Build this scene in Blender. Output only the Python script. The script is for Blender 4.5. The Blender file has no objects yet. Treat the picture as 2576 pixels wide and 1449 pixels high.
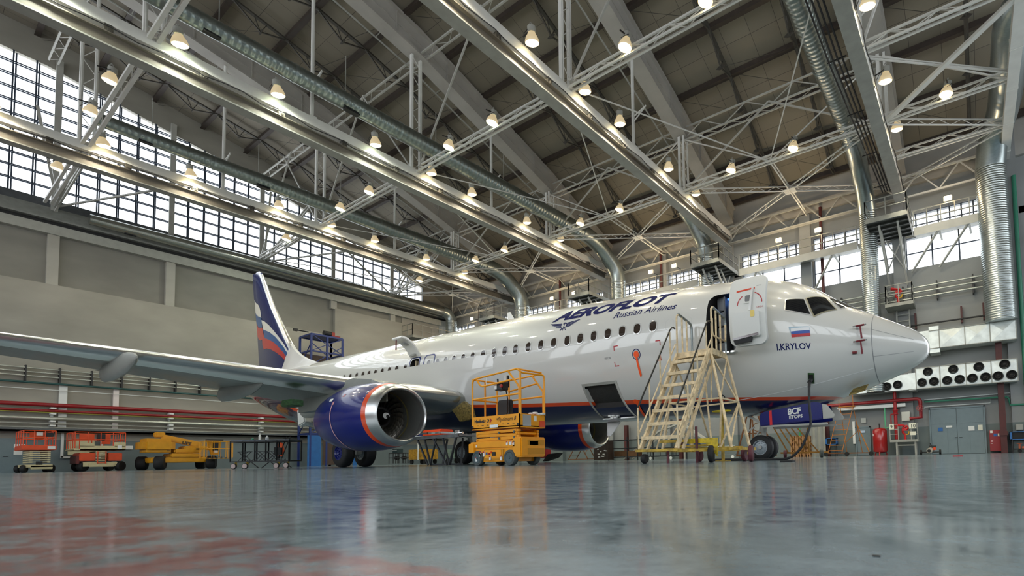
import bpy, bmesh, math, random
from mathutils import Vector, Matrix
random.seed(7)
PI = math.pi
S = bpy.context.scene
C = S.collection

# ------------------------------------------------------------------ camera, sky, exposure
cam_d = bpy.data.cameras.new('camera')
cam = bpy.data.objects.new('camera', cam_d)
C.objects.link(cam)
F_PX, YAW, PITCH, ROLL, CX, CY = 1284.5, .595, .053, -.020, 1577.6, 1085.7
cam_d.sensor_fit = 'HORIZONTAL'
cam_d.sensor_width = 36.0
cam_d.lens = 36.0 * F_PX / 2576
cam_d.shift_x = (1288 - CX) / 2576
cam_d.shift_y = (CY - 724.5) / 2576
cam_d.clip_start, cam_d.clip_end = .05, 400
fw = Vector((-math.sin(YAW)*math.cos(PITCH), math.cos(YAW)*math.cos(PITCH), math.sin(PITCH)))
r0 = Vector((math.cos(YAW), math.sin(YAW), 0))
u0 = r0.cross(fw)
rr = math.cos(ROLL)*r0 + math.sin(ROLL)*u0
uu = -math.sin(ROLL)*r0 + math.cos(ROLL)*u0
M3 = Matrix((rr, uu, -fw)).transposed()
cam.matrix_world = Matrix.Translation((.713, -13.559, .11)) @ M3.to_4x4()
cam_d.dof.use_dof = True
cam_d.dof.focus_distance = 21
cam_d.dof.aperture_fstop = 9
S.camera = cam

world = bpy.data.worlds.new('overcast_sky'); S.world = world
world.use_nodes = True
wn = world.node_tree; wn.nodes.clear()
wo = wn.nodes.new('ShaderNodeOutputWorld'); wb = wn.nodes.new('ShaderNodeBackground')
tc = wn.nodes.new('ShaderNodeTexCoord'); sx = wn.nodes.new('ShaderNodeSeparateXYZ'); cr = wn.nodes.new('ShaderNodeValToRGB')
wn.links.new(tc.outputs['Generated'], sx.inputs[0]); wn.links.new(sx.outputs['Z'], cr.inputs[0])
cr.color_ramp.elements[0].position = 0; cr.color_ramp.elements[0].color = (.93, .97, 1, 1)
cr.color_ramp.elements[1].position = .6; cr.color_ramp.elements[1].color = (.86, .93, 1, 1)
wn.links.new(cr.outputs[0], wb.inputs[0]); wb.inputs[1].default_value = 2.9
wn.links.new(wb.outputs[0], wo.inputs[0])
vs = S.view_settings
vs.view_transform = 'Standard'; vs.look = 'None'; vs.gamma = 1; vs.use_curve_mapping = False
vs.exposure = .35
S.cycles.max_bounces = 7; S.cycles.diffuse_bounces = 4; S.cycles.glossy_bounces = 3
S.cycles.sample_clamp_indirect = 4
S.cycles.use_denoising = True

# ------------------------------------------------------------------ helpers
def lin(h):
    h = h.lstrip('#')
    o = []
    for i in (0, 2, 4):
        c = int(h[i:i+2], 16)/255
        o.append(c/12.92 if c <= .04045 else ((c+.055)/1.055)**2.4)
    return (*o, 1)

def mat(name, col, rough=.5, metal=0, var=0, scale=3, bump=0, coat=0, emis=None, es=0, spec=.5, streak=None):
    m = bpy.data.materials.new(name); m.use_nodes = True
    nt = m.node_tree; b = nt.nodes['Principled BSDF']
    c = lin(col)
    b.inputs['Base Color'].default_value = c
    b.inputs['Roughness'].default_value = rough
    b.inputs['Metallic'].default_value = metal
    b.inputs['Coat Weight'].default_value = coat
    b.inputs['Coat Roughness'].default_value = .06
    b.inputs['Specular IOR Level'].default_value = spec
    if emis:
        b.inputs['Emission Color'].default_value = lin(emis)
        b.inputs['Emission Strength'].default_value = es
    if var or bump:
        t = nt.nodes.new('ShaderNodeTexCoord'); n = nt.nodes.new('ShaderNodeTexNoise')
        mp = nt.nodes.new('ShaderNodeMapping')
        mp.inputs['Scale'].default_value = streak or (1, 1, 1)
        n.inputs['Scale'].default_value = scale; n.inputs['Detail'].default_value = 6
        nt.links.new(t.outputs['Object'], mp.inputs[0]); nt.links.new(mp.outputs[0], n.inputs['Vector'])
        if var:
            r = nt.nodes.new('ShaderNodeValToRGB')
            r.color_ramp.elements[0].position = .3; r.color_ramp.elements[1].position = .7
            r.color_ramp.elements[0].color = (*[max(0, x*(1-var)) for x in c[:3]], 1)
            r.color_ramp.elements[1].color = (*[min(1, x*(1+var*.7)) for x in c[:3]], 1)
            nt.links.new(n.outputs['Fac'], r.inputs[0]); nt.links.new(r.outputs[0], b.inputs['Base Color'])
        if bump:
            bp = nt.nodes.new('ShaderNodeBump'); bp.inputs['Strength'].default_value = bump
            bp.inputs['Distance'].default_value = .02
            nt.links.new(n.outputs['Fac'], bp.inputs['Height']); nt.links.new(bp.outputs[0], b.inputs['Normal'])
    return m

def chain(o):
    p = Vector((0, 0, 0))
    while o is not None:
        p += o.location; o = o.parent
    return p

def tag(o, label=None, cat=None, group=None, kind=None):
    if label: o['label'] = label
    if cat: o['category'] = cat
    if group: o['group'] = group
    if kind: o['kind'] = kind
    return o

def thing(name, label, cat, loc=(0, 0, 0), group=None):
    o = bpy.data.objects.new(name, None); C.objects.link(o)
    o.location = loc; o.empty_display_size = .2
    return tag(o, label, cat, group)

def kids(o): return [c for c in bpy.data.objects if c.parent == o]

def dup(root, loc, rz=0, label=None, group=None, _p=None):
    c = root.copy(); C.objects.link(c)
    if _p is None:
        c.location = loc; c.rotation_euler = (0, 0, rz)
        if label: c['label'] = label
        if group: c['group'] = group
    else:
        c.parent = _p
    for ch in root.children:
        dup(ch, None, 0, _p=c)
    return c

class MB:
    def __init__(s): s.v = []; s.f = []
    def add(s, vs, fs):
        n = len(s.v); s.v += [tuple(v) for v in vs]; s.f += [tuple(i+n for i in f) for f in fs]; return s
    def box(s, x0, x1, y0, y1, z0, z1):
        return s.add([(x0,y0,z0),(x1,y0,z0),(x1,y1,z0),(x0,y1,z0),(x0,y0,z1),(x1,y0,z1),(x1,y1,z1),(x0,y1,z1)],
                     [(0,3,2,1),(4,5,6,7),(0,1,5,4),(1,2,6,5),(2,3,7,6),(3,0,4,7)])
    def cb(s, c, d):
        return s.box(c[0]-d[0]/2, c[0]+d[0]/2, c[1]-d[1]/2, c[1]+d[1]/2, c[2]-d[2]/2, c[2]+d[2]/2)
    def frame(s, a, b, up=None):
        a = Vector(a); b = Vector(b); d = (b-a).normalized()
        up = Vector(up) if up else (Vector((0, 0, 1)) if abs(d.z) < .95 else Vector((0, 1, 0)))
        x = d.cross(up).normalized(); y = x.cross(d).normalized()
        return a, b, d, x, y
    def bar(s, a, b, w, h=None, up=None):
        h = h or w
        a, b, d, x, y = s.frame(a, b, up)
        q = [x*i*w/2 + y*j*h/2 for i, j in ((-1,-1),(1,-1),(1,1),(-1,1))]
        return s.add([a+p for p in q]+[b+p for p in q], [(0,3,2,1),(4,5,6,7),(0,1,5,4),(1,2,6,5),(2,3,7,6),(3,0,4,7)][:])
    def ibeam(s, a, b, w, h, t=.04, up=None):
        a, b, d, x, y = s.frame(a, b, up)
        for o in (-1, 1):
            s.bar(a+y*o*(h-t)/2, b+y*o*(h-t)/2, w, t, y)
        return s.bar(a, b, t*.8, h-2*t, y)
    def tube(s, a, b, r, n=8, r2=None, cap=True):
        a, b, d, x, y = s.frame(a, b); r2 = r if r2 is None else r2
        vs = [a+(x*math.cos(2*PI*i/n)+y*math.sin(2*PI*i/n))*r for i in range(n)]+[b+(x*math.cos(2*PI*i/n)+y*math.sin(2*PI*i/n))*r2 for i in range(n)]
        fs = [(i, (i+1) % n, n+(i+1) % n, n+i) for i in range(n)]
        if cap: fs += [tuple(range(n))[::-1], tuple(range(n, 2*n))]
        return s.add(vs, fs)
    def path(s, pts, r, n=8, closed=False, rs=None):
        pts = [Vector(p) for p in pts]; m = len(pts); vs = []; x = None
        for i, p in enumerate(pts):
            if closed: d = pts[(i+1) % m]-pts[i-1]
            else: d = pts[min(i+1, m-1)]-pts[max(i-1, 0)]
            d.normalize()
            if x is None:
                up = Vector((0, 0, 1)) if abs(d.z) < .9 else Vector((1, 0, 0)); x = d.cross(up).normalized()
            else: x = (x-d*x.dot(d)).normalized()
            y = x.cross(d); q = rs[i] if rs else r
            vs += [p+(x*math.cos(2*PI*k/n)+y*math.sin(2*PI*k/n))*q for k in range(n)]
        fs = []
        for i in range(m if closed else m-1):
            j = (i+1) % m
            fs += [(i*n+k, j*n+k, j*n+(k+1) % n, i*n+(k+1) % n) for k in range(n)]
        if not closed: fs += [tuple(range(n)), tuple(range((m-1)*n, m*n))[::-1]]
        return s.add(vs, fs)
    def lathe(s, o, ax, prof, n=24, closed=False):
        o = Vector(o); ax = Vector(ax).normalized()
        up = Vector((0, 0, 1)) if abs(ax.z) < .9 else Vector((1, 0, 0))
        x = ax.cross(up).normalized(); y = x.cross(ax); m = len(prof); vs = []
        for t, r in prof:
            vs += [o+ax*t+(x*math.cos(2*PI*k/n)+y*math.sin(2*PI*k/n))*max(r, 1e-4) for k in range(n)]
        fs = [(i*n+k, i*n+(k+1) % n, (i+1)*n+(k+1) % n, (i+1)*n+k) for i in range(m-1) for k in range(n)]
        if closed: fs += [((m-1)*n+k, (m-1)*n+(k+1) % n, (k+1) % n, k) for k in range(n)]
        return s.add(vs, fs)
    def ext(s, poly, vec):
        vec = Vector(vec); n = len(poly); p = [Vector(q) for q in poly]
        return s.add(p+[q+vec for q in p], [tuple(range(n))[::-1], tuple(range(n, 2*n))]+[(i, (i+1) % n, n+(i+1) % n, n+i) for i in range(n)])
    def zig(s, a, b, off, n, r, t=0):
        """lacing between chord a-b and the chord shifted by off"""
        a = Vector(a); b = Vector(b); off = Vector(off)
        for i in range(n):
            p = a.lerp(b, i/n)+(off if i % 2 else Vector()); q = a.lerp(b, (i+1)/n)+(Vector() if i % 2 else off)
            s.bar(p, q, r, r)
        return s
    def build(s, name, m, parent=None, smooth=False, bevel=0, link=True):
        me = bpy.data.meshes.new(name)
        off = chain(parent)
        if parent is None:
            xs = [v[0] for v in s.v]; ys = [v[1] for v in s.v]; zs = [v[2] for v in s.v]
            off = Vector(((min(xs)+max(xs))/2, (min(ys)+max(ys))/2, min(zs)))
        me.from_pydata([(v[0]-off.x, v[1]-off.y, v[2]-off.z) for v in s.v], [], s.f)
        bm = bmesh.new(); bm.from_mesh(me); bmesh.ops.recalc_face_normals(bm, faces=bm.faces)
        if bevel:
            bmesh.ops.bevel(bm, geom=[e for e in bm.edges if len(e.link_faces) == 2 and e.calc_face_angle(0) > .6], offset=bevel, segments=2, affect='EDGES', clamp_overlap=True)
        bm.to_mesh(me); bm.free()
        if smooth or bevel:
            me.polygons.foreach_set('use_smooth', [True]*len(me.polygons))
            me.set_sharp_from_angle(angle=.7)
        me.materials.append(m)
        o = bpy.data.objects.new(name, me)
        if link: C.objects.link(o)
        if parent is not None: o.parent = parent
        else: o.location = off
        return o

def struct(o): o['kind'] = 'structure'; return o

def text_mb(txt, size, shear=0, bold=0, spacing=1.0):
    """flat letters as faces in the xy plane, origin at their left end on the base line"""
    cu = bpy.data.curves.new('t', 'FONT'); cu.body = txt; cu.size = size; cu.shear = shear; cu.offset = bold
    cu.space_character = spacing; cu.resolution_u = 3
    ob = bpy.data.objects.new('t', cu); C.objects.link(ob)
    dg = bpy.context.evaluated_depsgraph_get()
    me = bpy.data.meshes.new_from_object(ob.evaluated_get(dg))
    mb = MB(); mb.add([v.co for v in me.vertices], [p.vertices for p in me.polygons])
    bpy.data.objects.remove(ob); bpy.data.curves.remove(cu); bpy.data.meshes.remove(me)
    return mb

def place_text(txt, size, o, xd, yd, name, m, parent, shear=0, bold=0, thick=.002, width=None, spacing=1.0):
    """letters standing at o, running along xd with yd up"""
    t = text_mb(txt, size, shear, bold, spacing)
    if not t.v: return
    o = Vector(o); xd = Vector(xd).normalized(); yd = Vector(yd).normalized(); nrm = xd.cross(yd)
    w = max(v[0] for v in t.v)
    k = (width/w) if width else 1
    r = MB(); r.add([o+xd*v[0]*k+yd*v[1]+nrm*thick for v in t.v], t.f)
    return r.build(name, m, parent)

# ------------------------------------------------------------------ materials
WHITE = mat('white_paint', '#dfdfda', .5, var=.06, scale=2)
STEEL = mat('light_grey_steel', '#b5b5ae', .42, var=.12, scale=1.5)
STEEL2 = mat('mid_grey_steel', '#9b9c95', .6, .0, var=.12, scale=2)
GIRD = mat('girder_paint', '#a9a69f', .6, var=.14, scale=.7)
PURL = mat('brown_purlin', '#3d342e', .6, var=.2)
BRACE = mat('dark_bracing', '#45423c', .55, var=.15)
GALV = mat('galvanised_duct', '#a3adad', .3, .85, var=.12, scale=5, streak=(1, 6, 1))
GALVB = mat('galvanised_sheet', '#ccd2ce', .35, .5, var=.18, scale=2.5)
DARK = mat('dark_metal', '#1d1e20', .5)
BLACK = mat('black_rubber', '#121314', .7)
REDP = mat('red_pipe_paint', '#8d1b22', .35, var=.15)
MAROON = mat('maroon_column', '#4b1d1b', .55, var=.2)
GREENP = mat('green_pipe_paint', '#2f7d63', .4)
DGREEN = mat('dark_green_pipe', '#1f4b4a', .4)
SILVP = mat('silver_pipe', '#b9bdb4', .3, .6)
WHPIPE = mat('white_conduit', '#dfe3e2', .5)
DOORG = mat('grey_door_paint', '#74858b', .45, var=.06)
PAPER = mat('paper', '#e9ebe8', .7)
BLUEP = mat('blue_paint', '#1f63a6', .45, var=.1)
RED = mat('red_paint', '#a3161b', .35, var=.1)
GLASS = bpy.data.materials.new('window_glass'); GLASS.use_nodes = True
_n = GLASS.node_tree; _n.nodes.clear()
_o = _n.nodes.new('ShaderNodeOutputMaterial'); _m = _n.nodes.new('ShaderNodeMixShader')
_t = _n.nodes.new('ShaderNodeBsdfTransparent'); _g = _n.nodes.new('ShaderNodeBsdfGlossy'); _g.inputs['Roughness'].default_value = .05
_m.inputs[0].default_value = .06
_n.links.new(_t.outputs[0], _m.inputs[1]); _n.links.new(_g.outputs[0], _m.inputs[2]); _n.links.new(_m.outputs[0], _o.inputs[0])

# ------------------------------------------------------------------ floor
def floor_mat():
    m = bpy.data.materials.new('epoxy_floor'); m.use_nodes = True
    nt = m.node_tree; b = nt.nodes['Principled BSDF']; N = nt.nodes.new; L = nt.links.new
    t = N('ShaderNodeNewGeometry')
    def noise(sc, det, map_=None, rough=.6):
        n = N('ShaderNodeTexNoise'); n.inputs['Scale'].default_value = sc; n.inputs['Detail'].default_value = det
        n.inputs['Roughness'].default_value = rough
        mp = N('ShaderNodeMapping'); mp.inputs['Scale'].default_value = map_ or (1, 1, 1)
        L(t.outputs['Position'], mp.inputs[0]); L(mp.outputs[0], n.inputs['Vector']); return n
    def ramp(src, stops):
        r = N('ShaderNodeValToRGB')
        while len(r.color_ramp.elements) < len(stops): r.color_ramp.elements.new(.5)
        for e, (p, c) in zip(r.color_ramp.elements, stops): e.position = p; e.color = c if len(c) == 4 else (*c, 1)
        L(src, r.inputs[0]); return r
    n1 = noise(.9, 8, None, .65); n2 = noise(11, 9, None, .75); n3 = noise(5, 9, None, .72)
    c1 = ramp(n1.outputs['Fac'], [(.3, lin('#5f7079')), (.5, lin('#788b95')), (.7, lin('#97a9b3'))])
    c2 = ramp(n2.outputs['Fac'], [(.36, (.6, .6, .6)), (.5, (.95, .95, .95)), (.62, (1.1, 1.12, 1.15)), (.7, (1.45, 1.5, 1.55))])
    mx = N('ShaderNodeMix'); mx.data_type = 'RGBA'; mx.blend_type = 'MULTIPLY'; mx.inputs[0].default_value = .8
    L(c1.outputs[0], mx.inputs[6]); L(c2.outputs[0], mx.inputs[7])
    # worn red paint: a zone of the floor left of the camera, broken up by wear
    sp = N('ShaderNodeSeparateXYZ'); L(t.outputs['Position'], sp.inputs[0])
    dt = N('ShaderNodeVectorMath'); dt.operation = 'DOT_PRODUCT'
    dt.inputs[1].default_value = RED_N
    L(t.outputs['Position'], dt.inputs[0])
    sub = N('ShaderNodeMath'); sub.operation = 'SUBTRACT'; sub.inputs[1].default_value = RED_D
    L(dt.outputs['Value'], sub.inputs[0])
    ad = N('ShaderNodeMath'); ad.operation = 'MULTIPLY_ADD'; ad.inputs[1].default_value = .12; 
    L(n3.outputs['Fac'], ad.inputs[0]); L(sub.outputs[0], ad.inputs[2])
    rz = ramp(ad.outputs[0], [(.06, (0, 0, 0)), (.075, (1, 1, 1))])
    wear = ramp(noise(9, 10, (1, 1.6, 1), .75).outputs['Fac'], [(.46, (1, 1, 1)), (.58, (.1, .1, .1))])
    mm = N('ShaderNodeMath'); mm.operation = 'MULTIPLY'; L(rz.outputs[0], mm.inputs[0]); L(wear.outputs[0], mm.inputs[1])
    # the red zone ends some metres away
    far = ramp(sp.outputs['Y'], [(0, (0, 0, 0)), (1, (1, 1, 1))])
    mr = N('ShaderNodeMix'); mr.data_type = 'RGBA'; L(mm.outputs[0], mr.inputs[0])
    redc = ramp(n2.outputs['Fac'], [(.3, lin('#7a4044')), (.7, lin('#94605f'))])
    L(mx.outputs[2], mr.inputs[6]); L(redc.outputs[0], mr.inputs[7])
    L(mr.outputs[2], b.inputs['Base Color'])
    rg = ramp(n2.outputs['Fac'], [(.3, (.06, .06, .06)), (.7, (.20, .20, .20))]); L(rg.outputs[0], b.inputs['Roughness'])
    n4 = noise(14, 4); n5 = noise(2.2, 4)
    a2 = N('ShaderNodeMath'); a2.operation = 'MULTIPLY_ADD'; a2.inputs[1].default_value = .35
    L(n4.outputs['Fac'], a2.inputs[0]); L(n5.outputs['Fac'], a2.inputs[2])
    bp = N('ShaderNodeBump'); bp.inputs['Strength'].default_value = .05; bp.inputs['Distance'].default_value = .02
    L(a2.outputs[0], bp.inputs['Height']); L(bp.outputs[0], b.inputs['Normal'])
    b.inputs['Specular IOR Level'].default_value = .6
    return m
RED_N = (0, -1, 0); RED_D = 13.22
f = MB(); f.box(-48.9, 26, -44, 24.4, -.3, 0)
fl = struct(f.build('floor', floor_mat()))

# ------------------------------------------------------------------ hall frame
XW, YW = -48.0, 23.5
FX = [-2.5, -14.2, -25.9, -37.5]
RY = [-44, -32, -20, -8, 4, 15.5, 24.2]
RZ = [24.4, 26.7, 27.5, 26.7, 24.4, 20.9, 17.5]
def rz(y):
    for i in range(len(RY)-1):
        if y <= RY[i+1]:
            t = (y-RY[i])/(RY[i+1]-RY[i]); return RZ[i]+t*(RZ[i+1]-RZ[i])
    return RZ[-1]
def wall_mat(name, top, dado, zd, split=None, rough=.75):
    """painted wall: dado colour up to height zd; panel joints"""
    m = bpy.data.materials.new(name); m.use_nodes = True
    nt = m.node_tree; b = nt.nodes['Principled BSDF']; N = nt.nodes.new; L = nt.links.new
    g = N('ShaderNodeNewGeometry'); sp = N('ShaderNodeSeparateXYZ'); L(g.outputs['Position'], sp.inputs[0])
    lt = N('ShaderNodeMath'); lt.operation = 'LESS_THAN'; lt.inputs[1].default_value = zd; L(sp.outputs['Z'], lt.inputs[0])
    n = N('ShaderNodeTexNoise'); n.inputs['Scale'].default_value = .35; n.inputs['Detail'].default_value = 8
    mp = N('ShaderNodeMapping'); mp.inputs['Scale'].default_value = (1, 1, 2.2); L(g.outputs['Position'], mp.inputs[0]); L(mp.outputs[0], n.inputs['Vector'])
    r = N('ShaderNodeValToRGB'); c = lin(top)
    r.color_ramp.elements[0].position = .3; r.color_ramp.elements[0].color = (*[x*.86 for x in c[:3]], 1)
    r.color_ramp.elements[1].position = .7; r.color_ramp.elements[1].color = (*[min(1, x*1.08) for x in c[:3]], 1)
    L(n.outputs['Fac'], r.inputs[0])
    mx = N('ShaderNodeMix'); mx.data_type = 'RGBA'; L(lt.outputs[0], mx.inputs[0]); L(r.outputs[0], mx.inputs[6]); mx.inputs[7].default_value = lin(dado)
    L(mx.outputs[2], b.inputs['Base Color']); b.inputs['Roughness'].default_value = rough
    return m
WLM = wall_mat('left_wall_paint', '#9c998f', '#6f7c80', 2.05)
WBM = wall_mat('back_wall_paint', '#8d9090', '#6c7777', 1.75)

# gable wall (left): thick lower wall, recessed upper band with pilasters, ledges
w = MB(); w.box(XW-.7, XW, -44, 10.2, 0, 12.08); w.box(XW-.7, XW, 10.2, 16.7, 0, 14.7); w.box(XW-.7, XW, 16.7, 17.1, 0, 14.7); w.box(XW-.7, XW-.25, 17.1, 24, 0, 15.4)
struct(w.build('wall_left', WLM))
w = MB(); w.box(XW-.72, XW-.34, -44, 23.9, 12.0, 15.98); struct(w.build('wall_left_upper', wall_mat('left_wall_upper_paint', '#84827a', '#6f7c80', 2.05)))
w = MB()
for k in range(-6, 5):
    y = -1.6+5.85*k
    w.box(XW-.36, XW-.02 if y < 17 else XW-.2, y-.26, y+.26, 12.0 if y < 10 else 14.6, 15.4)
struct(w.build('wall_left_pilasters', wall_mat('pilaster_paint', '#a9a79d', '#6f7c80', 2.05)))
g = MB(); g.box(XW-.55, XW+.12, -44, 23.4, 15.35, 15.95)
struct(g.build('trim_1', mat('ledge_beam_paint', '#a3a49b', .6, var=.1)))
g = MB(); g.box(XW-.6, XW-.35, -44, 23.4, 15.95, 16.3)
struct(g.build('trim_2', DARK))
g = MB(); g.ext([(XW-.55, -44, 16.3), (XW+.05, -44, 16.3), (XW+.05, -44, 16.4), (XW-.3, -44, 17.2), (XW-.55, -44, 17.2)], (0, 67.4, 0))
struct(g.build('trim_3', mat('sloped_sill', '#8c8e88', .7, var=.15)))
g = MB(); g.box(XW-.6, XW-.3, -44, 22, 17.1, 17.7)
struct(g.build('trim_4', mat('sill_flashing', '#55595c', .6, var=.2)))
# gable glazing: one window per 5.85 m bay, mullion grid and its pane
MULL = mat('dark_mullion', '#3d4756', .6)
gy = [-44+.01, -36.7, -30.85, -25.0, -19.15, -13.3, -7.45, -1.6, 4.25, 10.1, 15.95, 19.6]
wi = 0
for y0, y1 in zip(gy, gy[1:]):
    wi += 1
    e = thing('window_%d' % wi, None, None, (XW-.45, (y0+y1)/2, 17.7)); e['kind'] = 'structure'
    gm = MB()
    nv = max(2, round((y1-y0)/1.02))
    for off in (0, .22):
        for i in range(nv+1):
            y = y0+(y1-y0)*i/nv+off*.6
            if y > y1: continue
            gm.bar((XW-.4-off, y, 17.7), (XW-.4-off, y, rz(y)-.05), .08, .075)
        z = 17.7
        while z < 27.4:
            ys = [y0+(y1-y0)*i/12 for i in range(13)]
            ok = [y for y in ys if rz(y)-.1 > z]
            if len(ok) > 1: gm.bar((XW-.4-off, ok[0], z), (XW-.4-off, ok[-1], z), .07, .065)
            z += .83
    gm.build('window_frame', MULL, e)
    pn = MB(); pts = [(XW-.5, y0, 17.7), (XW-.5, y1, 17.7)]+[(XW-.5, y0+(y1-y0)*i/6, rz(y0+(y1-y0)*i/6)) for i in range(6, -1, -1)]
    pn.add(pts, [tuple(range(len(pts)))]); pn.build('pane', GLASS, e)
# gable columns
g = MB()
for y in gy[1:-1]:
    g.box(XW-.36, XW-.16, y-.16, y+.16, 17.0, rz(y)+.6); 
struct(g.build('wall_left_columns', STEEL))
# wall over and beside the glazing up to the roof
g = MB()
for a, b_ in zip(RY, RY[1:]):
    if a < 24: g.ext([(XW-.4, a, rz(a)-.08), (XW-.4, b_, rz(b_)-.08), (XW-.4, b_, rz(b_)+1.9), (XW-.4, a, rz(a)+1.9)], (-.3, 0, 0))
g.box(XW-.7, XW-.44, 19.6, 24, 17.0, 19.6)
struct(g.build('wall_left_gable', WLM))

# back wall with two rows of window openings
wx = [(-48.7, -44.6), (-43.0, -38.6), (-37.0, -32.4), (-31.2, -26.6), (-25.3, -20.4), (-19.9, -14.9), (-13.4, -8.6), (-8.05, -3.05), (-2.3, 2.0)]
w = MB()
def bw(x0, x1, z0, z1): w.box(x0, x1, YW, YW+.5, z0, z1)
bw(-48.7, 12, 0, 11.9); bw(-48.7, 12, 13.95, 14.35); bw(-48.7, 12, 15.45, 20.2)
for (a, b_), (c_, d_) in zip(wx, wx[1:]+[(12, 12)]): bw(b_, c_, 11.9, 15.45)
for y in (): pass
struct(w.build('wall_back', WBM))
w = MB()
for i in range(9):
    x = -2.68-5.85*i
    w.box(x-.37, x+.37, YW-.35, YW, 0, 17.2)
w.box(2.62, 3.5, YW-.5, YW+.5, 0, 19)
struct(w.build('wall_back_columns', WBM))
for x0, x1 in wx:
    for (z0, z1, nx, nz) in ((11.9, 13.95, 3, 2), (14.35, 15.45, 7, 3)):
        wi += 1
        e = thing('window_%d' % wi, None, None, ((x0+x1)/2, YW+.15, z0)); e['kind'] = 'structure'
        gm = MB()
        for i in range(nx+1): gm.bar((x0+(x1-x0)*i/nx, YW+.12, z0), (x0+(x1-x0)*i/nx, YW+.12, z1), .09, .07)
        for i in range(nz+1): gm.bar((x0, YW+.12, z0+(z1-z0)*i/nz), (x1, YW+.12, z0+(z1-z0)*i/nz), .08, .06)
        gm.build('window_frame', MULL, e)
        MB().add([(x0, YW+.2, z0), (x1, YW+.2, z0), (x1, YW+.2, z1), (x0, YW+.2, z1)], [(0, 1, 2, 3)]).build('pane', GLASS, e)

# the wall behind the camera (hangar doors with high glazing) and the far right wall
w = MB(); w.box(-48.7, 26, -43.6, -43.2, 0, 6.5); w.box(-48.7, 26, -43.6, -43.2, 22.5, 26.5)
x = -48.7
while x < 26: w.box(x, x+.6, -43.6, -43.2, 6.5, 22.5); x += 5.85
struct(w.build('wall_front', WBM))
w = MB(); w.box(25.6, 26, -43.6, 24, 0, 9.5); w.box(25.6, 26, -43.6, 24, 17, 29.5)
y = -43.6
while y < 24: w.box(25.6, 26, y, y+.7, 9.5, 17); y += 8.4
struct(w.build('wall_right', WBM))
# roof deck
def deck_mat():
    m = bpy.data.materials.new('roof_slab'); m.use_nodes = True
    nt = m.node_tree; b = nt.nodes['Principled BSDF']; N = nt.nodes.new; L = nt.links.new
    t = N('ShaderNodeTexCoord'); br = N('ShaderNodeTexBrick'); br.offset = 0
    br.inputs['Scale'].default_value = 1; br.inputs['Brick Width'].default_value = 1.46; br.inputs['Row Height'].default_value = 2.87
    br.inputs['Mortar Size'].default_value = .012; br.inputs['Mortar Smooth'].default_value = .1
    br.inputs['Color1'].default_value = lin('#7d7668'); br.inputs['Color2'].default_value = lin('#857e6f'); br.inputs['Mortar'].default_value = lin('#4c463f')
    L(t.outputs['Object'], br.inputs['Vector']); L(br.outputs['Color'], b.inputs['Base Color']); b.inputs['Roughness'].default_value = .65
    return m
g = MB()
DK = 1.95
for a, b_ in zip(RY, RY[1:]):
    g.ext([(-48.9, a, rz(a)+DK), (-48.9, b_, rz(b_)+DK), (-48.9, b_, rz(b_)+DK+.2), (-48.9, a, rz(a)+DK+.2)], (75, 0, 0))
struct(g.build('ceiling', deck_mat()))
g = MB(); g.box(-48.6, 12, YW-.28, YW, 17.3, 18.1); g.box(-48.6, 12, YW-.05, YW+.2, 18, 19.6)
struct(g.build('trim_5', GIRD))

# purlins and their bracing
y = 23.1; n = 0
while y > -42:
    p = MB(); z = rz(y)+DK
    p.bar((-48.5, y, z-.18), (25.5, y, z-.18), .12, .34); p.bar((-48.5, y, z-.36), (25.5, y, z-.36), .28, .05)
    tag(p.build('roof_purlin', PURL), 'brown steel purlin running lengthwise under the roof slabs', 'roof purlin', 'roof purlins')
    y -= 2.87; n += 1
bx = []
for i in range(-5, 2):
    for o in (-3.9, -7.8): bx.append(9.2+11.7*i+o)
for x in bx:
    if x < XW+.5: continue
    p = MB(); y = 23.1; k = 0
    while y-2.87 > -42:
        a = (x, y, rz(y)+DK-.38); b_ = (x, y-2.87, rz(y-2.87)+DK-.38)
        p.bar(a, b_, .2, .1)
        mid = Vector(a).lerp(Vector(b_), .5)+Vector((.0, 0, -.75))
        for q in (a, b_): p.bar(mid, q, .07)
        p.bar(mid, Vector(a).lerp(Vector(b_), .38), .04); p.bar(mid, Vector(a).lerp(Vector(b_), .62), .04)
        p.ext([mid+Vector((-.28, 0, 0)), mid+Vector((-.1, 0, .12)), mid+Vector((.1, 0, .12)), mid+Vector((.28, 0, 0)), mid+Vector((.08, 0, -.12)), mid+Vector((-.08, 0, -.12))], (0, .03, 0))
        s_ = 1 if k % 2 else -1
        p.bar(mid, (x+s_*3.6, y-1.43+1.43*s_, rz(y-1.43+1.43*s_)+DK-.3), .018)
        y -= 2.87; k += 1
    lab = 'dark V-strut row, %s of two in %s' % ('nose-side one' if bx.index(x) % 2 == 0 else 'tail-side one', ['', 'the tail end bay', 'the bay over the rear fuselage', 'the bay over the wing', 'the bay over the forward fuselage', 'the bay over the nose', 'the bay beyond the nose'][bx.index(x)//2] )
    tag(p.build('roof_bracing', BRACE), lab, 'roof bracing', 'roof bracing rows')

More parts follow.
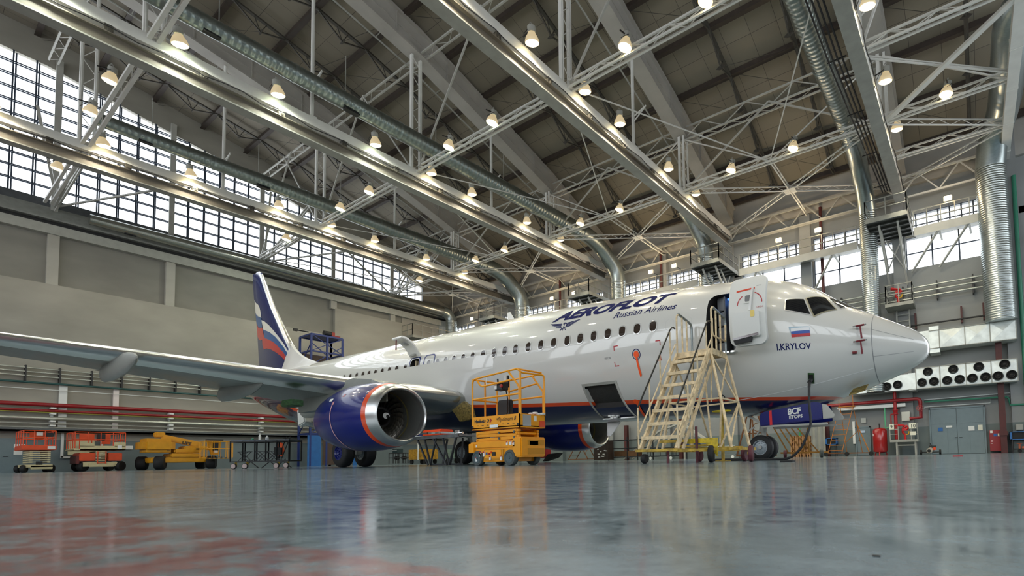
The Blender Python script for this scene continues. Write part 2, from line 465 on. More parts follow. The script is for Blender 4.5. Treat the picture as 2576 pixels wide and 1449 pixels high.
# roof girders with hangers, tie beam and crane rail
names = ['at the nose end by the biggest ducts', 'over the door and airline title', 'over the wing and open hatch', 'over the tail beside the gable windows']
def lattice_post(mb, x, y, z0, z1, w=.5, t=.11):
    for s_ in (-1, 1): mb.bar((x, y+s_*w/2, z0), (x, y+s_*w/2, z1), t*1.3, t)
    mb.zig((x, y-w/2, z0), (x, y-w/2, z1), (0, w, 0), max(4, int((z1-z0)/.55)), .035)
for i, X in enumerate(FX):
    e = thing('roof_girder', 'pale roof girder with hangers and tie beam, '+names[i], 'roof girder', (X, -10, 17.4), 'roof girders')
    p = MB()
    ys = [-44]+[-32, -20, -8, 4, 15.5, 24]
    for a, b_ in zip(ys, ys[1:]):
        A = Vector((X, a, rz(a))); B = Vector((X, b_, rz(b_)))
        q = lambda P_, x, z: (P_.x+x, P_.y, P_.z+z)
        for (x0, x1, z0, z1) in ((-.45, .45, 0, .12), (-.3, .3, .12, 1.45), (-.45, .45, 1.45, 1.6), (-.34, .34, .72, .8)):
            p.add([q(A, x0, z0), q(A, x1, z0), q(A, x1, z1), q(A, x0, z1), q(B, x0, z0), q(B, x1, z0), q(B, x1, z1), q(B, x0, z1)],
                  [(0,1,2,3),(7,6,5,4),(0,4,5,1),(1,5,6,2),(2,6,7,3),(3,7,4,0)])
        k = int((b_-a)/2.9)
        for j in range(k): 
            P_ = A.lerp(B, (j+.5)/k); p.cb((P_.x, P_.y, P_.z+.78), (.76, .05, 1.3))
    p.build('girder', GIRD, e)
    p = MB(); pts = [(X-1.0, y_, rz(y_)+.05) for y_ in (-32, -20, -8, 4, 15.5, 23)]
    p.path(pts, .05, 6)
    for y_ in range(-30, 22, 4): p.bar((X-1.0, y_, rz(y_)+.05), (X-.4, y_, rz(y_)+.1), .035)
    p.build('service_pipe', STEEL2, e)
    p = MB()
    if i != 9: 
        y = -38
        p.box(X-.2, X+.2, -38, 23.2, 16.95, 17.4)
    p.build('tie_beam', WHITE, e)
    for y in (-19.5, -7.75, 3.95):
        p = MB()
        for s_ in (-1, 1):
            p.bar((X, y+s_*.28, 17.35), (X, y+s_*.28, rz(y)), .2, .13); p.bar((X+.02, y+s_*.28, 17.35), (X+.02, y+s_*.28, rz(y)), .26, .03)
        p.zig((X, y-.28, 17.35), (X, y-.28, rz(y)), (0, .56, 0), 12, .03)
        p.build('hanger', WHITE, e)
    for y in (-13.5, -1.8, 9.7):
        p = MB(); p.tube((X, y, 17.35), (X, y, rz(y)), .09, 8); p.cb((X, y, 17.42), (.35, .3, .14))
        p.bar((X, y, 19.2), (X+.8, y+.1, 19.6), .06); p.bar((X, y, 18.9), (X+.8, y+.1, 19.6), .05)
        p.build('hanger_rod', WHITE, e)
    p = MB(); lattice_post(p, X, 15.45, 17.35, rz(15.45), .55, .12); lattice_post(p, X+.3, 15.45, 17.35, rz(15.45), .55, .08)
    p.build('lattice_post', WHITE, e)
    # crane rail under the tie beam
    p = MB()
    r = thing('crane_rail', 'shiny grey crane rail '+names[i], 'crane rail', (X, -10, 16), 'crane rails')
    p.box(X-.2, X+.36, -38, 22.6, 16.04, 16.10); p.build('flange', STEEL2, r)
    p = MB(); p.box(X+.04, X+.10, -38, 22.6, 16.10, 16.62); p.box(X-.14, X+.26, -38, 22.6, 16.62, 16.67); p.build('web', mat('shaded_rail_web', '#5d5850', .6, 0) if i == 0 else bpy.data.materials['shaded_rail_web'], r)  # web brown is darkened to hold the shadow below the tie beam
    y = -12
    while y < 22: p = MB(); p.cb((X+.05, y, 16.8), (.3, .25, .34)); p.cb((X+.05, y, 16.72), (.46, .1, .1)); p.build('clamp', BRACE, r); y += 2.93
    p = MB(); pts = []; y = -37; k = 0
    while y < 22.5: pts.append((X+.34+.03*math.sin(k*1.7), y, 16.76+.07*math.sin(k*2.1))); y += .7; k += 1
    p.path(pts, .022, 5); p.build('cable', DARK, r)

# lengthwise lattice trusses that carry lamps
def lt_truss(x0, x1, y, z, lab, w=.32, name='lattice_truss'):
    p = MB(); bw_ = .14 if y < 0 else .085
    for (dy, dz) in ((0, .42), (-.14, 0), (.14, 0)):
        p.bar((x0, y+dy, z+dz), (x1, y+dy, z+dz), bw_, bw_); 
    n = max(6, int(abs(x1-x0)/.85))
    p.zig((x0, y-.14, z), (x1, y-.14, z), (0, .14, .42), n, .03); p.zig((x0, y+.14, z), (x1, y+.14, z), (0, -.14, .42), n, .03)
    return tag(p.build(name, WHITE), lab, 'lattice truss', 'lengthwise lattice trusses')
ft = FX+[XW+.1]; rowl = {-7.8: 'in the highest row', 4.0: 'in the middle row', 15.3: 'in the lowest row'}
bay = ['between the nose and forward fuselage girders', 'between the forward fuselage and wing girders', 'between the wing and tail girders', 'between the tail girder and gable']
for y in (-7.8, 4.0, 15.3):
    for i in range(4):
        lt_truss(ft[i]-.2, ft[i+1]+.2, y, 17.25, 'pale lattice truss %s, %s' % (rowl[y], bay[i]))
for y in (9.6, 15.3, 19.3):
    lt_truss(-2.3, 3.0, y, 17.25, 'short lattice truss right of the nose-end girder, %s' % {9.6: 'highest of three', 15.3: 'middle one with a lamp', 19.3: 'lowest, by the elbow duct'}[y])
# white beam at the right end
p = MB(); p.box(2.78, 3.22, -38, 23.2, 17.1, 17.6)
for y in range(-38, 23, 3): p.box(2.76, 3.24, y, y+.04, 17.08, 17.62)
tag(p.build('tie_beam', WHITE), 'white beam at the right edge of the roof passing the big elbow duct', 'roof beam')
# horizontal star bracing
def lt_bar(p, a, b, d=.3, t=.06):
    a = Vector(a); b = Vector(b)
    p.bar(a, b, t); p.bar(a+Vector((0, 0, d)), b+Vector((0, 0, d)), t)
    p.zig(a, b, (0, 0, d), max(4, int((b-a).length/.6)), .025)
for i in range(4):
    a, b_ = ft[i], ft[i+1]; m_ = (a+b_)/2
    e = thing('star_bracing', 'six-armed star of pale lattice bracing '+bay[i], 'roof bracing', (m_, 19.2, 17.1), 'star-shaped bracings')
    for q0, q1 in (((a, 15.3, 17.2), (b_, 23.1, 17.2)), ((a, 23.1, 17.2), (b_, 15.3, 17.2)), ((m_, 15.3, 17.25), (m_, 23.1, 17.1))):
        p = MB(); lt_bar(p, q0, q1); p.build('lattice_arm', WHITE, e)
    p = MB(); p.cb((m_, 19.2, 17.2), (.7, .7, .04)); p.build('gusset_plate', WHITE, e)
    for q1, t_ in (((a, 4, 17.5), .05), ((b_, 4, 17.5), .05), ((a-.2, 15.4, 20.8), .06), ((b_+.2, 15.4, 20.8), .06)):
        p = MB(); p.bar((m_, 15.3, 17.3), q1, t_); p.build('tie_rod', WHITE, e)
    # truss along the back wall eave
    p = MB(); y = 22.9
    p.bar((a, y, 17.75), (b_, y, 17.75), .12); p.bar((a, y, 16.4), (b_, y, 16.4), .1); p.bar((a, y-.25, 16.4), (b_, y-.25, 16.4), .06)
    p.zig((a, y, 16.4), (b_, y, 16.4), (0, 0, 1.35), 10, .07)
    tag(p.build('eave_truss', STEEL), 'pale zigzag truss along the back wall '+bay[i], 'roof truss', 'eave trusses')
    # upper longitudinal trusses close under the roof
    for k, yy in enumerate((15.5, 4.0, -8)):
        p = MB(); zz = rz(yy)-(.1 if k == 0 else -.1)
        p.bar((a, yy, zz), (b_, yy, zz), .09); p.bar((a, yy+.42, zz-.06), (b_, yy+.42, zz-.06), .09); p.zig((a, yy, zz), (b_, yy, zz), (0, .42, -.06), 14, .03)
        if k == 0: p.bar((a, 15.6, zz+.9), (b_, 15.6, zz+.9), .09); p.zig((a, 15.55, zz), (b_, 15.55, zz), (0, .05, .9), 8, .05)
        tag(p.build('roof_truss', STEEL), 'pale lattice strut under the roof, %s row, %s' % (('lowest', 'middle', 'highest')[k], bay[i]), 'roof truss', 'upper roof trusses')
    for y0 in (15.5, 4.0):
        for q0, q1 in (((a-.3, y0, 17.5), (a-5.85, y0-.1, rz(y0)+.1)), ((b_+.3, y0, 17.5), (b_+5.85, y0-.1, rz(y0)+.1))):
            p = MB(); p.bar(q0, q1, .09)
            tag(p.build('roof_strut', STEEL), 'long slanting pale strut rising to the roof '+bay[i], 'roof strut', 'slanting roof struts '+bay[i])
a, b_ = -2.5, 3.0
e = thing('crossed_bracing', 'crossed pale bracing right of the nose-end girder', 'roof bracing', (.3, 16, 17))
for q0, q1, d_ in (((a, 15.3, 17.2), (b_, 19.3, 17.2), .3), ((a, 10, 17.3), (b_, 15.0, 17.3), .1), ((a, 22.9, 17.2), (b_, 19.6, 17.2), .3)):
    p = MB(); lt_bar(p, q0, q1, d_); p.build('lattice_arm', WHITE, e)
for q0, q1, w_, h_ in (((a, 15.3, 17.15), (b_, 9.9, 17.2), .22, .14), ((a+.4, 15.4, 17.3), (b_, 15.6, 20.9), .07, .07), ((a+.2, 15.4, 20.9), (b_, 15.5, 17.3), .07, .07), ((a, 9.5, 17.3), (-.2, 9.3, rz(9.5)), .1, .1)):
    p = MB(); p.bar(q0, q1, w_, h_); p.build('strut', WHITE, e)
p = MB(); p.bar((a, 22.9, 16.4), (b_, 22.9, 16.4), .1); p.bar((a, 22.9, 17.75), (b_, 22.9, 17.75), .12); p.zig((a, 22.9, 16.4), (b_, 22.9, 16.4), (0, 0, 1.35), 5, .07)
p.build('eave_truss', WHITE, e)
# gable bracing struts
for k, y in enumerate((-7.45, 4.25, 15.95)):
    w_ = ('at the left edge', 'above the fin', 'nearest the hall corner')[k]
    e = thing('gable_brace', 'fan of pale braces rising from the gable window sill '+w_, 'roof bracing', (XW, y, 17), 'gable braces')
    for s_ in (-1, 1):
        p = MB(); p.bar((XW, y, 17.2), (FX[3], y+s_*4.5 if s_ > 0 else 4.0 if y > 0 else -7.8, 17.4), .1, .1); p.build('brace', STEEL, e)
    p = MB(); lt_bar(p, (XW+.1, y, 16.9), (XW+5.6, y+1.2, 20.8), .3, .1); p.build('lattice_brace', STEEL, e)
    p = MB(); p.bar((XW+.1, y+.1, 17.3), (XW+5.4, 15.5 if y > 5 else y-1.5, 20.9), .14, .1); p.build('brace', STEEL, e)
# ------------------------------------------------------------------ the airliner: surface functions (s aft of nose, y starboard, z up)
TILT = .013
def _it(tab, s):
    if s <= tab[0][0]: return tab[0][1]
    for (a, va), (b, vb) in zip(tab, tab[1:]):
        if s <= b:
            t = (s-a)/(b-a); return va+(vb-va)*t
    return tab[-1][1]
def _smooth(tab, n=400):
    """catmull-rom resample of a table to a fine one"""
    out = []
    for i in range(len(tab)-1):
        (x1, y1), (x2, y2) = tab[i], tab[i+1]
        m1 = (y2-tab[i-1][1])/(x2-tab[i-1][0]) if i else (y2-y1)/(x2-x1)
        m2 = (tab[i+2][1]-y1)/(tab[i+2][0]-x1) if i+2 < len(tab) else (y2-y1)/(x2-x1)
        k = 8
        for j in range(k):
            t = j/k; h = x2-x1
            out.append((x1+t*h, (2*t**3-3*t*t+1)*y1+(t**3-2*t*t+t)*h*m1+(-2*t**3+3*t*t)*y2+(t**3-t*t)*h*m2))
    out.append(tab[-1]); return out
TOP = _smooth([(0,2.58),(.03,2.72),(.12,2.86),(.3,3.02),(.6,3.2),(1.0,3.43),(1.5,3.70),(1.9,3.97),(2.3,4.28),(2.8,4.57),(3.4,4.75),(4.2,4.89),(5.2,4.99),(6.5,5.09),(8,5.16),(10,5.24),(12,5.28),(29,5.28),(33,5.22),(36,5.08),(38.2,4.85)])
BOT = _smooth([(0,2.58),(.03,2.44),(.12,2.31),(.3,2.18),(.6,2.03),(1.0,1.87),(1.6,1.65),(2.4,1.42),(3.4,1.26),(4.6,1.20),(6,1.23),(10,1.25),(24,1.25),(26,1.36),(29,1.8),(32,2.52),(35,3.35),(37,3.92),(38.2,4.35)])
WID = _smooth([(0,.0),(.03,.17),(.12,.34),(.3,.55),(.6,.78),(1.0,1.02),(1.6,1.29),(2.4,1.53),(3.4,1.72),(4.6,1.84),(6,1.88),(10,1.88),(25,1.88),(28,1.8),(31,1.53),(34,1.1),(36.5,.62),(38.2,.2)])
MID = _smooth([(0,2.58),(.3,2.62),(1,2.75),(2,3.0),(3.5,3.28),(5,3.4),(10,3.4),(25,3.4),(29,3.5),(33,3.95),(36,4.4),(38.2,4.6)])
def fus(s, ph, off=0.0):
    t, b, w, m = _it(TOP, s), _it(BOT, s), _it(WID, s), _it(MID, s)
    c, sn = math.cos(ph), math.sin(ph)
    y = (w+off)*sn; z = m+(t-m+off)*c if c > 0 else m+(m-b+off)*c
    return (-s, -y, z+(s-4)*TILT)
def acp(s, y, z): return (-s, -y, z+(s-4)*TILT)
WHITEG = None
def livery_mat():
    """white upper body, orange line and dark blue belly, painted by height along the length"""
    m = bpy.data.materials.new('aircraft_livery'); m.use_nodes = True
    nt = m.node_tree; b = nt.nodes['Principled BSDF']; N = nt.nodes.new; L = nt.links.new
    t = N('ShaderNodeNewGeometry'); sp = N('ShaderNodeSeparateXYZ'); L(t.outputs['Position'], sp.inputs[0])
    fac = N('ShaderNodeMath'); fac.operation = 'MULTIPLY'; fac.inputs[1].default_value = -1/40; L(sp.outputs['X'], fac.inputs[0])
    zz = N('ShaderNodeMath'); zz.operation = 'MULTIPLY'; zz.inputs[1].default_value = 1/8; L(sp.outputs['Z'], zz.inputs[0])
    def curve(tab):
        r = N('ShaderNodeValToRGB'); r.color_ramp.interpolation = 'LINEAR'
        while len(r.color_ramp.elements) < len(tab): r.color_ramp.elements.new(.5)
        for e, (s, z) in zip(r.color_ramp.elements, tab): e.position = s/40; e.color = (z/8, z/8, z/8, 1)
        L(fac.outputs[0], r.inputs[0])
        lt = N('ShaderNodeMath'); lt.operation = 'LESS_THAN'; L(zz.outputs[0], lt.inputs[0]); L(r.outputs[0], lt.inputs[1]); return lt
    up = curve([(1.2,1.50),(2.1,1.53),(3.2,1.57),(4.4,1.64),(7.7,1.82),(9,1.88),(10.6,1.96),(14.4,2.16),(20,2.34),(24.5,2.50),(26,2.62),(27.5,2.98),(28.8,3.55),(29.4,3.9),(30.6,4.7),(32,5.9),(34,8)])
    lo = curve([(1.2,1.44),(2.1,1.47),(3,1.48),(4.4,1.56),(7.7,1.71),(9,1.78),(10.6,1.85),(14.4,2.05),(20,2.22),(24.5,2.38),(26.2,2.50),(27.8,2.86),(29.2,3.48),(29.9,3.85),(31.1,4.6),(32.6,5.9),(34.6,8)])
    m1 = N('ShaderNodeMix'); m1.data_type = 'RGBA'; L(up.outputs[0], m1.inputs[0]); m1.inputs[6].default_value = lin('#d2d2cd'); m1.inputs[7].default_value = lin('#dd4a12')
    m2 = N('ShaderNodeMix'); m2.data_type = 'RGBA'; L(lo.outputs[0], m2.inputs[0]); L(m1.outputs[2], m2.inputs[6]); m2.inputs[7].default_value = lin('#0d1440')
    L(m2.outputs[2], b.inputs['Base Color'])
    b.inputs['Roughness'].default_value = .3; b.inputs['Coat Weight'].default_value = 1; b.inputs['Coat Roughness'].default_value = .03
    return m
LIV = livery_mat()
WHG = mat('white_gloss', '#dededb', .3, coat=.6)
WGREY = mat('wing_grey_paint', '#8f928b', .45, 0, var=.06, coat=.1)
BARE = mat('bare_leading_edge_metal', '#d6d7d5', .27, .95)
NAVY = mat('navy_gloss_paint', '#0a186e', .3, coat=.5, spec=.3)
NAVYF = mat('fin_navy_paint', '#16225c', .25, coat=.6)
LETT = mat('navy_lettering', '#121a55', .8, spec=.1)
ORNG = mat('orange_gloss', '#e0480f', .3, coat=.4)
TAGO = mat('orange_cover', '#ff5a1c', .6)
LIPM = mat('engine_lip_metal', '#c9cbcb', .28, .9)
DUCTM = mat('inlet_liner', '#8e908c', .4, .6, var=.05)
FANM = mat('fan_blade_metal', '#7d7972', .28, .85)
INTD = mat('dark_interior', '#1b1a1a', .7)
LINR = mat('cargo_liner', '#2b2a28', .45, var=.3, scale=14)
PANE = mat('cabin_glass', '#3b3029', .05, .1, coat=1)
CPIT = mat('cockpit_glass', '#15171a', .05, coat=.6)
CREAM = mat('window_frame_metal', '#b9b49c', .35, .5)
RIM = mat('window_rim_metal', '#e8e8e6', .25, .5)
TYRE = mat('tyre_rubber', '#17181a', .6)
HUB = mat('wheel_hub', '#9aa4aa', .35, .5)
CHROME = mat('chrome', '#d8dadb', .12, 1)
REDT = mat('red_streamer', '#6c1220', .6)
REDM = mat('red_marking', '#b3242c', .5)
PRIMG = mat('green_primer', '#33592e', .5, var=.6, scale=14)
BAYM = mat('equipment_bay', '#7a6a35', .55, var=.7, scale=14)
OFFW = mat('offwhite_lining', '#d9dad6', .55)
GALL = mat('galley_panel', '#5d6063', .4, .3)

air = thing('airliner', 'white twin-engine airliner with blue belly, orange line and open doors', 'airplane', (-19.6, 0, 0))

# fuselage mesh
st = sorted(set([.0+.02*i for i in range(4)]+[.1, .16, .24, .34, .46, .6, .76, .94, 1.12, 1.32, 1.55, 1.8, 2.05, 2.3, 2.6, 2.9, 3.2, 3.5, 3.8, 4.2, 4.6, 5.1, 5.6, 6.2, 7, 8, 9, 10, 12, 14, 16, 18, 20, 22, 24, 25, 26, 27, 28, 29, 30, 31, 32, 33, 34, 35, 36, 37, 37.6, 38.1]))
mb = MB(); NR = 96
st[0] = .012
for s_ in st:
    mb.v += [fus(s_, 2*PI*k/NR) for k in range(NR)]
for i in range(len(st)-1):
    for k in range(NR): mb.f.append((i*NR+k, i*NR+(k+1) % NR, (i+1)*NR+(k+1) % NR, (i+1)*NR+k))
mb.f.append(tuple(range(NR))); mb.f.append(tuple(range((len(st)-1)*NR, len(st)*NR)))
fuse = mb.build('fuselage', LIV, air, smooth=True)
fuse.data.materials.append(INTD)
# cut the open doorway, the open exit and the cargo opening
def rounded(x0, x1, z0, z1, r, n=5):
    o = []
    for cx, cz, a0 in ((x1-r, z1-r, 0), (x0+r, z1-r, 90), (x0+r, z0+r, 180), (x1-r, z0+r, 270)):
        for i in range(n+1):
            a = math.radians(a0+90*i/n); o.append((cx+r*math.cos(a), cz+r*math.sin(a)))
    return o
cut = MB()
cut.ext([(x, -2.6, z) for x, z in rounded(-4.74, -3.98, 2.68, 4.26, .22)], (0, 1.7, 0))
cut.ext([(x, -2.6, z) for x, z in rounded(-17.43, -16.88, 3.22, 4.16, .16)], (0, 1.0, 0))
cut.ext([(x, -2.6, z) for x, z in rounded(-8.92, -7.76, 1.42, 2.36, .12)], (0, 1.55, 0))
co = cut.build('cutter', INTD, air)
bpy.context.view_layer.update()
md = fuse.modifiers.new('b', 'BOOLEAN'); md.operation = 'DIFFERENCE'; md.object = co; md.solver = 'EXACT'
dg = bpy.context.evaluated_depsgraph_get()
nm = bpy.data.meshes.new_from_object(fuse.evaluated_get(dg))
fuse.modifiers.clear(); old = fuse.data; fuse.data = nm; nm.name = 'fuselage'; bpy.data.meshes.remove(old)
cm = co.data; bpy.data.objects.remove(co); bpy.data.meshes.remove(cm)
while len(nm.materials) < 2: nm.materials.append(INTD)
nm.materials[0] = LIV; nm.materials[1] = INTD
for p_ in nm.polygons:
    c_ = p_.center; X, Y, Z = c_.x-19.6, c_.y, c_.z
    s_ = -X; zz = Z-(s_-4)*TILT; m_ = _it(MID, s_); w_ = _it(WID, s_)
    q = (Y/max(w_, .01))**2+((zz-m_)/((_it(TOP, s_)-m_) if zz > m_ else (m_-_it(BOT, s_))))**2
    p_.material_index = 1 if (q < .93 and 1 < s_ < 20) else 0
nm.polygons.foreach_set('use_smooth', [True]*len(nm.polygons)); nm.set_sharp_from_angle(angle=.6)

# conforming patches -------------------------------------------------
R0 = 1.9
def on_fus(u, v, off): return fus(u, v, off)
def decal(flat, fn, name, m, parent, step=.08, kind=None):
    """flat faces in a (u,v) plane cut by a grid and laid on a curved surface"""
    bm = bmesh.new(); vs = [bm.verts.new(v) for v in flat.v]
    for f_ in flat.f:
        try: bm.faces.new([vs[i] for i in f_])
        except ValueError: pass
    bmesh.ops.remove_doubles(bm, verts=bm.verts, dist=1e-5)
    for ax in (0, 1):
        lo_ = min(v.co[ax] for v in bm.verts); hi = max(v.co[ax] for v in bm.verts)
        k = math.ceil(lo_/step)*step
        while k < hi:
            co_ = [0, 0, 0]; co_[ax] = k; no = [0, 0, 0]; no[ax] = 1
            bmesh.ops.bisect_plane(bm, geom=bm.verts[:]+bm.edges[:]+bm.faces[:], plane_co=co_, plane_no=no); k += step
    bmesh.ops.triangulate(bm, faces=bm.faces[:])
    r = MB(); bm.verts.index_update(); r.v = [fn(v.co.x, v.co.y) for v in bm.verts]; r.f = [tuple(v.index for v in f_.verts) for f_ in bm.faces]
    bm.free()
    o = r.build(name, m, parent)
    o.data.polygons.foreach_set('use_smooth', [True]*len(o.data.polygons))
    return o
def flat_poly(pts): f_ = MB(); f_.add([(x, y, 0) for x, y in pts], [tuple(range(len(pts)))]); return f_
def flat_ring(outer, inner):
    n = len(outer); f_ = MB(); f_.add([(x, y, 0) for x, y in outer+inner], [(i, (i+1) % n, n+(i+1) % n, n+i) for i in range(n)]); return f_
# (u,v): u metres aft, v metres up from the widest line
def fmap(s0, ph0, off, flip=-1, k=1.0):
    return lambda x, y: fus(s0+flip*x*k, ph0-y/R0, off)
def uv(off): return lambda x, y: fus(x, 1.571-y/R0, off)
V = lambda ph: (1.571-ph)*R0
def frus(flat, off, name, m, parent, step=.1): return decal(flat, uv(off), name, m, parent, step)

# cabin windows: rim and pane
wpos = [6.29+.516*i for i in range(15)]+[14.55, 15.05, 15.55, 16.2, 16.07]
wst = [6.29, 6.80, 7.30, 7.80, 8.31, 8.82, 9.33, 9.88, 10.42, 10.97, 11.55, 12.06, 12.59, 13.14, 13.69, 14.2, 14.72, 15.19, 15.69, 16.22, 17.16+.0, 17.73, 18.33, 18.85, 19.37, 19.88, 20.38, 20.86, 21.37, 21.9, 22.44, 22.97, 23.5, 24.0, 24.5, 25.0, 25.5, 26.0]
wst.remove(17.16)
for s_ in wst:
    c_ = V(1.436-.0018*(s_-6)); rad = .115
    pr = rounded(s_-.13, s_+.13, c_-.185, c_+.185, .12, 4); pin = rounded(s_-.105, s_+.105, c_-.155, c_+.155, .095, 4)
    rw = frus(flat_ring(pr, pin), .012, 'cabin_window', RIM, air)
    frus(flat_poly(pin), .005, 'pane', PANE, rw)
for s_ in (5.775, 5.27):
    c_ = V(1.455); frus(flat_ring(rounded(s_-.13, s_+.13, c_-.19, c_+.19, .12, 4), rounded(s_-.118, s_+.118, c_-.178, c_+.178, .11, 4)), .002, 'blanked_window', mat('faint_outline', '#c6c6c2', .5) if s_ > 5.5 else bpy.data.materials['faint_outline'], air)

# cockpit windows
def quad_patch(q, off, name, m, grow=0, parent=air, n=8):
    cu = sum(p[0] for p in q)/4; cv = sum(p[1] for p in q)/4
    q = [(cu+(p[0]-cu)*(1+grow), cv+(p[1]-cv)*(1+grow)) for p in q]
    r = MB()
    for j in range(n+1):
        for i in range(n+1):
            a, b_ = i/n, j/n
            u = (q[0][0]*(1-a)+q[1][0]*a)*(1-b_)+(q[3][0]*(1-a)+q[2][0]*a)*b_
            v = (q[0][1]*(1-a)+q[1][1]*a)*(1-b_)+(q[3][1]*(1-a)+q[2][1]*a)*b_
            r.v.append(fus(u, v, off))
    for j in range(n):
        for i in range(n): r.f.append((j*(n+1)+i, j*(n+1)+i+1, (j+1)*(n+1)+i+1, (j+1)*(n+1)+i))
    return r.build(name, m, parent, smooth=True)
W3 = [(2.822, 1.079), (2.454, .978), (2.276, 1.289), (2.816, 1.284)]
W2 = [(2.396, .928), (2.062, .635), (1.79, .935), (2.195, 1.298)]
W1 = [(1.99, .56), (1.72, .11), (1.34, .13), (1.70, .80)]
for sg in (1, -1):
    for q, fr in ((W3, RIM), (W2, CREAM), (W1, RIM)):
        q = [(a, b_*sg) for a, b_ in q]
        c_ = quad_patch(q, .010, 'cockpit_window', fr, .13); quad_patch(q, .018, 'pane', CPIT, 0, c_)

# paint marks and lettering ------------------------------------------
def text_decal(txt, size, s0, ph0, length, height, name, shear=0, bold=0, m=LETT, off=.006, slope=0, step=.08):
    t = text_mb(txt, size, 0, bold)
    w_ = max(v[0] for v in t.v); h_ = max(v[1] for v in t.v)
    t.v = [(v[0]/w_*length+v[1]/h_*height*shear, v[1]/h_*height, 0) for v in t.v]
    return decal(t, lambda x, y: fus(s0-x, ph0-y/R0+slope*x, off), name, m, air, step)
text_decal('AEROFLOT', 1, 10.12, .985, 4.05, .47, 'title_lettering', shear=.55, bold=.045, slope=-.004)
text_decal('Russian Airlines', 1, 7.72, 1.163, 2.03, .23, 'subtitle_lettering', shear=.35, slope=.004)
text_decal('I.KRYLOV', 1, 3.05, 1.884, .76, .165, 'name_lettering', bold=.012, slope=-.022, step=.05)
# winged badge under the title
bd = MB(); cxs, cph = 9.60, 1.125
def bpoly(p): bd.add([(x, y, 0) for x, y in p], [tuple(range(len(p)))])
for sg in (1, -1):
    for k in range(4):
        y0 = .075-.05*k; ln = .62-.10*k
        bpoly([(sg*.10, y0+.02), (sg*.10, y0-.015), (sg*(ln-.04), y0+.045-.01*k), (sg*ln, y0+.085-.012*k)])
for k in range(20):
    a0 = math.radians(-150+13*k); a1 = math.radians(-150+13*(k+1))
    bpoly([(.10*math.cos(a0), .10*math.sin(a0)), (.125*math.cos(a0), .125*math.sin(a0)), (.125*math.cos(a1), .125*math.sin(a1)), (.10*math.cos(a1), .10*math.sin(a1))])
bpoly([(-.012, -.2), (.012, -.2), (.03, .06), (.005, .06)]); bpoly([(-.05, .055), (.09, .075), (.09, .105), (-.05, .085)]); bpoly([(-.12, -.17), (-.09, -.2), (-.03, -.1), (-.05, -.09)]); bpoly([(.06, -.1), (.09, -.12), (.14, -.2), (.11, -.2)])
decal(bd, lambda x, y: fus(cxs-x, cph-y/R0, .006), 'winged_badge', LETT, air)
# small flag in three bands
fl_ = ((0, 1/3, mat('flag_white', '#e8e9ea', .35)), (1/3, 2/3, mat('flag_blue', '#1b4aa3', .35)), (2/3, 1, mat('flag_red', '#b8232b', .35)))
fq = [(2.70, 1.60), (2.30, 1.553), (2.283, 1.683), (2.69, 1.716)]
fb = quad_patch([(2.745, 1.583), (2.302, 1.536), (2.283, 1.60), (2.72, 1.66)], .003, 'flag_border', mat('pale_blue_border', '#a9c1cf', .4))
for a, b_, m_ in fl_:
    L_ = lambda p, q, t: (p[0]+(q[0]-p[0])*t, p[1]+(q[1]-p[1])*t)
    quad_patch([L_(fq[0], fq[3], a), L_(fq[1], fq[2], a), L_(fq[1], fq[2], b_), L_(fq[0], fq[3], b_)], .006, 'flag_band', m_, n=4, parent=fb)
# red corner brackets around the static port, the port and its hanging cover
for s_, ph, sx_, sy_ in ((7.6, 1.64, 1, 1), (6.07, 1.653, -1, 1), (7.63, 1.911, 1, -1), (6.1, 1.906, -1, -1)):
    f_ = MB(); u, v = s_, V(ph)
    f_.add([(u, v, 0), (u-sx_*.15, v, 0), (u-sx_*.15, v-sy_*.025, 0), (u, v-sy_*.025, 0)], [(0, 1, 2, 3)])
    f_.add([(u, v, 0), (u-sx_*.025, v, 0), (u-sx_*.025, v-sy_*.12, 0), (u, v-sy_*.12, 0)], [(0, 1, 2, 3)])
    frus(f_, .005, 'corner_mark', REDM, air)
def circ(u, v, r, n=20): return [(u+r*math.cos(2*PI*i/n), v+r*math.sin(2*PI*i/n)) for i in range(n)]
frus(flat_ring(circ(6.86, V(1.79), .135), circ(6.86, V(1.79), .115)), .004, 'port_ring', LETT, air)
frus(flat_poly(circ(6.86, V(1.79), .114)), .003, 'static_port', mat('static_plate', '#b9bab8', .35, .5), air)
c_ = frus(flat_poly(circ(6.86, V(1.79), .085)), .014, 'port_cover', TAGO, air)
frus(flat_poly([(6.89, V(1.83)), (6.83, V(1.83)), (6.80, V(2.06)), (6.86, V(2.09))]), .02, 'streamer', TAGO, c_)
c_ = frus(flat_poly(circ(7.32, V(2.47), .1)), .014, 'port_cover', TAGO, air)
frus(flat_poly([(7.35, V(2.51)), (7.27, V(2.5)), (7.36, V(2.86)), (7.46, V(2.86))]), .02, 'streamer', TAGO, c_)
# radome seam and a few skin seams
SEAM = mat('skin_seam', '#8b8d8e', .5)
frus(flat_poly([(1.06, -2.9), (1.075, -2.9), (1.075, 2.9), (1.06, 2.9)]), .003, 'radome_seam', SEAM, air)
frus(flat_poly([(1.08, V(2.35)), (1.08, V(2.365)), (4.9, V(2.60)), (4.9, V(2.59))]), .003, 'skin_seam', mat('pale_seam', '#eeeeec', .5), air)
frus(flat_poly([(.28, V(1.35)), (.28, V(1.365)), (1.07, V(1.30)), (1.07, V(1.29))]), .003, 'lightning_strip', SEAM, air)
frus(flat_poly([(.3, V(1.99)), (.3, V(2.005)), (1.07, V(2.05)), (1.07, V(2.04))]), .003, 'lightning_strip', SEAM, air)
text_decal('RESCUE', 1, 7.95, 1.80, .22, .05, 'small_marking', m=SEAM); 
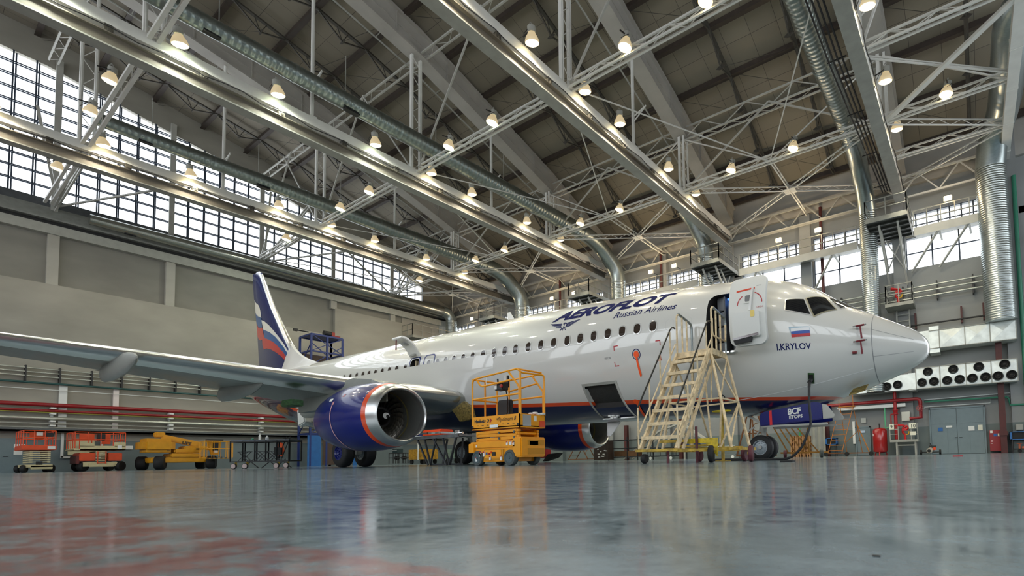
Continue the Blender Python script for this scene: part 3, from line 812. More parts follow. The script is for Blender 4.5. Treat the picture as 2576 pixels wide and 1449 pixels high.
# pitot probes with red covers
for u, ph in ((1.33, 1.375), (1.33, 1.712)):
    b0 = Vector(fus(u, ph, 0)); b1 = Vector(fus(u, ph, .13))
    p = MB(); p.bar(b0, b1, .05, .02); p.tube(b1+Vector((-.08, 0, 0)), b1+Vector((.2, 0, .01)), .017, 8)
    pr = p.build('pitot_probe', CHROME, air)
    p = MB(); p.tube(b1+Vector((-.02, 0, 0)), b1+Vector((.16, 0, .01)), .022, 8); p.ext([b1+Vector((.06, -.02, -.02)), b1+Vector((.09, -.02, -.02)), b1+Vector((.12, -.03, -.30)), b1+Vector((.08, -.03, -.30))], (0, .008, 0))
    p.build('streamer', REDT, pr)
p = MB(); b0 = Vector(fus(1.37, 1.93, .03)); p.tube(b0, b0+Vector((-.09, -.02, 0)), .03, 8); p.build('vane_cover', REDT, air)
# ground power receptacle with plug and hanging cable
q4 = [(2.446, 2.22), (2.306, 2.237), (2.354, 2.422), (2.492, 2.403)]
rc = quad_patch(q4, .008, 'power_receptacle', PRIMG); quad_patch(q4, .014, 'socket_plate', INTD, -.3, rc)
b0 = Vector(fus(2.40, 2.33, .02)); b1 = b0+Vector((.02, -.24, -.1))
p = MB(); p.tube(b0, b1, .05, 8); p.tube(b1, b1+Vector((0, -.05, -.12)), .035, 8)
p.build('plug', DARK, rc)
pc = MB(); g0 = b1+Vector((0, -.05, -.1))
pts = [g0, g0+Vector((.0, -.04, -.45)), g0+Vector((.02, -.05, -.85)), (-2.4, -1.62, .62), (-2.55, -1.6, .3), (-2.85, -1.5, .06), (-3.3, -1.3, .03), (-4.2, -1.2, .03), (-5.0, -.9, .03), (-5.6, .3, .03), (-5.4, 2.5, .03)]
fine = []
for i in range(len(pts)-1):
    P0, P1, P2, P3 = [Vector(pts[max(0, min(len(pts)-1, i+j))]) for j in (-1, 0, 1, 2)]
    for k in range(5):
        t = k/5; fine.append(.5*((2*P1)+(-P0+P2)*t+(2*P0-5*P1+4*P2-P3)*t*t+(-P0+3*P1-3*P2+P3)*t**3))
pc.path(fine, .03, 8)
tag(pc.build('power_cable', mat('dark_cable', '#26282b', .6), smooth=True), 'thick black ground power cable hanging from the nose down to the floor', 'cable')

# doorway surround, galley inside, service door swung open
p = MB()
for k in range(4): p.box(-4.66, -4.42, -1.30+.0, -.95, 2.70+.4*k, 3.06+.4*k)
p.box(-4.40, -4.36, -1.5, -.95, 2.7, 4.2); gal = p.build('galley_unit', GALL, air, bevel=.015)
p = MB(); p.box(-4.30, -4.05, -1.15, -.95, 2.7, 3.5); p.box(-4.25, -4.1, -1.2, -1.1, 3.52, 3.68); p.build('galley_trolley', GALL, air, bevel=.01)
p = MB(); p.box(-4.33, -3.99, -1.4, -.92, 4.12, 4.16); p.build('blue_lamp_strip', mat('blue_light', '#3f7be0', .5, emis='#4f8cf0', es=1.2), air)
p = MB(); p.box(-4.74, -3.98, -1.86, -1.2, 2.66, 2.70); p.build('door_sill', CHROME, air)
def door_pt(u, v, off):
    """service door swung forward: u 0..0.80 forward from hinge, v height"""
    s_ = 3.90-u; z = v; ph = math.acos(max(-1, min(1, (z-3.4)/(1.80 if z > 3.4 else 2.14))))
    y = 1.86*math.sin(ph)+.42+off-.06*(u/.8)
    return (-s_, -y, z-.0)
prf = rounded(0, .85, 2.68, 4.33, .16, 5)
dm = MB(); nn = len(prf)
def fillpatch(fn, prof, m, name, parent, thick):
    f_ = flat_poly(prof)
    bm = bmesh.new(); vs = [bm.verts.new(v) for v in f_.v]; bm.faces.new(vs)
    for ax in (0, 1):
        lo_ = min(v.co[ax] for v in bm.verts); hi = max(v.co[ax] for v in bm.verts); k = lo_+.08
        while k < hi:
            co_ = [0, 0, 0]; co_[ax] = k; no = [0, 0, 0]; no[ax] = 1
            bmesh.ops.bisect_plane(bm, geom=bm.verts[:]+bm.edges[:]+bm.faces[:], plane_co=co_, plane_no=no); k += .08
    r = bmesh.ops.extrude_face_region(bm, geom=bm.faces[:])
    nv = {e for e in r['geom'] if isinstance(e, bmesh.types.BMVert)}
    out = MB(); bm.verts.index_update()
    out.v = [fn(v.co.x, v.co.y, thick if v in nv else 0) for v in bm.verts]; out.f = [tuple(v.index for v in f__.verts) for f__ in bm.faces]
    bm.free(); return out.build(name, m, parent, smooth=True)
sd = fillpatch(door_pt, prf, OFFW, 'service_door', air, .11)
DP = lambda o: (lambda u, v, t: door_pt(u, v, .11+o+t))
def slab(prof, o, th, m, name, par=None): return fillpatch(DP(o), prof, m, name, par or sd, th)
slab(rounded(.10, .74, 2.84, 3.42, .05), 0, .10, OFFW, 'slide_pack_cover')
slab([(.17, 3.95), (.60, 3.98), (.60, 4.02), (.17, 3.99)], 0, .006, mat('red_strip', '#d4452a', .5), 'warning_strip')
slab(rounded(.34, .56, 3.64, 3.86, .05), 0, .02, OFFW, 'viewport_frame'); slab(rounded(.39, .52, 3.68, 3.83, .03), .02, .002, mat('grey_viewport', '#77797a', .4), 'viewport')
slab([(.555, 4.0), (.59, 4.0), (.55, 3.45), (.50, 3.45)], .04, .05, WHG, 'handle')
slab(rounded(.545, .64, 3.28, 3.43, .025), .10, .008, mat('brass_plate', '#b7a25a', .4, .5), 'latch_plate')
slab([(.12, 2.80), (.70, 2.86), (.70, 2.91), (.12, 2.85)], .06, .07, CHROME, 'girt_bar'); slab([(.14, 2.71), (.52, 2.74), (.55, 2.83), (.12, 2.80)], .05, .09, DARK, 'slide_pouch')
arc = MB()
def arcp(cx_, cz, r, a0, a1, n=8):
    o = []
    for i in range(n): 
        t0 = math.radians(a0+(a1-a0)*i/n); t1 = math.radians(a0+(a1-a0)*(i+1)/n)
        o.append([(cx_+r*math.cos(t0), cz+r*math.sin(t0)), (cx_+(r+.022)*math.cos(t0), cz+(r+.022)*math.sin(t0)), (cx_+(r+.022)*math.cos(t1), cz+(r+.022)*math.sin(t1)), (cx_+r*math.cos(t1), cz+r*math.sin(t1))])
    return o
for pl in arcp(.50, 3.62, .27, 0, 68)+arcp(.50, 3.60, .28, 128, 178):
    f_ = [DP(.002)(a, b_, .003) for a, b_ in pl]; arc.add(f_, [(0, 1, 2, 3)])
arc.build('turn_arrow', REDM, sd)
place_text('OPEN', .055, door_pt(.66, 3.49, .125), (1, .05, 0), (0, 0, 1), 'small_marking', REDM, sd)
place_text('ARMED', .035, door_pt(.64, 4.03, .125), (1, .05, 0), (0, 0, 1), 'small_marking', SEAM, sd)
p = MB(); 
for z_ in (3.0, 3.9): p = MB(); p.bar((-3.95, -1.9, z_), (-3.85, -2.25, z_), .06, .1); p.build('hinge', STEEL2, sd)

# over-wing exits: one open with its hatch swung up, one shut; blue outlines
for s0, s1 in ((16.86, 17.45), (15.93, 16.52)):
    v0, v1 = V(1.74), V(1.23)
    frus(flat_ring(rounded(s0-.05, s1+.05, v0-.05, v1+.05, .17), rounded(s0-.005, s1+.005, v0, v1, .13)), .006, 'exit_outline', mat('exit_blue', '#1d2f7d', .35) if s0 > 16.5 else bpy.data.materials['exit_blue'], air)
p = MB(); 
hp = []
for i in range(9):
    a = i/8; ang = math.radians(62-75*a); 
    hp.append((i, a))
B0 = Vector(fus(17.15, 1.23, .03))
prof = [Vector((0, 0, 0)), Vector((0, -.18, .27)), Vector((0, -.38, .47)), Vector((0, -.60, .58)), Vector((0, -.80, .60))]
p = MB(); w2 = .33
for j, q_ in enumerate(prof):
    nrm = Vector((0, .6-.1*j, .8)).normalized()*.09
    for sx_ in (-w2, w2):
        p.v += [tuple(B0+q_+Vector((sx_, 0, 0))), tuple(B0+q_+nrm+Vector((sx_, 0, 0)))]
for j in range(len(prof)-1):
    a = j*4; b_ = a+4
    p.f += [(a, a+2, b_+2, b_), (a+1, b_+1, b_+3, a+3), (a, b_, b_+1, a+1), (a+2, a+3, b_+3, b_+2)]
p.f += [(0, 1, 3, 2), (16, 18, 19, 17)]
hat = p.build('exit_hatch', WHG, air, bevel=.02)
p = MB(); q_ = B0+Vector((0, -.42, .46)); p.cb((q_.x, q_.y, q_.z), (.22, .28, .05)); p.build('hatch_window', mat('grey_pane', '#8b8f8c', .3), hat, bevel=.01)
p = MB(); q_ = B0+Vector((-.1, -.74, .57)); p.tube(q_, q_+Vector((.02, -.02, -.38)), .022, 6); p.build('streamer', REDT, hat)
p = MB(); q_ = B0+Vector((0, -.12, .08)); p.cb((q_.x, q_.y, q_.z), (.3, .04, .08)); p.build('handle', STEEL2, hat)
p = MB(); p.box(-17.25, -17.18, -1.75, -1.62, 3.25, 4.1); p.box(-17.2, -16.95, -1.70, -1.66, 3.3, 3.75); p.build('exit_lining', mat('torn_lining', '#b8a98c', .7, var=.5, scale=9), air)
p = MB(); p.box(-17.12, -16.95, -1.70, -1.66, 3.25, 3.7); p.build('seat_back', mat('seat_blue', '#1c3350', .7), air)

# cargo opening liner and sill
p = MB(); n = 10
for i in range(n+1):
    ph = 2.105+(2.80-2.105)*i/n
    for s_ in (7.78, 8.93): p.v.append(fus(s_, ph, -.12))
p.f = [(2*i, 2*i+1, 2*i+3, 2*i+2) for i in range(n)]
p.build('cargo_liner', LINR, air, smooth=True)
p = MB(); a = Vector(fus(7.72, 2.83, .03)); b_ = Vector(fus(8.98, 2.85, .03)); p.bar(a, b_, .10, .03); p.build('cargo_sill', CHROME, air)
frus(flat_ring([(7.70, V(2.10)), (9.0, V(2.10)), (9.0, V(2.86)), (7.70, V(2.86))], [(7.78, V(2.14)), (8.92, V(2.14)), (8.92, V(2.82)), (7.78, V(2.82))]), .006, 'cargo_frame', STEEL2, air)
p = MB(); q_ = Vector(fus(8.62, 2.78, .03)); 
for k in range(5): p.cb((q_.x+.07*k, q_.y-.02+.02*math.sin(k*2), q_.z+.03*math.cos(k*3)), (.12, .1, .05))
p.build('crumpled_sheet', PAPER, air, bevel=.015)

# wing-body fairing (belly)
p = MB(); n = 24; sts = [12.6, 13.2, 14, 15.2, 17, 19, 21, 23, 24.2, 25]
gr = [.0, .35, .7, .95, 1, 1, 1, .8, .4, 0]
for s_, g_ in zip(sts, gr):
    for k in range(n+1):
        a = PI*.46+(PI*2-PI*.92)*k/n
        x_, y_, z_ = fus(s_, a)
        y2 = y_*(1+.12*g_); z2 = z_-(.14*g_ if z_ < 2.6 else 0)*max(0, min(1, (2.8-z_)))
        p.v.append((x_, y2+(-.0), z2))
for i in range(len(sts)-1):
    for k in range(n): p.f.append((i*(n+1)+k, i*(n+1)+k+1, (i+1)*(n+1)+k+1, (i+1)*(n+1)+k))
p.build('belly_fairing', LIV, air, smooth=True)

# wings ----------------------------------------------------------------
LEt = [(0, 13.3), (1.9, 14.3), (4.83, 16.0), (17.2, 22.1)]
TEt = [(0, 21.9), (1.9, 21.8), (5.8, 21.6), (17.2, 23.8)]
def wz(y): return 2.02+(y-1.9)*.103 if y > 1.9 else 2.02
af = [(0, 0), (.008, .013), (.03, .026), (.08, .042), (.18, .057), (.32, .062), (.5, .053), (.7, .034), (.88, .014), (1, .002)]
afl = [(.88, -.008), (.7, -.022), (.5, -.038), (.32, -.048), (.18, -.048), (.08, -.040), (.03, -.028), (.008, -.014)]
def wing(sg, root_z=0, lead=True):
    ys = [0.6, 1.9, 3.2, 4.83, 5.8, 8, 10.5, 13, 15, 16.6, 17.2]
    P_ = af+afl; n = len(P_); secs = []
    for y in ys:
        le, te = _it(LEt, y), _it(TEt, y); c = te-le; th = 1.25-.03*y if y < 6 else 1.07-.012*(y-6)
        if y == 17.2: th *= .3
        zt = wz(y)+.42
        tw = .02 if y < 6 else 0
        secs.append([(-(le+x*c), -sg*y, zt+z*c*th-x*c*tw+(le-4)*TILT-.14) for x, z in P_])
    return secs, n
for sg in (1, -1):
    secs, n = wing(sg)
    p = MB()
    for s_ in secs: p.v += s_
    for i in range(len(secs)-1):
        for k in range(n): p.f.append((i*n+k, i*n+(k+1) % n, (i+1)*n+(k+1) % n, (i+1)*n+k))
    p.f.append(tuple(range(n))); p.f.append(tuple(range((len(secs)-1)*n, len(secs)*n)))
    wg = p.build('wing', WGREY, air, smooth=True)
    # bare metal slat nose
    p = MB(); idx = [4, 3, 2, 1, 0, n-1, n-2, n-3, n-4]
    for i in range(1, len(secs)):
        s_ = secs[i]; c0 = Vector(s_[5]); 
        p.v += [tuple(Vector(s_[k])+(Vector(s_[k])-c0).normalized()*.012) for k in idx]
    m_ = len(idx)
    for i in range(len(secs)-2):
        for k in range(m_-1): p.f.append((i*m_+k, i*m_+k+1, (i+1)*m_+k+1, (i+1)*m_+k))
    p.build('slat', BARE, wg, smooth=True)
    # flap track fairings
    for y, s0, s1 in ((9.75, 17.4, 20.9), (6.75, 17.7, 21.3), (3.5, 19.3, 22.6)):
        r_ = MB(); zc = wz(y)+(s0-4)*TILT+.10
        prof_ = [(0, .03), (.08, .14), (.25, .24), (.5, .28), (.75, .27), (.93, .22), (1, .12)]; nn_ = 12
        for t, r in prof_:
            x_ = -(s0+(s1-s0)*t); zc2 = zc-.06-.10*t
            for k in range(nn_):
                a = 2*PI*k/nn_; r_.v.append((x_, -sg*y+r*.62*math.cos(a), zc2+r*1.15*math.sin(a)))
        for i in range(len(prof_)-1):
            for k in range(nn_): r_.f.append((i*nn_+k, i*nn_+(k+1) % nn_, (i+1)*nn_+(k+1) % nn_, (i+1)*nn_+k))
        r_.f.append(tuple(range(nn_))); r_.f.append(tuple(range(len(prof_)*nn_-nn_, len(prof_)*nn_)))
        r_.build('flap_track_fairing', WGREY, wg, smooth=True)
    # opened bay with wiring at the wing root
    p = MB(); p.ext([(-13.5, -sg*1.86, 1.6), (-13.55, -sg*1.95, 2.0), (-13.9, -sg*1.97, 2.22), (-14.5, -sg*1.99, 1.95), (-14.15, -sg*1.93, 1.52)], (0, -sg*.12, 0)); p.build('open_root_bay', BAYM, wg)
p = MB()
p.cb((-22.9, -3.1, 2.2), (.5, .35, .55)); p.ext([(-22.6, -3.4, 1.9), (-23.2, -3.4, 1.75), (-23.3, -3.4, 2.5), (-22.7, -3.4, 2.6)], (0, .3, 0))
p.build('open_fairing_end', OFFW, air, bevel=.05)

# fin ---------------------------------------------------------------------
FLE = [(5.5, 32.0), (6.9, 31.75), (9.84, 34.45), (12.35, 36.3), (12.62, 36.75)]
FTE = [(5.2, 36.2), (6.0, 36.45), (9.0, 37.0), (11.8, 37.75), (12.62, 37.8)]
def fin_y(s_, z):
    le, te = _it(FLE, z), _it(FTE, z); c = te-le; x = max(0, min(1, (s_-le)/c))
    return (1.6*math.sqrt(max(x, 0))*(1-x)+.02)*.048*c*(2.2 if z < 12.5 else 1.2)
p = MB(); zs = [5.0, 5.6, 6.2, 6.9, 7.8, 8.8, 9.84, 11, 12, 12.35, 12.55, 12.62]; xs_ = [0, .01, .04, .1, .2, .35, .5, .68, .85, 1]
for z in zs:
    le, te = _it(FLE, z), _it(FTE, z); c = te-le
    row = [(-(le+x*c), -fin_y(le+x*c, z)*(.2 if z > 12.6 else 1), z) for x in xs_]+[(-(le+x*c), fin_y(le+x*c, z)*(.2 if z > 12.6 else 1), z) for x in xs_[-2:0:-1]]
    p.v += row; n = len(row)
for i in range(len(zs)-1):
    for k in range(n): p.f.append((i*n+k, i*n+(k+1) % n, (i+1)*n+(k+1) % n, (i+1)*n+k))
p.f.append(tuple(range(n))); p.f.append(tuple(range((len(zs)-1)*n, len(zs)*n)))
fin = p.build('fin', NAVYF, air, smooth=True)
p = MB()  # bare leading edge
zs2 = [6.3, 6.9, 8, 9.84, 11, 12.3, 12.55]
for z in zs2:
    le = _it(FLE, z)
    for x in (.26, .1, .03, -.012): p.v.append((-(le+x), -fin_y(le+max(x, 0), z)-.008, z))
    for x in (.03, .1, .26): p.v.append((-(le+x), fin_y(le+x, z)+.008, z))
for i in range(len(zs2)-1):
    for k in range(6): p.f.append((i*7+k, i*7+k+1, (i+1)*7+k+1, (i+1)*7+k))
p.build('fin_leading_edge', BARE, fin, smooth=True)
p = MB()  # dorsal fillet, white
dl = [(28.2, 5.62, .03), (29.0, 5.78, .08), (29.82, 6.02, .12), (30.77, 6.40, .15), (31.5, 6.82, .16), (32.05, 7.25, .15), (32.3, 7.5, .1)]
for s_, z, w_ in dl:
    p.v += [(-s_, 0, z), (-s_, -w_*.6, z-.06), (-s_, -w_*1.3, z-.5), (-s_, -w_*3.6-.1, 5.28), (-s_, w_*3.6+.1, 5.28), (-s_, w_*1.3, z-.5), (-s_, w_*.6, z-.06)]
for i in range(len(dl)-1):
    for k in range(7): p.f.append((i*7+k, i*7+(k+1) % 7, (i+1)*7+(k+1) % 7, (i+1)*7+k))
p.build('dorsal_fillet', WHG, fin, smooth=True)
def find(pts, m_, nm_):
    decal(flat_poly(pts), lambda u, v: (-u, -fin_y(u, v)-.012, v), nm_, m_, fin, .15)
    decal(flat_poly(pts), lambda u, v: (-u, fin_y(u, v)+.012, v), nm_, m_, fin, .15)
FWH = mat('fin_white', '#dcdcd6', .3, coat=.5); FBL = mat('fin_mid_blue', '#28568f', .3, coat=.5); FRD = mat('fin_red', '#b93632', .3, coat=.5)
find([(37.36, 10.85), (37.01, 10.58), (36.52, 10.36), (36.27, 10.16), (36.08, 9.87), (35.88, 9.38), (36.18, 9.51), (36.6, 9.63), (36.97, 9.83), (37.2, 9.98)], FWH, 'white_wave')
find([(37.2, 9.98), (36.97, 9.83), (36.6, 9.63), (36.18, 9.51), (35.88, 9.38), (35.72, 8.75), (36.21, 8.83), (36.57, 8.93), (36.86, 9.14), (37.02, 9.28)], FBL, 'blue_wave')
find([(37.02, 9.28), (36.86, 9.11), (36.57, 8.9), (36.21, 8.8), (35.68, 8.73), (35.47, 8.35), (35.19, 7.96), (35.33, 7.29), (35.64, 7.63), (35.71, 7.99), (36.06, 7.99), (36.42, 8.09), (36.66, 8.26), (36.82, 8.42)], FRD, 'red_wave')
find([(35.88, 9.25), (35.29, 9.05), (34.6, 8.71), (33.92, 8.28), (33.26, 7.82), (32.61, 7.32), (32.18, 6.93), (31.86, 6.59), (31.8, 6.2), (31.97, 6.5), (32.39, 6.98), (32.93, 7.39), (33.58, 7.82), (34.36, 8.21), (35.04, 8.44), (35.5, 8.58)], FWH, 'white_wave')
find([(35.5, 8.58), (35.04, 8.44), (34.36, 8.21), (33.58, 7.82), (32.93, 7.39), (32.39, 6.98), (31.97, 6.5), (31.9, 6.1), (31.9, 5.8), (32.0, 6.2), (32.49, 6.75), (33.13, 7.18), (33.78, 7.53), (34.68, 7.84), (35.25, 8.0)], FBL, 'blue_wave')
find([(35.25, 8.0), (34.68, 7.84), (33.78, 7.53), (33.13, 7.18), (32.49, 6.75), (32.0, 6.2), (31.93, 5.62), (32.05, 5.62), (32.16, 6.1), (32.69, 6.52), (33.33, 6.84), (34.09, 7.12), (34.77, 7.28), (35.39, 7.3)], FRD, 'red_wave')
# tailplane
for sg in (1, -1):
    p = MB(); 
    for y, le, te, z, t in ((.4, 32.9, 36.9, 4.55, .26), (3.8, 34.8, 37.2, 4.75, .16), (7.1, 36.5, 37.8, 4.92, .07)):
        for x, zz in ((0, 0), (.08, .5), (.4, .8), (1, 0), (.4, -.6), (.08, -.4)): p.v.append(acp(le+(te-le)*x, sg*y, z+zz*t))
    for i in range(2):
        for k in range(6): p.f.append((i*6+k, i*6+(k+1) % 6, (i+1)*6+(k+1) % 6, (i+1)*6+k))
    p.f.append(tuple(range(12, 18))); p.f.append(tuple(range(6)))
    p.build('tailplane', WGREY, air, smooth=True)

# engines ------------------------------------------------------------------
def engine(sg):
    s0, zc = 13.18, 1.535; o = Vector((-s0, -sg*4.83, zc)); ax = (-1, 0, 0)
    prof = [(.50, .985), (.8, 1.035), (1.2, 1.07), (1.7, 1.085), (2.2, 1.07), (2.7, 1.02), (3.2, .93), (3.6, .83), (3.6, .80), (3.0, .86)]
    p = MB(); p.lathe(o, ax, prof, 64)
    # flattened underside
    p.v = [(x, y, zc+(z-zc)*(.955 if z < zc else 1)) for x, y, z in p.v]
    en = p.build('engine_cowl', NAVY, air, smooth=True)
    p = MB(); p.lathe(o, ax, [(.33, .948), (.50, .985)], 64); p.v = [(x, y, zc+(z-zc)*(.955 if z < zc else 1)) for x, y, z in p.v]; p.build('orange_band', ORNG, en, smooth=True)
    p = MB(); p.lathe(o, ax, [(.33, .948), (.2, .915), (.08, .865), (.015, .82), (0, .79), (.02, .765), (.08, .745), (.2, .735)], 64); p.v = [(x, y, zc+(z-zc)*(.965 if z < zc else 1)) for x, y, z in p.v]; p.build('inlet_lip', LIPM, en, smooth=True)
    p = MB(); p.lathe(o, ax, [(.2, .735), (.4, .745), (.7, .77), (.92, .78), (1.45, .785)], 64); p.build('inlet_duct', DUCTM, en, smooth=True)
    p = MB(); p.lathe(o, ax, [(.90, .765), (.98, .766), (1.0, .78)], 64); p.build('fan_seal_ring', mat('tan_seal', '#8f8450', .6) if sg == 1 else bpy.data.materials['tan_seal'], en, smooth=True)
    p = MB(); p.lathe(o, ax, [(.78, .0), (.8, .05), (.88, .13), (1.0, .2), (1.12, .25), (1.3, .26)], 32); sp_ = p.build('spinner', mat('spinner_black', '#101011', .3) if sg == 1 else bpy.data.materials['spinner_black'], en, smooth=True)
    p = MB(); n = 16
    for i in range(n+1):
        a = 2*PI*i/n*.72; 
        for r in (.045, .045+.065*math.sin(PI*(i+1)/(n+2))): 
            t = .80+(r-.05)*1.0 if r > .05 else .798
            p.v.append(tuple(o+Vector((-(t-.012), 0, 0))+Vector((0, math.cos(a)*r*1.15, math.sin(a)*r*1.15))))
    p.f = [(2*i, 2*i+1, 2*i+3, 2*i+2) for i in range(n)]; p.build('swirl_mark', PAPER, en)
    p = MB(); p.lathe(o, ax, [(1.12, .25), (1.14, .32), (1.5, .34)], 32); p.lathe(o, ax, [(1.4, .0), (1.4, .785)], 32); p.build('fan_disc', INTD, en)
    p = MB(); NB = 24
    for b_ in range(NB):
        a0 = 2*PI*b_/NB; m_ = 7
        for j in range(m_):
            r = .30+(.77-.30)*j/(m_-1); tw = math.radians(25+40*j/(m_-1)); ch = .125+.05*math.sin(PI*j/(m_-1)*.8)
            dt = math.sin(tw)*ch/r; dx = math.cos(tw)*ch
            sw = -.10*(j/(m_-1))**2
            for e, q in ((0, -1), (1, 1)):
                a = a0+q*dt/2*sg*-1+sw*2; x = 1.13+q*dx/2*.9
                p.v.append((o.x-x, o.y+math.cos(a)*r, o.z+math.sin(a)*r))
        k0 = b_*m_*2
        p.f += [(k0+2*j, k0+2*j+1, k0+2*j+3, k0+2*j+2) for j in range(m_-1)]
    p.build('fan_blades', FANM, en)
    p = MB(); p.lathe(o, ax, [(3.0, .62), (3.6, .58), (4.3, .46), (4.6, .40), (4.6, .36), (4.2, .3), (5.0, .05)], 32); p.build('core_nozzle', LIPM, en, smooth=True)
    # pylon
    p = MB()
    for x, z, w_ in ((-14.0, 2.50, .02), (-14.6, 2.72, .16), (-15.6, 2.86, .2), (-17.2, 2.75, .2), (-19.5, 2.4, .12)):
        p.v += [(x, o.y-w_, 2.0), (x, o.y+w_, 2.0), (x, o.y+w_, z), (x, o.y-w_, z)]
    for i in range(4):
        for k in range(4): p.f.append((i*4+k, i*4+(k+1) % 4, (i+1)*4+(k+1) % 4, (i+1)*4+k))
    p.f += [(0, 1, 2, 3), (16, 17, 18, 19)]
    p.build('pylon', WGREY, en, smooth=False)
    # pale bonding strip and rivet dots on the outer cowl side
    p = MB(); n = 24
    for i in range(n+1):
        a = math.radians(20-105*i/n)
        for x in (2.02, 2.07): 
            r = 1.083; p.v.append((o.x-x, o.y-sg*math.cos(a)*r, zc+math.sin(a)*r*(.955 if a < 0 else 1)))
    p.f = [(2*i, 2*i+1, 2*i+3, 2*i+2) for i in range(n)]; p.build('pink_strip', mat('pink_tape', '#c79aa5', .6) if sg == 1 else bpy.data.materials['pink_tape'], en)
    if sg == 1:
        p = MB()
        for i in range(26):
            a = math.radians(28+5.2*i); x = .52 if i % 2 else .57; r = .993
            p.add([(o.x-x+dx_, o.y-math.cos(a)*(r+.004)-0, zc+math.sin(a)*(r+.004)) for dx_, _ in ((0, 0), (.03, 0))]+[(o.x-x+.03, o.y-math.cos(a+.022)*(r+.004), zc+math.sin(a+.022)*(r+.004)), (o.x-x, o.y-math.cos(a+.022)*(r+.004), zc+math.sin(a+.022)*(r+.004))], [(0, 1, 2, 3)])
        p.build('rivets', PAPER, en)
        def sq(x, a, w_, h_, m_, nm_):
            r = 1.085; q = MB(); q.add([(o.x-x-dx_, o.y-math.cos(a+da)*r, zc+math.sin(a+da)*r) for dx_, da in ((-w_, -h_), (w_, -h_), (w_, h_), (-w_, h_))], [(0, 1, 2, 3)]); q.build(nm_, m_, en)
        sq(2.25, .52, .09, .045, PAPER, 'placard'); sq(2.02, .40, .05, .05, mat('pale_red_mark', '#c98c92', .6), 'warning_mark'); sq(1.6, .62, .055, .05, bpy.data.materials['pale_red_mark'], 'warning_mark')
        q = MB(); q.cb((o.x-1.3-2.0, o.y, 2.68), (.75, .3, .2)); q.build('open_pylon_panel', PRIMG, en, bevel=.05)
        q = MB(); q.box(-18.0, -17.3, o.y-1.3, o.y-.9, 2.02, 2.24); q.build('open_flap_bay', PRIMG, en, bevel=.03)
    return en
engine(1); engine(-1)

# landing gear ----------------------------------------------------------------
def wheel(par, c, r, w, hub_r, hubm, nm='wheel', side=-1):
    p = MB(); p.lathe((c[0], c[1]-w/2, c[2]), (0, 1, 0), [(.0, hub_r), (.0, r*.86), (w*.12, r*.97), (w*.3, r), (w*.7, r), (w*.88, r*.97), (w, r*.86), (w, hub_r)], 40)
    t_ = p.build(nm, TYRE, par, smooth=True)
    p = MB(); p.lathe((c[0], c[1]-w/2, c[2]), (0, 1, 0), [(.03, 0), (.0, hub_r*.22), (.04, hub_r*.3), (.05, hub_r*.8), (.0, hub_r*.92), (.0, hub_r), (w, hub_r), (w-.03, 0)], 32)
    for k in range(10):
        a = 2*PI*k/10; p.cb((c[0]+math.cos(a)*hub_r*.6, c[1]-w/2+.04, c[2]+math.sin(a)*hub_r*.6), (.03, .03, .03))
    p.build('hub', hubm, par, smooth=True)
    return t_
ng = MB(); ng.tube((-4.0, 0, .34), (-3.95, 0, 1.5), .07, 12); ng.tube((-4.0, 0, .75), (-3.95, 0, 1.6), .1, 12); ng.tube((-4, -.3, .34), (-4, .3, .34), .05, 10)
ng.bar((-3.97, 0, .95), (-4.75, 0, 1.45), .06); ng.bar((-4.03, -.05, .42), (-4.22, -.05, .62), .04); ng.bar((-4.22, -.05, .62), (-4.03, -.05, .85), .04); ng.bar((-4.2, -.1, .9), (-4.5, -.12, .72), .04)
gr_ = ng.build('nose_gear', STEEL, air, smooth=True)
for y in (-.2, .2): wheel(gr_, (-4.0, y, .335), .335, .2, .2, HUB)
p = MB(); p.box(-4.05, -3.9, -.1, .1, 1.05, 1.12); p.build('red_pin', RED, gr_)
for sg in (1, -1):
    Y = -sg*.56; d = MB()
    sh_ = [(-3.88, .88), (-2.30, .985), (-2.30, 1.33), (-2.36, 1.39), (-2.5, 1.42), (-3.82, 1.25), (-3.9, 1.16)]
    d.ext([(x, Y, z) for x, z in sh_], (0, sg*.05, 0)); dd = d.build('nose_gear_door', NAVY, air, bevel=.02)
    d = MB(); d.ext([(-2.30, Y+sg*.01, .985), (-2.06, Y+sg*.01, 1.0), (-2.02, Y+sg*.01, 1.06), (-2.2, Y+sg*.01, 1.33), (-2.32, Y+sg*.01, 1.36)], (0, sg*.05, 0)); d.box(-3.86, -2.2, Y+sg*.02, Y+sg*.08, .85, .9)
    d.build('door_frame', STEEL, dd, bevel=.01)
    if sg == 1:
        d = MB(); d.add([(-3.62, Y-.008, .90), (-3.55, Y-.008, .905), (-3.56, Y-.008, 1.285), (-3.63, Y-.008, 1.275)], [(0, 1, 2, 3)]); d.build('red_stripe', mat('signal_red', '#e0242f', .5), dd)
        place_text('BCF', .21, (-3.15, Y-.012, 1.14), (1, 0, .07), (0, 0, 1), 'door_lettering', PAPER, dd, bold=.008, width=.33)
        place_text('ETOPS', .115, (-3.12, Y-.012, 1.03), (1, 0, .07), (0, 0, 1), 'door_lettering', PAPER, dd, bold=.004, width=.34)
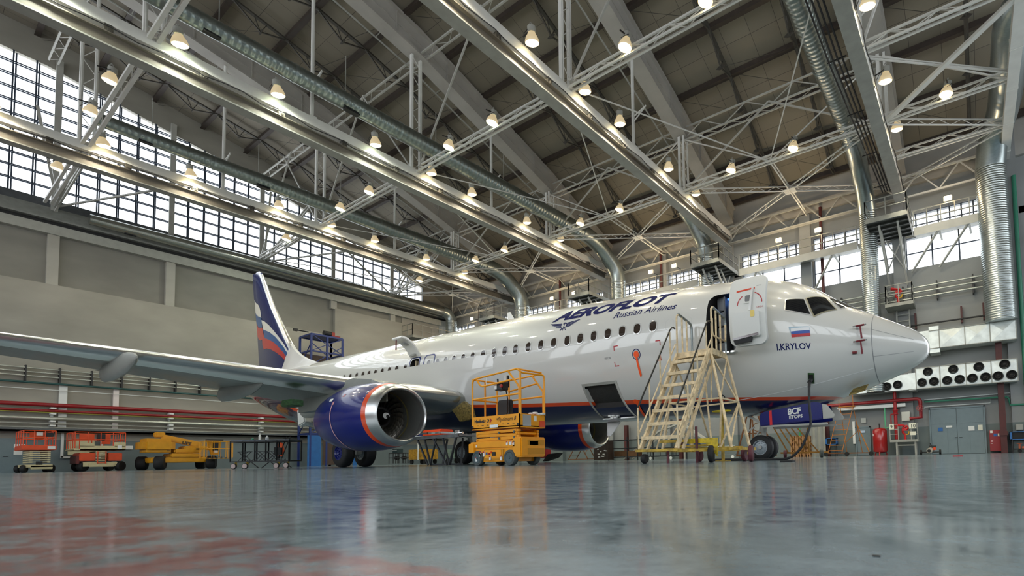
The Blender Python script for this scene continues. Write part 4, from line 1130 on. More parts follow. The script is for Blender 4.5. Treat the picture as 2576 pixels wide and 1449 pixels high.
for sg in (1, -1):
    mg = MB(); mg.tube((-19.6, -sg*2.86, .5), (-19.55, -sg*2.6, 2.0), .11, 12); mg.tube((-19.6, -sg*2.3, .56), (-19.6, -sg*3.4, .56), .08, 10)
    mg.bar((-19.55, -sg*2.7, 1.3), (-19.3, -sg*1.2, 1.6), .09); mg.bar((-19.8, -sg*2.86, .8), (-20.0, -sg*2.86, 1.2), .07)
    g_ = mg.build('main_gear', STEEL, air, smooth=True)
    for y in (2.43, 3.29): wheel(g_, (-19.6, -sg*y, .56), .56, .4, .29, NAVY if (sg == 1 and y > 3) else HUB)
    mg = MB(); mg.box(-20.0, -19.1, -sg*3.56-.02, -sg*3.56+.02, 1.1, 1.9); mg.build('gear_door', NAVY, g_)
# belly blade antenna, tail cone, top antenna
p = MB(); p.ext([(-9.25, 0, 1.32), (-8.72, 0, 1.30), (-9.12, 0, .86), (-9.25, 0, .86)], (0, .03, 0)); p.build('blade_antenna', WHG, air)
x_, y_, z_ = fus(13.6, 0)
p = MB(); p.ext([(-13.9, 0, z_-.05), (-13.45, 0, z_-.05), (-13.8, 0, z_+.42), (-13.95, 0, z_+.42)], (0, .03, 0)); p.build('blade_antenna', WHG, air)
p = MB(); q_ = Vector(fus(27.5, 0, .02)); p.lathe(q_, (0, 0, 1), [(0, .08), (.08, .07), (.12, .0)], 12); p.build('beacon', RIM, air, smooth=True)
# open nose underside panel
p = MB(); q_ = Vector(fus(1.8, 2.9, 0)); p.ext([q_+Vector((.2, -.1, .05)), q_+Vector((.55, -.2, .12)), q_+Vector((.5, -.35, -.02)), q_+Vector((.12, -.25, -.1))], (0, 0, .03)); p.build('open_nose_panel', BAYM, air)
# ------------------------------------------------------------------ hall services
def banded(name, col, axis, freq, rough=.28):
    """spiral-wound duct: fine bands along its run"""
    m = mat(name, col, rough, .9, var=.16, scale=3); nt = m.node_tree; b = nt.nodes['Principled BSDF']
    t = nt.nodes.new('ShaderNodeNewGeometry'); w = nt.nodes.new('ShaderNodeTexWave'); w.bands_direction = axis; w.wave_type = 'BANDS'
    w.inputs['Scale'].default_value = freq; w.inputs['Distortion'].default_value = .4; w.inputs['Detail'].default_value = 2
    bp = nt.nodes.new('ShaderNodeBump'); bp.inputs['Strength'].default_value = .5; bp.inputs['Distance'].default_value = .03
    nt.links.new(t.outputs['Position'], w.inputs['Vector']); nt.links.new(w.outputs['Fac'], bp.inputs['Height']); nt.links.new(bp.outputs[0], b.inputs['Normal'])
    return m
GZ = banded('spiral_duct_upright', '#b3bbba', 'Z', 2.4); GY = banded('spiral_duct_level', '#9aa3a0', 'Y', 1.2, .3)
def arcpts(a, c, b_, n=6):
    a, c, b_ = Vector(a), Vector(c), Vector(b_); return [a*(1-t)**2+c*2*t*(1-t)+b_*t*t for t in [i/n for i in range(n+1)]]
def duct(label, level, elbow, upright, rl, ru, steps=True, loc=None):
    """level run points, elbow points, upright run points"""
    e = thing('air_duct', label, 'air duct', loc or tuple(upright[-1]))
    if level:
        p = MB(); p.path(level, rl[0], 28, rs=[rl[0]+(rl[1]-rl[0])*i/(len(level)-1) for i in range(len(level))]); p.build('level_run', GY, e, smooth=True)
        p = MB()
        L_ = [Vector(q) for q in level]
        for i in range(1, len(L_)):
            q = L_[i]; d = (L_[i]-L_[i-1]).normalized(); r = rl[0]+(rl[1]-rl[0])*i/(len(L_)-1)
            p = MB(); p.tube(q-d*.06, q+d*.06, r+.02, 28); p.build('joint_ring', GALV, e, smooth=True)
        for i in range(len(L_)-1):
            q = L_[i].lerp(L_[i+1], .45); p = MB(); p.bar((q.x, q.y, q.z+.3), (q.x, q.y, q.z+2.4), .03); p.build('hanger_rod', STEEL2, e)
        q = L_[0].lerp(L_[1], .4); p = MB(); p.cb((q.x+rl[0]*.2, q.y, q.z-rl[0]*.97), (.25, .6, .08)); p.build('grille', DARK, e)
        q = L_[1].lerp(L_[2], .5); p = MB(); p.cb((q.x+.1, q.y, q.z-(rl[0]+rl[1])/2*.97), (.3, .7, .08)); p.build('grille', DARK, e)
    if elbow: p = MB(); p.path(elbow, ru, 28); p.build('elbow', GALV, e, smooth=True)
    if upright: p = MB(); p.path(upright, ru, 28); p.build('upright', GZ, e, smooth=True)
    return e
def levels(x, y0, y1, z, n, dx=0): return [(x+dx*i/n, y0+(y1-y0)*i/n, z) for i in range(n+1)]
duct('spiral air duct under the roof along the nose-end girder, dropping behind the nose', levels(-4.3, -30, 17.6, 18.3, 7), arcpts((-4.3, 17.6, 18.3), (-4.3, 19.4, 18.2), (-4.3, 20.2, 17.4), 5)+arcpts((-4.3, 20.2, 17.4), (-4.25, 21.4, 16.8), (-4.25, 21.9, 15.6), 5)[1:], [(-4.25, 21.9, 15.6), (-4.25, 21.9, 4)], (.45, .47), .52)
e = duct('thickest spiral air duct at the right edge, dropping into the sheet metal box', None, [(9.5, 12.6, 19.6), (5.0, 12.9, 19.5)]+arcpts((4.4, 13, 19.4), (3.1, 13.1, 19.3), (3.0, 14.3, 19.0), 6)+[(2.95, 18.3, 18.7)]+arcpts((2.95, 18.9, 18.7), (2.9, 20.6, 18.5), (2.4, 21.4, 17.6), 5)+[(2.25, 21.9, 16.4)], [(2.25, 21.9, 16.4), (2.3, 21.9, 12), (2.35, 21.9, 7.45)], None, .74)
duct('spiral air duct rising behind the fuselage crown under the crane rail end', None, arcpts((-16.5, 20.0, 18.9), (-16.2, 21.2, 18.2), (-15.9, 21.4, 17.2), 5)+arcpts((-15.9, 21.4, 17.2), (-15.7, 22, 16.6), (-15.7, 22, 15.4), 4)[1:], [(-15.7, 22, 15.4), (-15.7, 22, 5)], None, .58)
duct('spiral air duct crossing the middle of the roof over the wing', levels(-24.9, -8.3, 17.9, 18.5, 5, .2), arcpts((-24.7, 17.9, 18.5), (-24.6, 20.0, 18.4), (-24.3, 21.0, 17.2), 6)+arcpts((-24.3, 21.0, 17.2), (-24.0, 22, 16.4), (-23.95, 22, 15.3), 4)[1:], [(-23.95, 22, 15.3), (-23.95, 22, 5)], (.36, .58), .62)
duct('spiral air duct under the roof nearest the tall gable windows', levels(-36.6, -7.7, 18.0, 18.5, 5, .2), arcpts((-36.4, 18.0, 18.5), (-36.2, 20.1, 18.4), (-35.9, 21.0, 17.2), 6)+arcpts((-35.9, 21.0, 17.2), (-35.6, 22, 16.4), (-35.55, 22, 15.3), 4)[1:], [(-35.55, 22, 15.3), (-35.55, 22, 5)], (.34, .62), .68)
DSM = mat('smooth_duct', '#a8aaa2', .24, .85, var=.08, scale=1.2, streak=(1, .3, 1))
e = thing('air_duct', 'smooth shiny air duct hanging along the left wall below the gable windows', 'air duct', (-47.1, 22, 5))
p = MB(); L_ = levels(-47.3, -6, 21.2, 16.75, 6, .2); p.path(L_, .34, 28, rs=[.34, .38, .42, .45, .48, .5, .52]); p.build('level_run', DSM, e, smooth=True)
p = MB(); p.path(arcpts((-47.1, 21.2, 16.75), (-47.0, 22.1, 16.75), (-46.9, 22.2, 15.8), 6), .56, 28); p.build('elbow', GALV, e, smooth=True)
p = MB(); p.path([(-46.9, 22.2, 15.8), (-46.9, 22.2, 5)], .62, 28); p.build('upright', GZ, e, smooth=True)
for y in (-4, 2, 8, 14): p = MB(); p.cb((-47.25, y, 16.4), (.2, .6, .06)); p.build('grille', DARK, e)

# black cables along the nose-end rail
p = MB()
for k in range(4): p.path([(-2.95-.17*k, -30, 16.15+.03*k), (-2.95-.17*k, 8, 16.15), (-2.85-.14*k, 21.5, 16.5)], .035, 6)
for y in range(-28, 21, 4): p.bar((-2.8, y, 16.22), (-3.55, y, 16.22), .04)
tag(p.build('cable_bundle', BLACK), 'four black cables side by side under the nose-end crane rail', 'cables')

# high-bay lamps
LSHADE = mat('lamp_prismatic_reflector', '#c9c2ae', .4, .1, emis='#ffe0a8', es=.35); LHOUS = mat('lamp_housing', '#a9aaa4', .5)
LENSW = mat('lamp_glow_warm', '#fff2d0', .4, emis='#ffe9b0', es=7); LENSC = mat('lamp_glow_cool', '#f4ffe0', .4, emis='#f0ffd8', es=6.5); LENSO = mat('lamp_glow_off', '#d9d8cc', .4, emis='#fff4d8', es=1.1)
def make_lamp(lens):
    e = thing('high_bay_lamp', 'x', 'lamp', (0, 0, 0))
    p = MB(); p.lathe((0, 0, 0), (0, 0, 1), [(0, .25), (.03, .262), (.1, .25), (.2, .21), (.30, .15), (.36, .12)], 24); p.build('reflector', LSHADE, e, smooth=True)
    p = MB(); p.lathe((0, 0, 0), (0, 0, 1), [(-.09, 0), (-.075, .1), (-.03, .2), (.01, .245), (.03, .246)], 24); p.build('lens', lens, e, smooth=True)
    p = MB(); p.lathe((0, 0, 0), (0, 0, 1), [(.36, .13), (.38, .15), (.56, .15), (.58, .12), (.58, 0)], 16); p.path([(0, 0, .58), (.0, .05, .68), (-.05, .02, .72), (-.12, 0, .6)], .02, 5); p.build('ballast_housing', LHOUS, e, smooth=True)
    p = MB(); p.bar((-.1, 0, .45), (-.42, .0, .35), .04); p.path([(0, -.1, .5), (-.2, -.2, .3), (-.35, -.05, .1)], .012, 4); p.build('bracket', DARK, e)
    return e
def add_light(par, loc, power, col, kind='SPOT'):
    l = bpy.data.lights.new('lamp_light', kind); l.energy = power; l.color = col; l.shadow_soft_size = .22; 
    if kind == 'SPOT': l.spot_size = math.radians(160); l.spot_blend = .5
    o = bpy.data.objects.new('lamp_light', l); C.objects.link(o); o.parent = par; o.location = loc
protos = {'w': make_lamp(LENSW), 'c': make_lamp(LENSC), 'o': make_lamp(LENSO)}; used = set()
rails = {-2.5: ('nose-end rail', [-9, -3.2, 1.5, 7.7, 12.53, 16.8]), -14.2: ('rail over the forward fuselage', [-2.3, 1.48, 4.95, 7.8, 12.88, 16.5]), -25.9: ('rail over the wing', [-10.4, -6.75, -3.2, 1.48, 4.92, 7.9, 12.8, 16.45]), -37.5: ('rail nearest the gable', [-10.63, -6.88, -3.2, 1.43, 4.8, 8.03, 12.53, 16.46])}
lamps = []
ords = ['first', 'second', 'third', 'fourth', 'fifth', 'sixth', 'seventh', 'eighth']
for X, (nm_, ys) in rails.items():
    vis = [y for y in ys if not (X == -2.5 and y < 7)]
    for y in ys:
        i_ = vis.index(y)+1 if y in vis else 0
        lab = 'lit high-bay lamp on the %s, %s from the back wall' % (nm_, ords[len(vis)-i_]) if i_ else 'high-bay lamp on the nose-end rail, beyond the frame'
        lamps.append((X+.62, y-.34, 17.30, 0, 'w' if X > -15 else ('c' if X == -25.9 and y < 2 else 'w'), lab))
bn = {-6.9: 'before the nose', -10.6: 'over the title lettering', -18.8: 'over the wing bay, right one', -22.3: 'over the wing bay, left one', -30.3: 'over the rear bay, right one', -33.9: 'over the rear bay, left one', -41.9: 'beside the gable', .4: 'right of the nose-end girder'}
for y, rn in ((-7.75, 'topmost cross truss'), (4.0, 'middle cross truss'), (15.3, 'lowest cross truss')):
    for x in bn:
        if x == .4 and y != 15.3: continue
        k = 'o' if (y == -7.75) else ('c' if (y == 4.0 and x < -15) else 'w')
        lamps.append((x, y-.45, 17.3, PI/2, k, 'high-bay lamp on the %s, %s' % (rn, bn[x])))
for x, y, z, rz_, k, lab in lamps:
    if k not in used: o = protos[k]; o.location = (x, y, z); o.rotation_euler = (0, 0, rz_); o['label'] = lab; used.add(k)
    else: o = dup(protos[k], (x, y, z), rz_, lab)
    o['group'] = 'high-bay lamps'
    o.rotation_euler = (math.radians(10), math.radians(6), rz_); o.scale = (1.12, 1.12, 1.12)
for x, y, z, rz_, k, lab in lamps:
    pass
bpy.context.view_layer.update()
for o in [q for q in bpy.data.objects if q.name.startswith('high_bay_lamp')]:
    k = any(c.data and c.data.materials[0] is LENSO for c in o.children if c.type == 'MESH')
    cool = any(c.data and c.data.materials[0] is LENSC for c in o.children if c.type == 'MESH')
    add_light(o, (0, 0, -.12), 130 if k else 620, (.95, 1, .82) if cool else (1, .9, .68))

# floodlights on the back wall gallery
FLG = mat('floodlight_glow', '#ffe0b0', .4, emis='#ffc98a', es=40)
def flood():
    e = thing('floodlight', 'x', 'floodlight', (0, 0, 0))
    p = MB(); p.box(-.22, .22, 0, .18, 0, .32); p.build('housing', LHOUS, e, bevel=.02)
    p = MB(); p.box(-.17, .17, -.02, 0, .04, .28); p.build('lens', FLG, e)
    p = MB(); p.bar((0, .1, .2), (0, 1.2, .2), .05); p.build('bracket', DARK, e)
    return e
f0 = flood()
fx = [(.13, 15.3, 'rightmost, right of the nose-end girder'), (-7.37, 15.4, 'right of the pair above the cockpit'), (-10.06, 15.4, 'left of the pair above the cockpit'), (-18.5, 15.5, 'right of the pair above the title'), (-20.7, 15.5, 'left of the pair above the title'), (-28.97, 15.4, 'beside the gallery over the mid fuselage'), (-31.7, 15.4, 'third from the corner'), (-43.2, 15.45, 'nearest the hall corner')]
for i, (x, z, lb) in enumerate(fx):
    o = f0 if i == 0 else dup(f0, (0, 0, 0))
    o.location = (x, 22.0, z-.16); o['label'] = 'small glaring floodlight on the back wall, '+lb; o['group'] = 'back wall floodlights'
    add_light(o, (0, -.3, .15), 60, (1, .75, .45), 'POINT')

# galleries, platforms and their rails
def railing(p, pts, h=1.1, step=1.1, r=.042):
    pts = [Vector(q) for q in pts]
    for a, b_ in zip(pts, pts[1:]):
        n = max(1, round((b_-a).length/step))
        for i in range(n+1): q = a.lerp(b_, i/n); p.bar(q, q+Vector((0, 0, h)), r*1.3)
        for k in (.5, 1): p.bar(a+Vector((0, 0, h*k)), b_+Vector((0, 0, h*k)), r*1.2)
GALY = mat('gallery_steel', '#8d8e87', .5, .3, var=.15)
wl = ['behind the nose, right part', 'above the cockpit windows', 'above the title lettering', 'above the mid fuselage', 'in the hall corner']
for (x0, x1), lb in zip([(-1.7, 2.6), (-13.0, -4.95), (-23.2, -16.4), (-35.0, -27.5), (-46.2, -39.2)], wl):
    e = thing('gallery_walkway', 'narrow grey walkway with railing along the back wall windows, '+lb, 'gallery', ((x0+x1)/2, 22.7, 13.4), 'back wall walkways')
    p = MB(); p.box(x0, x1, 21.95, 23.15, 13.72, 13.84); p.build('floor_plate', GALY, e)
    p = MB(); p.box(x0, x1, 21.88, 21.95, 13.42, 13.92); p.build('fascia', STEEL, e)
    p = MB(); railing(p, [(x0, 21.95, 13.84), (x1, 21.95, 13.84)], 1.15, .75); p.build('railing', GALY, e)
    for x in (x0+1.3, x1-1.5): p = MB(); p.bar((x, 21.95, 13.5), (x-1.6, 23.2, 11.6), .12, .08); p.bar((x, 21.95, 13.5), (x+.1, 23.2, 13.3), .1); p.build('strut', STEEL, e)
pn = ['above the nose', 'above the forward door', 'above the mid fuselage', 'above the rear fuselage']
for X, lb in zip(FX, pn):
    e = thing('access_platform', 'grey railed platform at the crane rail end '+lb, 'platform', (X-.4, 21.4, 14), 'crane rail access platforms')
    x0, x1, y0, y1, z = X-1.55, X+.65, 19.5, 23.1, 14.1
    p = MB(); p.box(x0, x1, y0, y1, z-.06, z)
    for y in (19.6, 20.3, 21.0, 21.7, 22.4, 23.0): p.bar((x0, y, z-.12), (x1, y, z-.12), .08, .12)
    p.build('floor_plate', mat('platform_floor', '#4d4f4c', .6, .3, var=.2) if X == FX[0] else bpy.data.materials['platform_floor'], e)
    p = MB(); p.box(x0, x1, y0-.03, y0, z-.2, z+.08); p.box(x0-.03, x0, y0, y1, z-.2, z+.08); p.box(x1, x1+.03, y0, y1, z-.2, z+.08); p.build('edge_beam', GALY, e)
    p = MB(); railing(p, [(x0, y1, z), (x0, y0, z), (x1, y0, z), (x1, y1, z)], 1.15, 1.0); p.build('railing', GALY, e)
    for x in (X-.9, X+.1): p = MB(); p.bar((x, y0+.6, z-.2), (x+.1, 23.2, z-3.2), .1, .14); p.bar((x, y0+1.6, z-.2), (x+.1, 23.2, z-2.2), .08); p.build('strut', STEEL, e)
    p = MB(); p.bar((X-.9, y1-.3, z-.2), (X+.1, 23.2, z-2.2), .06); p.bar((X+.1, y1-.3, z-.2), (X-.9, 23.2, z-2.2), .06); p.build('strut', STEEL, e)
e = thing('access_platform', 'grey railed platform high in the hall corner behind the exit hatch', 'platform', (-46, 19, 13.1), 'crane rail access platforms')
p = MB(); p.box(-47.9, -46.1, 16.9, 21.4, 13.1, 13.16); p.box(-46.1, -46.06, 16.9, 21.4, 12.95, 13.2); p.box(-47.9, -46.1, 16.86, 16.9, 12.95, 13.2); p.build('floor_plate', GALY, e)
p = MB(); railing(p, [(-47.9, 16.9, 13.16), (-46.1, 16.9, 13.16), (-46.1, 21.4, 13.16)], 1.2, 1.1); p.build('railing', GALY, e)
p = MB(); p.bar((-46.3, 18.2, 13), (-47.9, 18.2, 11.6), .12); p.bar((-46.3, 20.4, 13), (-47.9, 20.4, 11.6), .12); p.build('strut', GALY, e)
p = MB(); 
for z0, z1, y in ((12.6, 13.9, 16.9),): pass
# red-brown drain pipes
for x, lb in ((-7.39, 'right of the cockpit'), (-20.3, 'above the title lettering'), (-31.54, 'above the mid fuselage')):
    p = MB(); p.tube((x, 23.05, 10.2), (x, 23.05, 17.4), .11, 12)
    tag(p.build('drain_pipe', MAROON, smooth=True), 'red-brown upright pipe crossing the back wall windows '+lb, 'pipe', 'red-brown upright pipes')

# right part of the back wall --------------------------------------------------
def pipes(name, label, m, z_list, x0, x1, y, r, cat='pipes', brk=None, step=2.4):
    e = thing(name, label, cat, ((x0+x1)/2, y, min(z_list)))
    for z in z_list: p = MB(); p.tube((x0, y, z), (x1, y, z), r, 10); p.build('pipe', m, e, smooth=True)
    if brk:
        x = x0+.9
        while x < x1: p = MB(); p.box(x-.04, x+.04, y+.02, YW, min(z_list)-.25, max(z_list)+.22); p.build('bracket', brk, e); x += step
    return e
pipes('wall_pipes', 'three parallel silver pipes with dark brackets on the back wall above the nose', SILVP, [9.84, 10.18, 10.5], -9, 2.9, 22.9, .055, brk=DARK, step=1.85)
pipes('wall_pipes', 'lone dark pipe with tall brackets on the back wall above the sheet metal box', DARK, [8.15], -9, 2.9, 23.1, .05)
for x, w_ in ((-1.95, 'left'), (.49, 'middle'), (1.6, 'right')): p = MB(); p.box(x-.05, x+.05, 23.16, 23.48, 7.95, 8.95); tag(p.build('pipe_bracket', MAROON), 'dark upright bracket under the three silver pipes, %s of three' % w_, 'bracket', 'upright brackets')
# sheet metal distribution boxes
def xpanel(p, x0, x1, y, z0, z1):
    c = ((x0+x1)/2, y-.05, (z0+z1)/2); p.add([(x0, y, z0), (x1, y, z0), (x1, y, z1), (x0, y, z1), c], [(0, 1, 4), (1, 2, 4), (2, 3, 4), (3, 0, 4)])
e = thing('duct_box', 'long pale galvanised box duct beneath the thickest air duct, without nozzles', 'air duct', (.8, 22.6, 6.1))
p = MB(); xs2 = [-1.35, -.68, .60, 1.80, 3.0]
p.box(-.68, 3.0, 22.0, 23.2, 6.36, 7.44)
for a, b_ in zip(xs2[1:], xs2[2:]): xpanel(p, a, b_, 22.0, 6.36, 7.44)
p.box(-1.2, -.68, 22.02, 23.2, 6.1, 7.7); p.box(-3.6, -1.2, 22.1, 23.2, 6.3, 7.5); p.build('box', GALVB, e)
p = MB()
for x in xs2[1:]: p.bar((x, 21.97, 6.34), (x, 21.97, 7.46), .04)
p.bar((-1.2, 21.97, 6.36), (3, 21.97, 6.36), .04); p.bar((-1.2, 21.97, 7.44), (3, 21.97, 7.44), .04); p.build('flange', STEEL2, e)
e = thing('duct_box', 'long pale galvanised box duct with round dark nozzles low on the back wall', 'air duct', (.5, 22.6, 3.97))
p = MB(); p.box(-2.0, 2.95, 22.0, 23.2, 4.02, 5.26); p.box(-2.4, -2.0, 22.0, 23.2, 3.95, 5.0); p.box(-6.0, -2.4, 22.0, 23.2, 4.0, 4.95)
for a, b_ in ((-2.0, -.74), (-.74, .56), (.56, 1.76), (1.76, 2.95)): xpanel(p, a, b_, 22.0, 4.02, 5.26)
p.build('box', GALVB, e)
p = MB()
for x in (-2.0, -.74, .56, 1.76, 2.95): p.bar((x, 21.97, 4.0), (x, 21.97, 5.28), .04)
p.bar((-2.4, 21.97, 4.0), (2.95, 21.97, 4.0), .04); p.bar((-2, 21.97, 5.26), (2.95, 21.97, 5.26), .04); p.build('flange', STEEL2, e)
noz = [(-3.0, 4.35), (-3.6, 4.3)]
for c_ in (-1.37, -.08, 1.16, 2.36): noz += [(c_-.31, 4.36), (c_+.31, 4.36), (c_+.02, 4.98)]
for x, z in noz:
    p = MB(); p.lathe((x, 21.98, z), (0, -1, 0), [(0, .27), (.10, .26), (.12, .235), (.05, .225), (.0, .2), (.04, .15), (.0, .10), (.05, .05), (.05, 0)], 20)
    nz = p.build('nozzle', mat('nozzle_metal', '#5a5f5e', .3, .8) if 'nozzle_metal' not in bpy.data.materials else bpy.data.materials['nozzle_metal'], e, smooth=True)
    p = MB(); p.lathe((x, 21.97, z), (0, -1, 0), [(.035, .222), (.005, .19), (.045, .145), (.01, .1), (.055, .04), (.055, 0)], 20); p.build('cone', BLACK, nz, smooth=True)
# maroon posts
p = MB(); p.box(2.02, 2.32, 22.5, 22.8, 0, 6.36); p.box(1.98, 2.36, 22.45, 22.85, 1.0, 1.25); tag(p.build('steel_post', MAROON), 'dark red steel post under the box ducts at the right edge', 'post')
p = MB(); p.box(-7.68, -7.38, 22.9, 23.15, 0, 4.0); tag(p.build('steel_post', MAROON), 'dark red steel post behind the open nose gear door', 'post')
# red fire main
e = thing('fire_main', 'red fire water pipe with valves crossing the back wall beneath the nozzle box', 'pipe', (-2.6, 22.8, 0))
p = MB(); p.path([(-12.0, 22.7, 3.35), (-4, 22.7, 3.45), (-2.2, 22.7, 3.46)]+arcpts((-2.1, 22.7, 3.46), (-1.88, 22.7, 3.46), (-1.88, 22.7, 3.25), 4)+[(-1.88, 22.7, 2.3), (-2.5, 22.7, 2.26)], .11, 12); p.build('main_pipe', REDP, e, smooth=True)
p = MB(); p.tube((-3.28, 22.75, 1.0), (-3.28, 22.75, 6.4), .1, 12); p.tube((-3.55, 22.75, 1.9), (-3.55, 22.75, 2.6), .035, 8); p.tube((-3.55, 22.75, 2.6), (-3.28, 22.75, 2.6), .035, 8); p.lathe((-3.28, 22.75, 2.55), (0, 0, 1), [(0, .1), (.02, .17), (.06, .17), (.08, .12), (.25, .14), (.28, .17), (.32, .17), (.34, .1)], 14); p.build('riser', RED, e, smooth=True)
p = MB(); p.lathe((-1.9, 22.5, 2.85), (0, -1, 0), [(0, .17), (.02, .19), (.04, .17)], 20); p.tube((-1.9, 22.7, 2.85), (-1.9, 22.42, 2.85), .04, 8)
for k in range(3): p.bar((-1.9+.17*math.cos(k*PI/3), 22.47, 2.85+.17*math.sin(k*PI/3)), (-1.9-.17*math.cos(k*PI/3), 22.47, 2.85-.17*math.sin(k*PI/3)), .02)
p.build('valve_wheel', mat('pale_red_wheel', '#b5534f', .4), e)
p = MB(); p.box(-12, -2.7, 22.75, 23.4, 3.05, 3.25); tag(p.build('wall_ledge', WHPIPE), 'pale ledge beam right beneath the red fire water pipe', 'beam')
p = MB(); p.tube((-3.9, 22.85, 0), (-3.9, 22.85, 3.05), .045, 8); p.tube((-3.9, 22.85, 1.75), (-3.5, 22.85, 1.8), .03, 8); tag(p.build('green_pipe', mat('light_green_pipe', '#5fb386', .45), smooth=True), 'thin light green upright pipe beside the red tank', 'pipe')
p = MB(); p.box(-9.33, -9.27, 22.8, 22.86, 0, 3.0); tag(p.build('green_pipe', mat('mid_green', '#2f9a55', .45)), 'thin green upright pipe behind the nose wheel ladder', 'pipe')
p = MB(); p.path([(-1.7, 23.1, 3.28), (2.35, 23.1, 3.24)]+arcpts((2.35, 23.1, 3.24), (2.55, 23.1, 3.24), (2.55, 23.1, 3.0), 4)+[(2.55, 22.95, 2.74), (4.5, 22.95, 2.74)], .055, 10); tag(p.build('green_pipe', GREENP, smooth=True), 'dark green pipe above the double doors, stepping down at the right', 'pipe')
p = MB(); p.tube((3.35, 22.9, 0), (3.35, 22.9, 16), .11, 12); tag(p.build('green_pipe', GREENP, smooth=True), 'tall upright green pipe on the right-hand column', 'pipe')
p = MB(); p.path([(-1.85, 23.35, 2.85), (-1.72, 23.35, 2.85), (-1.72, 23.35, 2.97), (1.66, 23.35, 2.97), (1.66, 23.35, 3.24), (2.6, 23.35, 3.3)], .025, 6); tag(p.build('conduit', WHPIPE), 'thin white conduit framing the top of the double doors', 'conduit')
p = MB(); p.tube((-1.7, 23.3, 3.42), (3.2, 23.3, 3.48), .03, 6); tag(p.build('conduit', WHPIPE), 'thin white conduit running straight above the green pipe', 'conduit')
# red tank
e = thing('pressure_tank', 'glossy red upright pressure tank standing at the back wall', 'tank', (-4.2, 22.5, 0))
p = MB(); p.lathe((-4.2, 22.5, 0), (0, 0, 1), [(.12, 0), (.14, .2), (.22, .38), (.32, .42), (1.55, .42), (1.68, .36), (1.76, .18), (1.78, 0)], 32); p.build('shell', mat('tank_red', '#a51a18', .22, coat=.5), e, smooth=True)
p = MB()
for k in range(3): a = 2*PI*k/3+.5; p.bar((-4.2+.33*math.cos(a), 22.5+.33*math.sin(a), .25), (-4.2+.4*math.cos(a), 22.5+.4*math.sin(a), 0), .07, .05)
p.build('foot', RED, e)
p = MB(); p.tube((-4.2, 22.5, 1.76), (-4.2, 22.5, 1.95), .04, 8); p.cb((-4.2, 22.5, 1.98), (.09, .09, .09)); p.build('valve', DARK, e)
p = MB(); p.cb((-4.55, 22.25, 1.3), (.04, .02, .14)); p.build('sticker', PAPER, e)
# monitor stand with number boards
def monitor(label, x, y, z, k=1):
    e = thing('fire_monitor', label, 'fire water cannon', (x, y, z))
    p = MB(); p.tube((x, y, z), (x, y, z+.3), .07, 10); p.path([(x, y, z+.3), (x-.12, y-.05, z+.45), (x-.1, y-.1, z+.7), (x+.12, y-.1, z+.85), (x+.2, y-.1, z+.7), (x+.05, y-.12, z+.6)], .07, 10); p.cb((x, y-.1, z+.62), (.3, .1, .16)); p.tube((x, y-.1, z+.85), (x-.35, y-.3, z+.9), .06, 10, .09); p.build('body', mat('cannon_red', '#c41a1c', .35) if 'cannon_red' not in bpy.data.materials else bpy.data.materials['cannon_red'], e, smooth=True)
    p = MB(); p.path([(x+.05, y-.12, z+.3), (x+.2, y-.15, z+.32), (x+.24, y-.15, z+.5)], .03, 6); p.build('lever', mat('lever_yellow', '#e0b020', .5) if 'lever_yellow' not in bpy.data.materials else bpy.data.materials['lever_yellow'], e)
monitor('red fire water cannon on the low grey stand by the number boards', -2.75, 22.3, .95)
e = thing('cannon_stand', 'low grey steel stand with guard rails carrying a red water cannon', 'stand', (-2.8, 22.4, 0))
p = MB(); p.box(-3.58, -2.03, 22.0, 22.9, .8, .95); p.build('deck', STEEL2, e)
p = MB()
for x in (-3.22, -2.2): 
    for y in (22.1, 22.8): p.box(x-.05, x+.05, y-.05, y+.05, 0, .8)
p.bar((-3.2, 22.1, .6), (-2.2, 22.1, .6), .06); p.build('leg', STEEL2, e)
p = MB()
for x in (-3.56, -3.1, -2.4, -2.05): p.bar((x, 22.05, .95), (x, 22.05, 1.9), .05)
for z in (1.3, 1.6, 1.9): p.bar((-3.56, 22.05, z), (-3.1, 22.05, z), .04); p.bar((-2.4, 22.05, z), (-2.05, 22.05, z), .04)
p.build('guard_rail', STEEL2, e)
BOARD = mat('number_board', '#e3e2cf', .6)
for x0, x1, t_, lb in ((-3.58, -3.32, '9', 'small white board reading 9 on the cannon stand'), (-2.5, -2.1, '10', 'cream board reading 10 on the cannon stand')):
    e = thing('number_board', lb, 'sign', ((x0+x1)/2, 22.0, 1.6))
    p = MB(); p.box(x0, x1, 21.97, 22.0, 1.6, 1.93); p.build('board', BOARD, e)
    place_text(t_, .3, (x0+(.05 if t_ == '9' else .07), 21.965, 1.66), (1, 0, 0), (0, 0, 1), 'number', DARK, e)
p = MB(); p.box(-2.44, -2.14, 21.97, 22.0, 1.2, 1.42); tag(p.build('notice_board', BOARD), 'small cream notice beneath the board reading 10', 'sign')
e = thing('cannon_platform', 'high grey railed platform with ladder on the back wall column above the nose', 'platform', (-2.65, 22.2, 9.2))
p = MB(); p.box(-3.45, -1.9, 21.6, 23.1, 9.2, 9.4); p.build('deck', GALY, e)
p = MB(); railing(p, [(-3.4, 23, 9.4), (-3.4, 21.65, 9.4), (-1.95, 21.65, 9.4), (-1.95, 23, 9.4)], 1.15, .9, .04); p.build('railing', GALY, e)
p = MB()
for x in (-2.95, -2.25): p.bar((x, 22.9, 5.5), (x, 22.9, 9.2), .08)
for k in range(9): p.bar((-2.95, 22.9, 5.7+.4*k), (-2.25, 22.9, 5.7+.4*k), .05)
p.build('ladder', GALY, e)
monitor('red fire water cannon on the high platform above the nose', -2.75, 22.2, 9.5, 1.2)
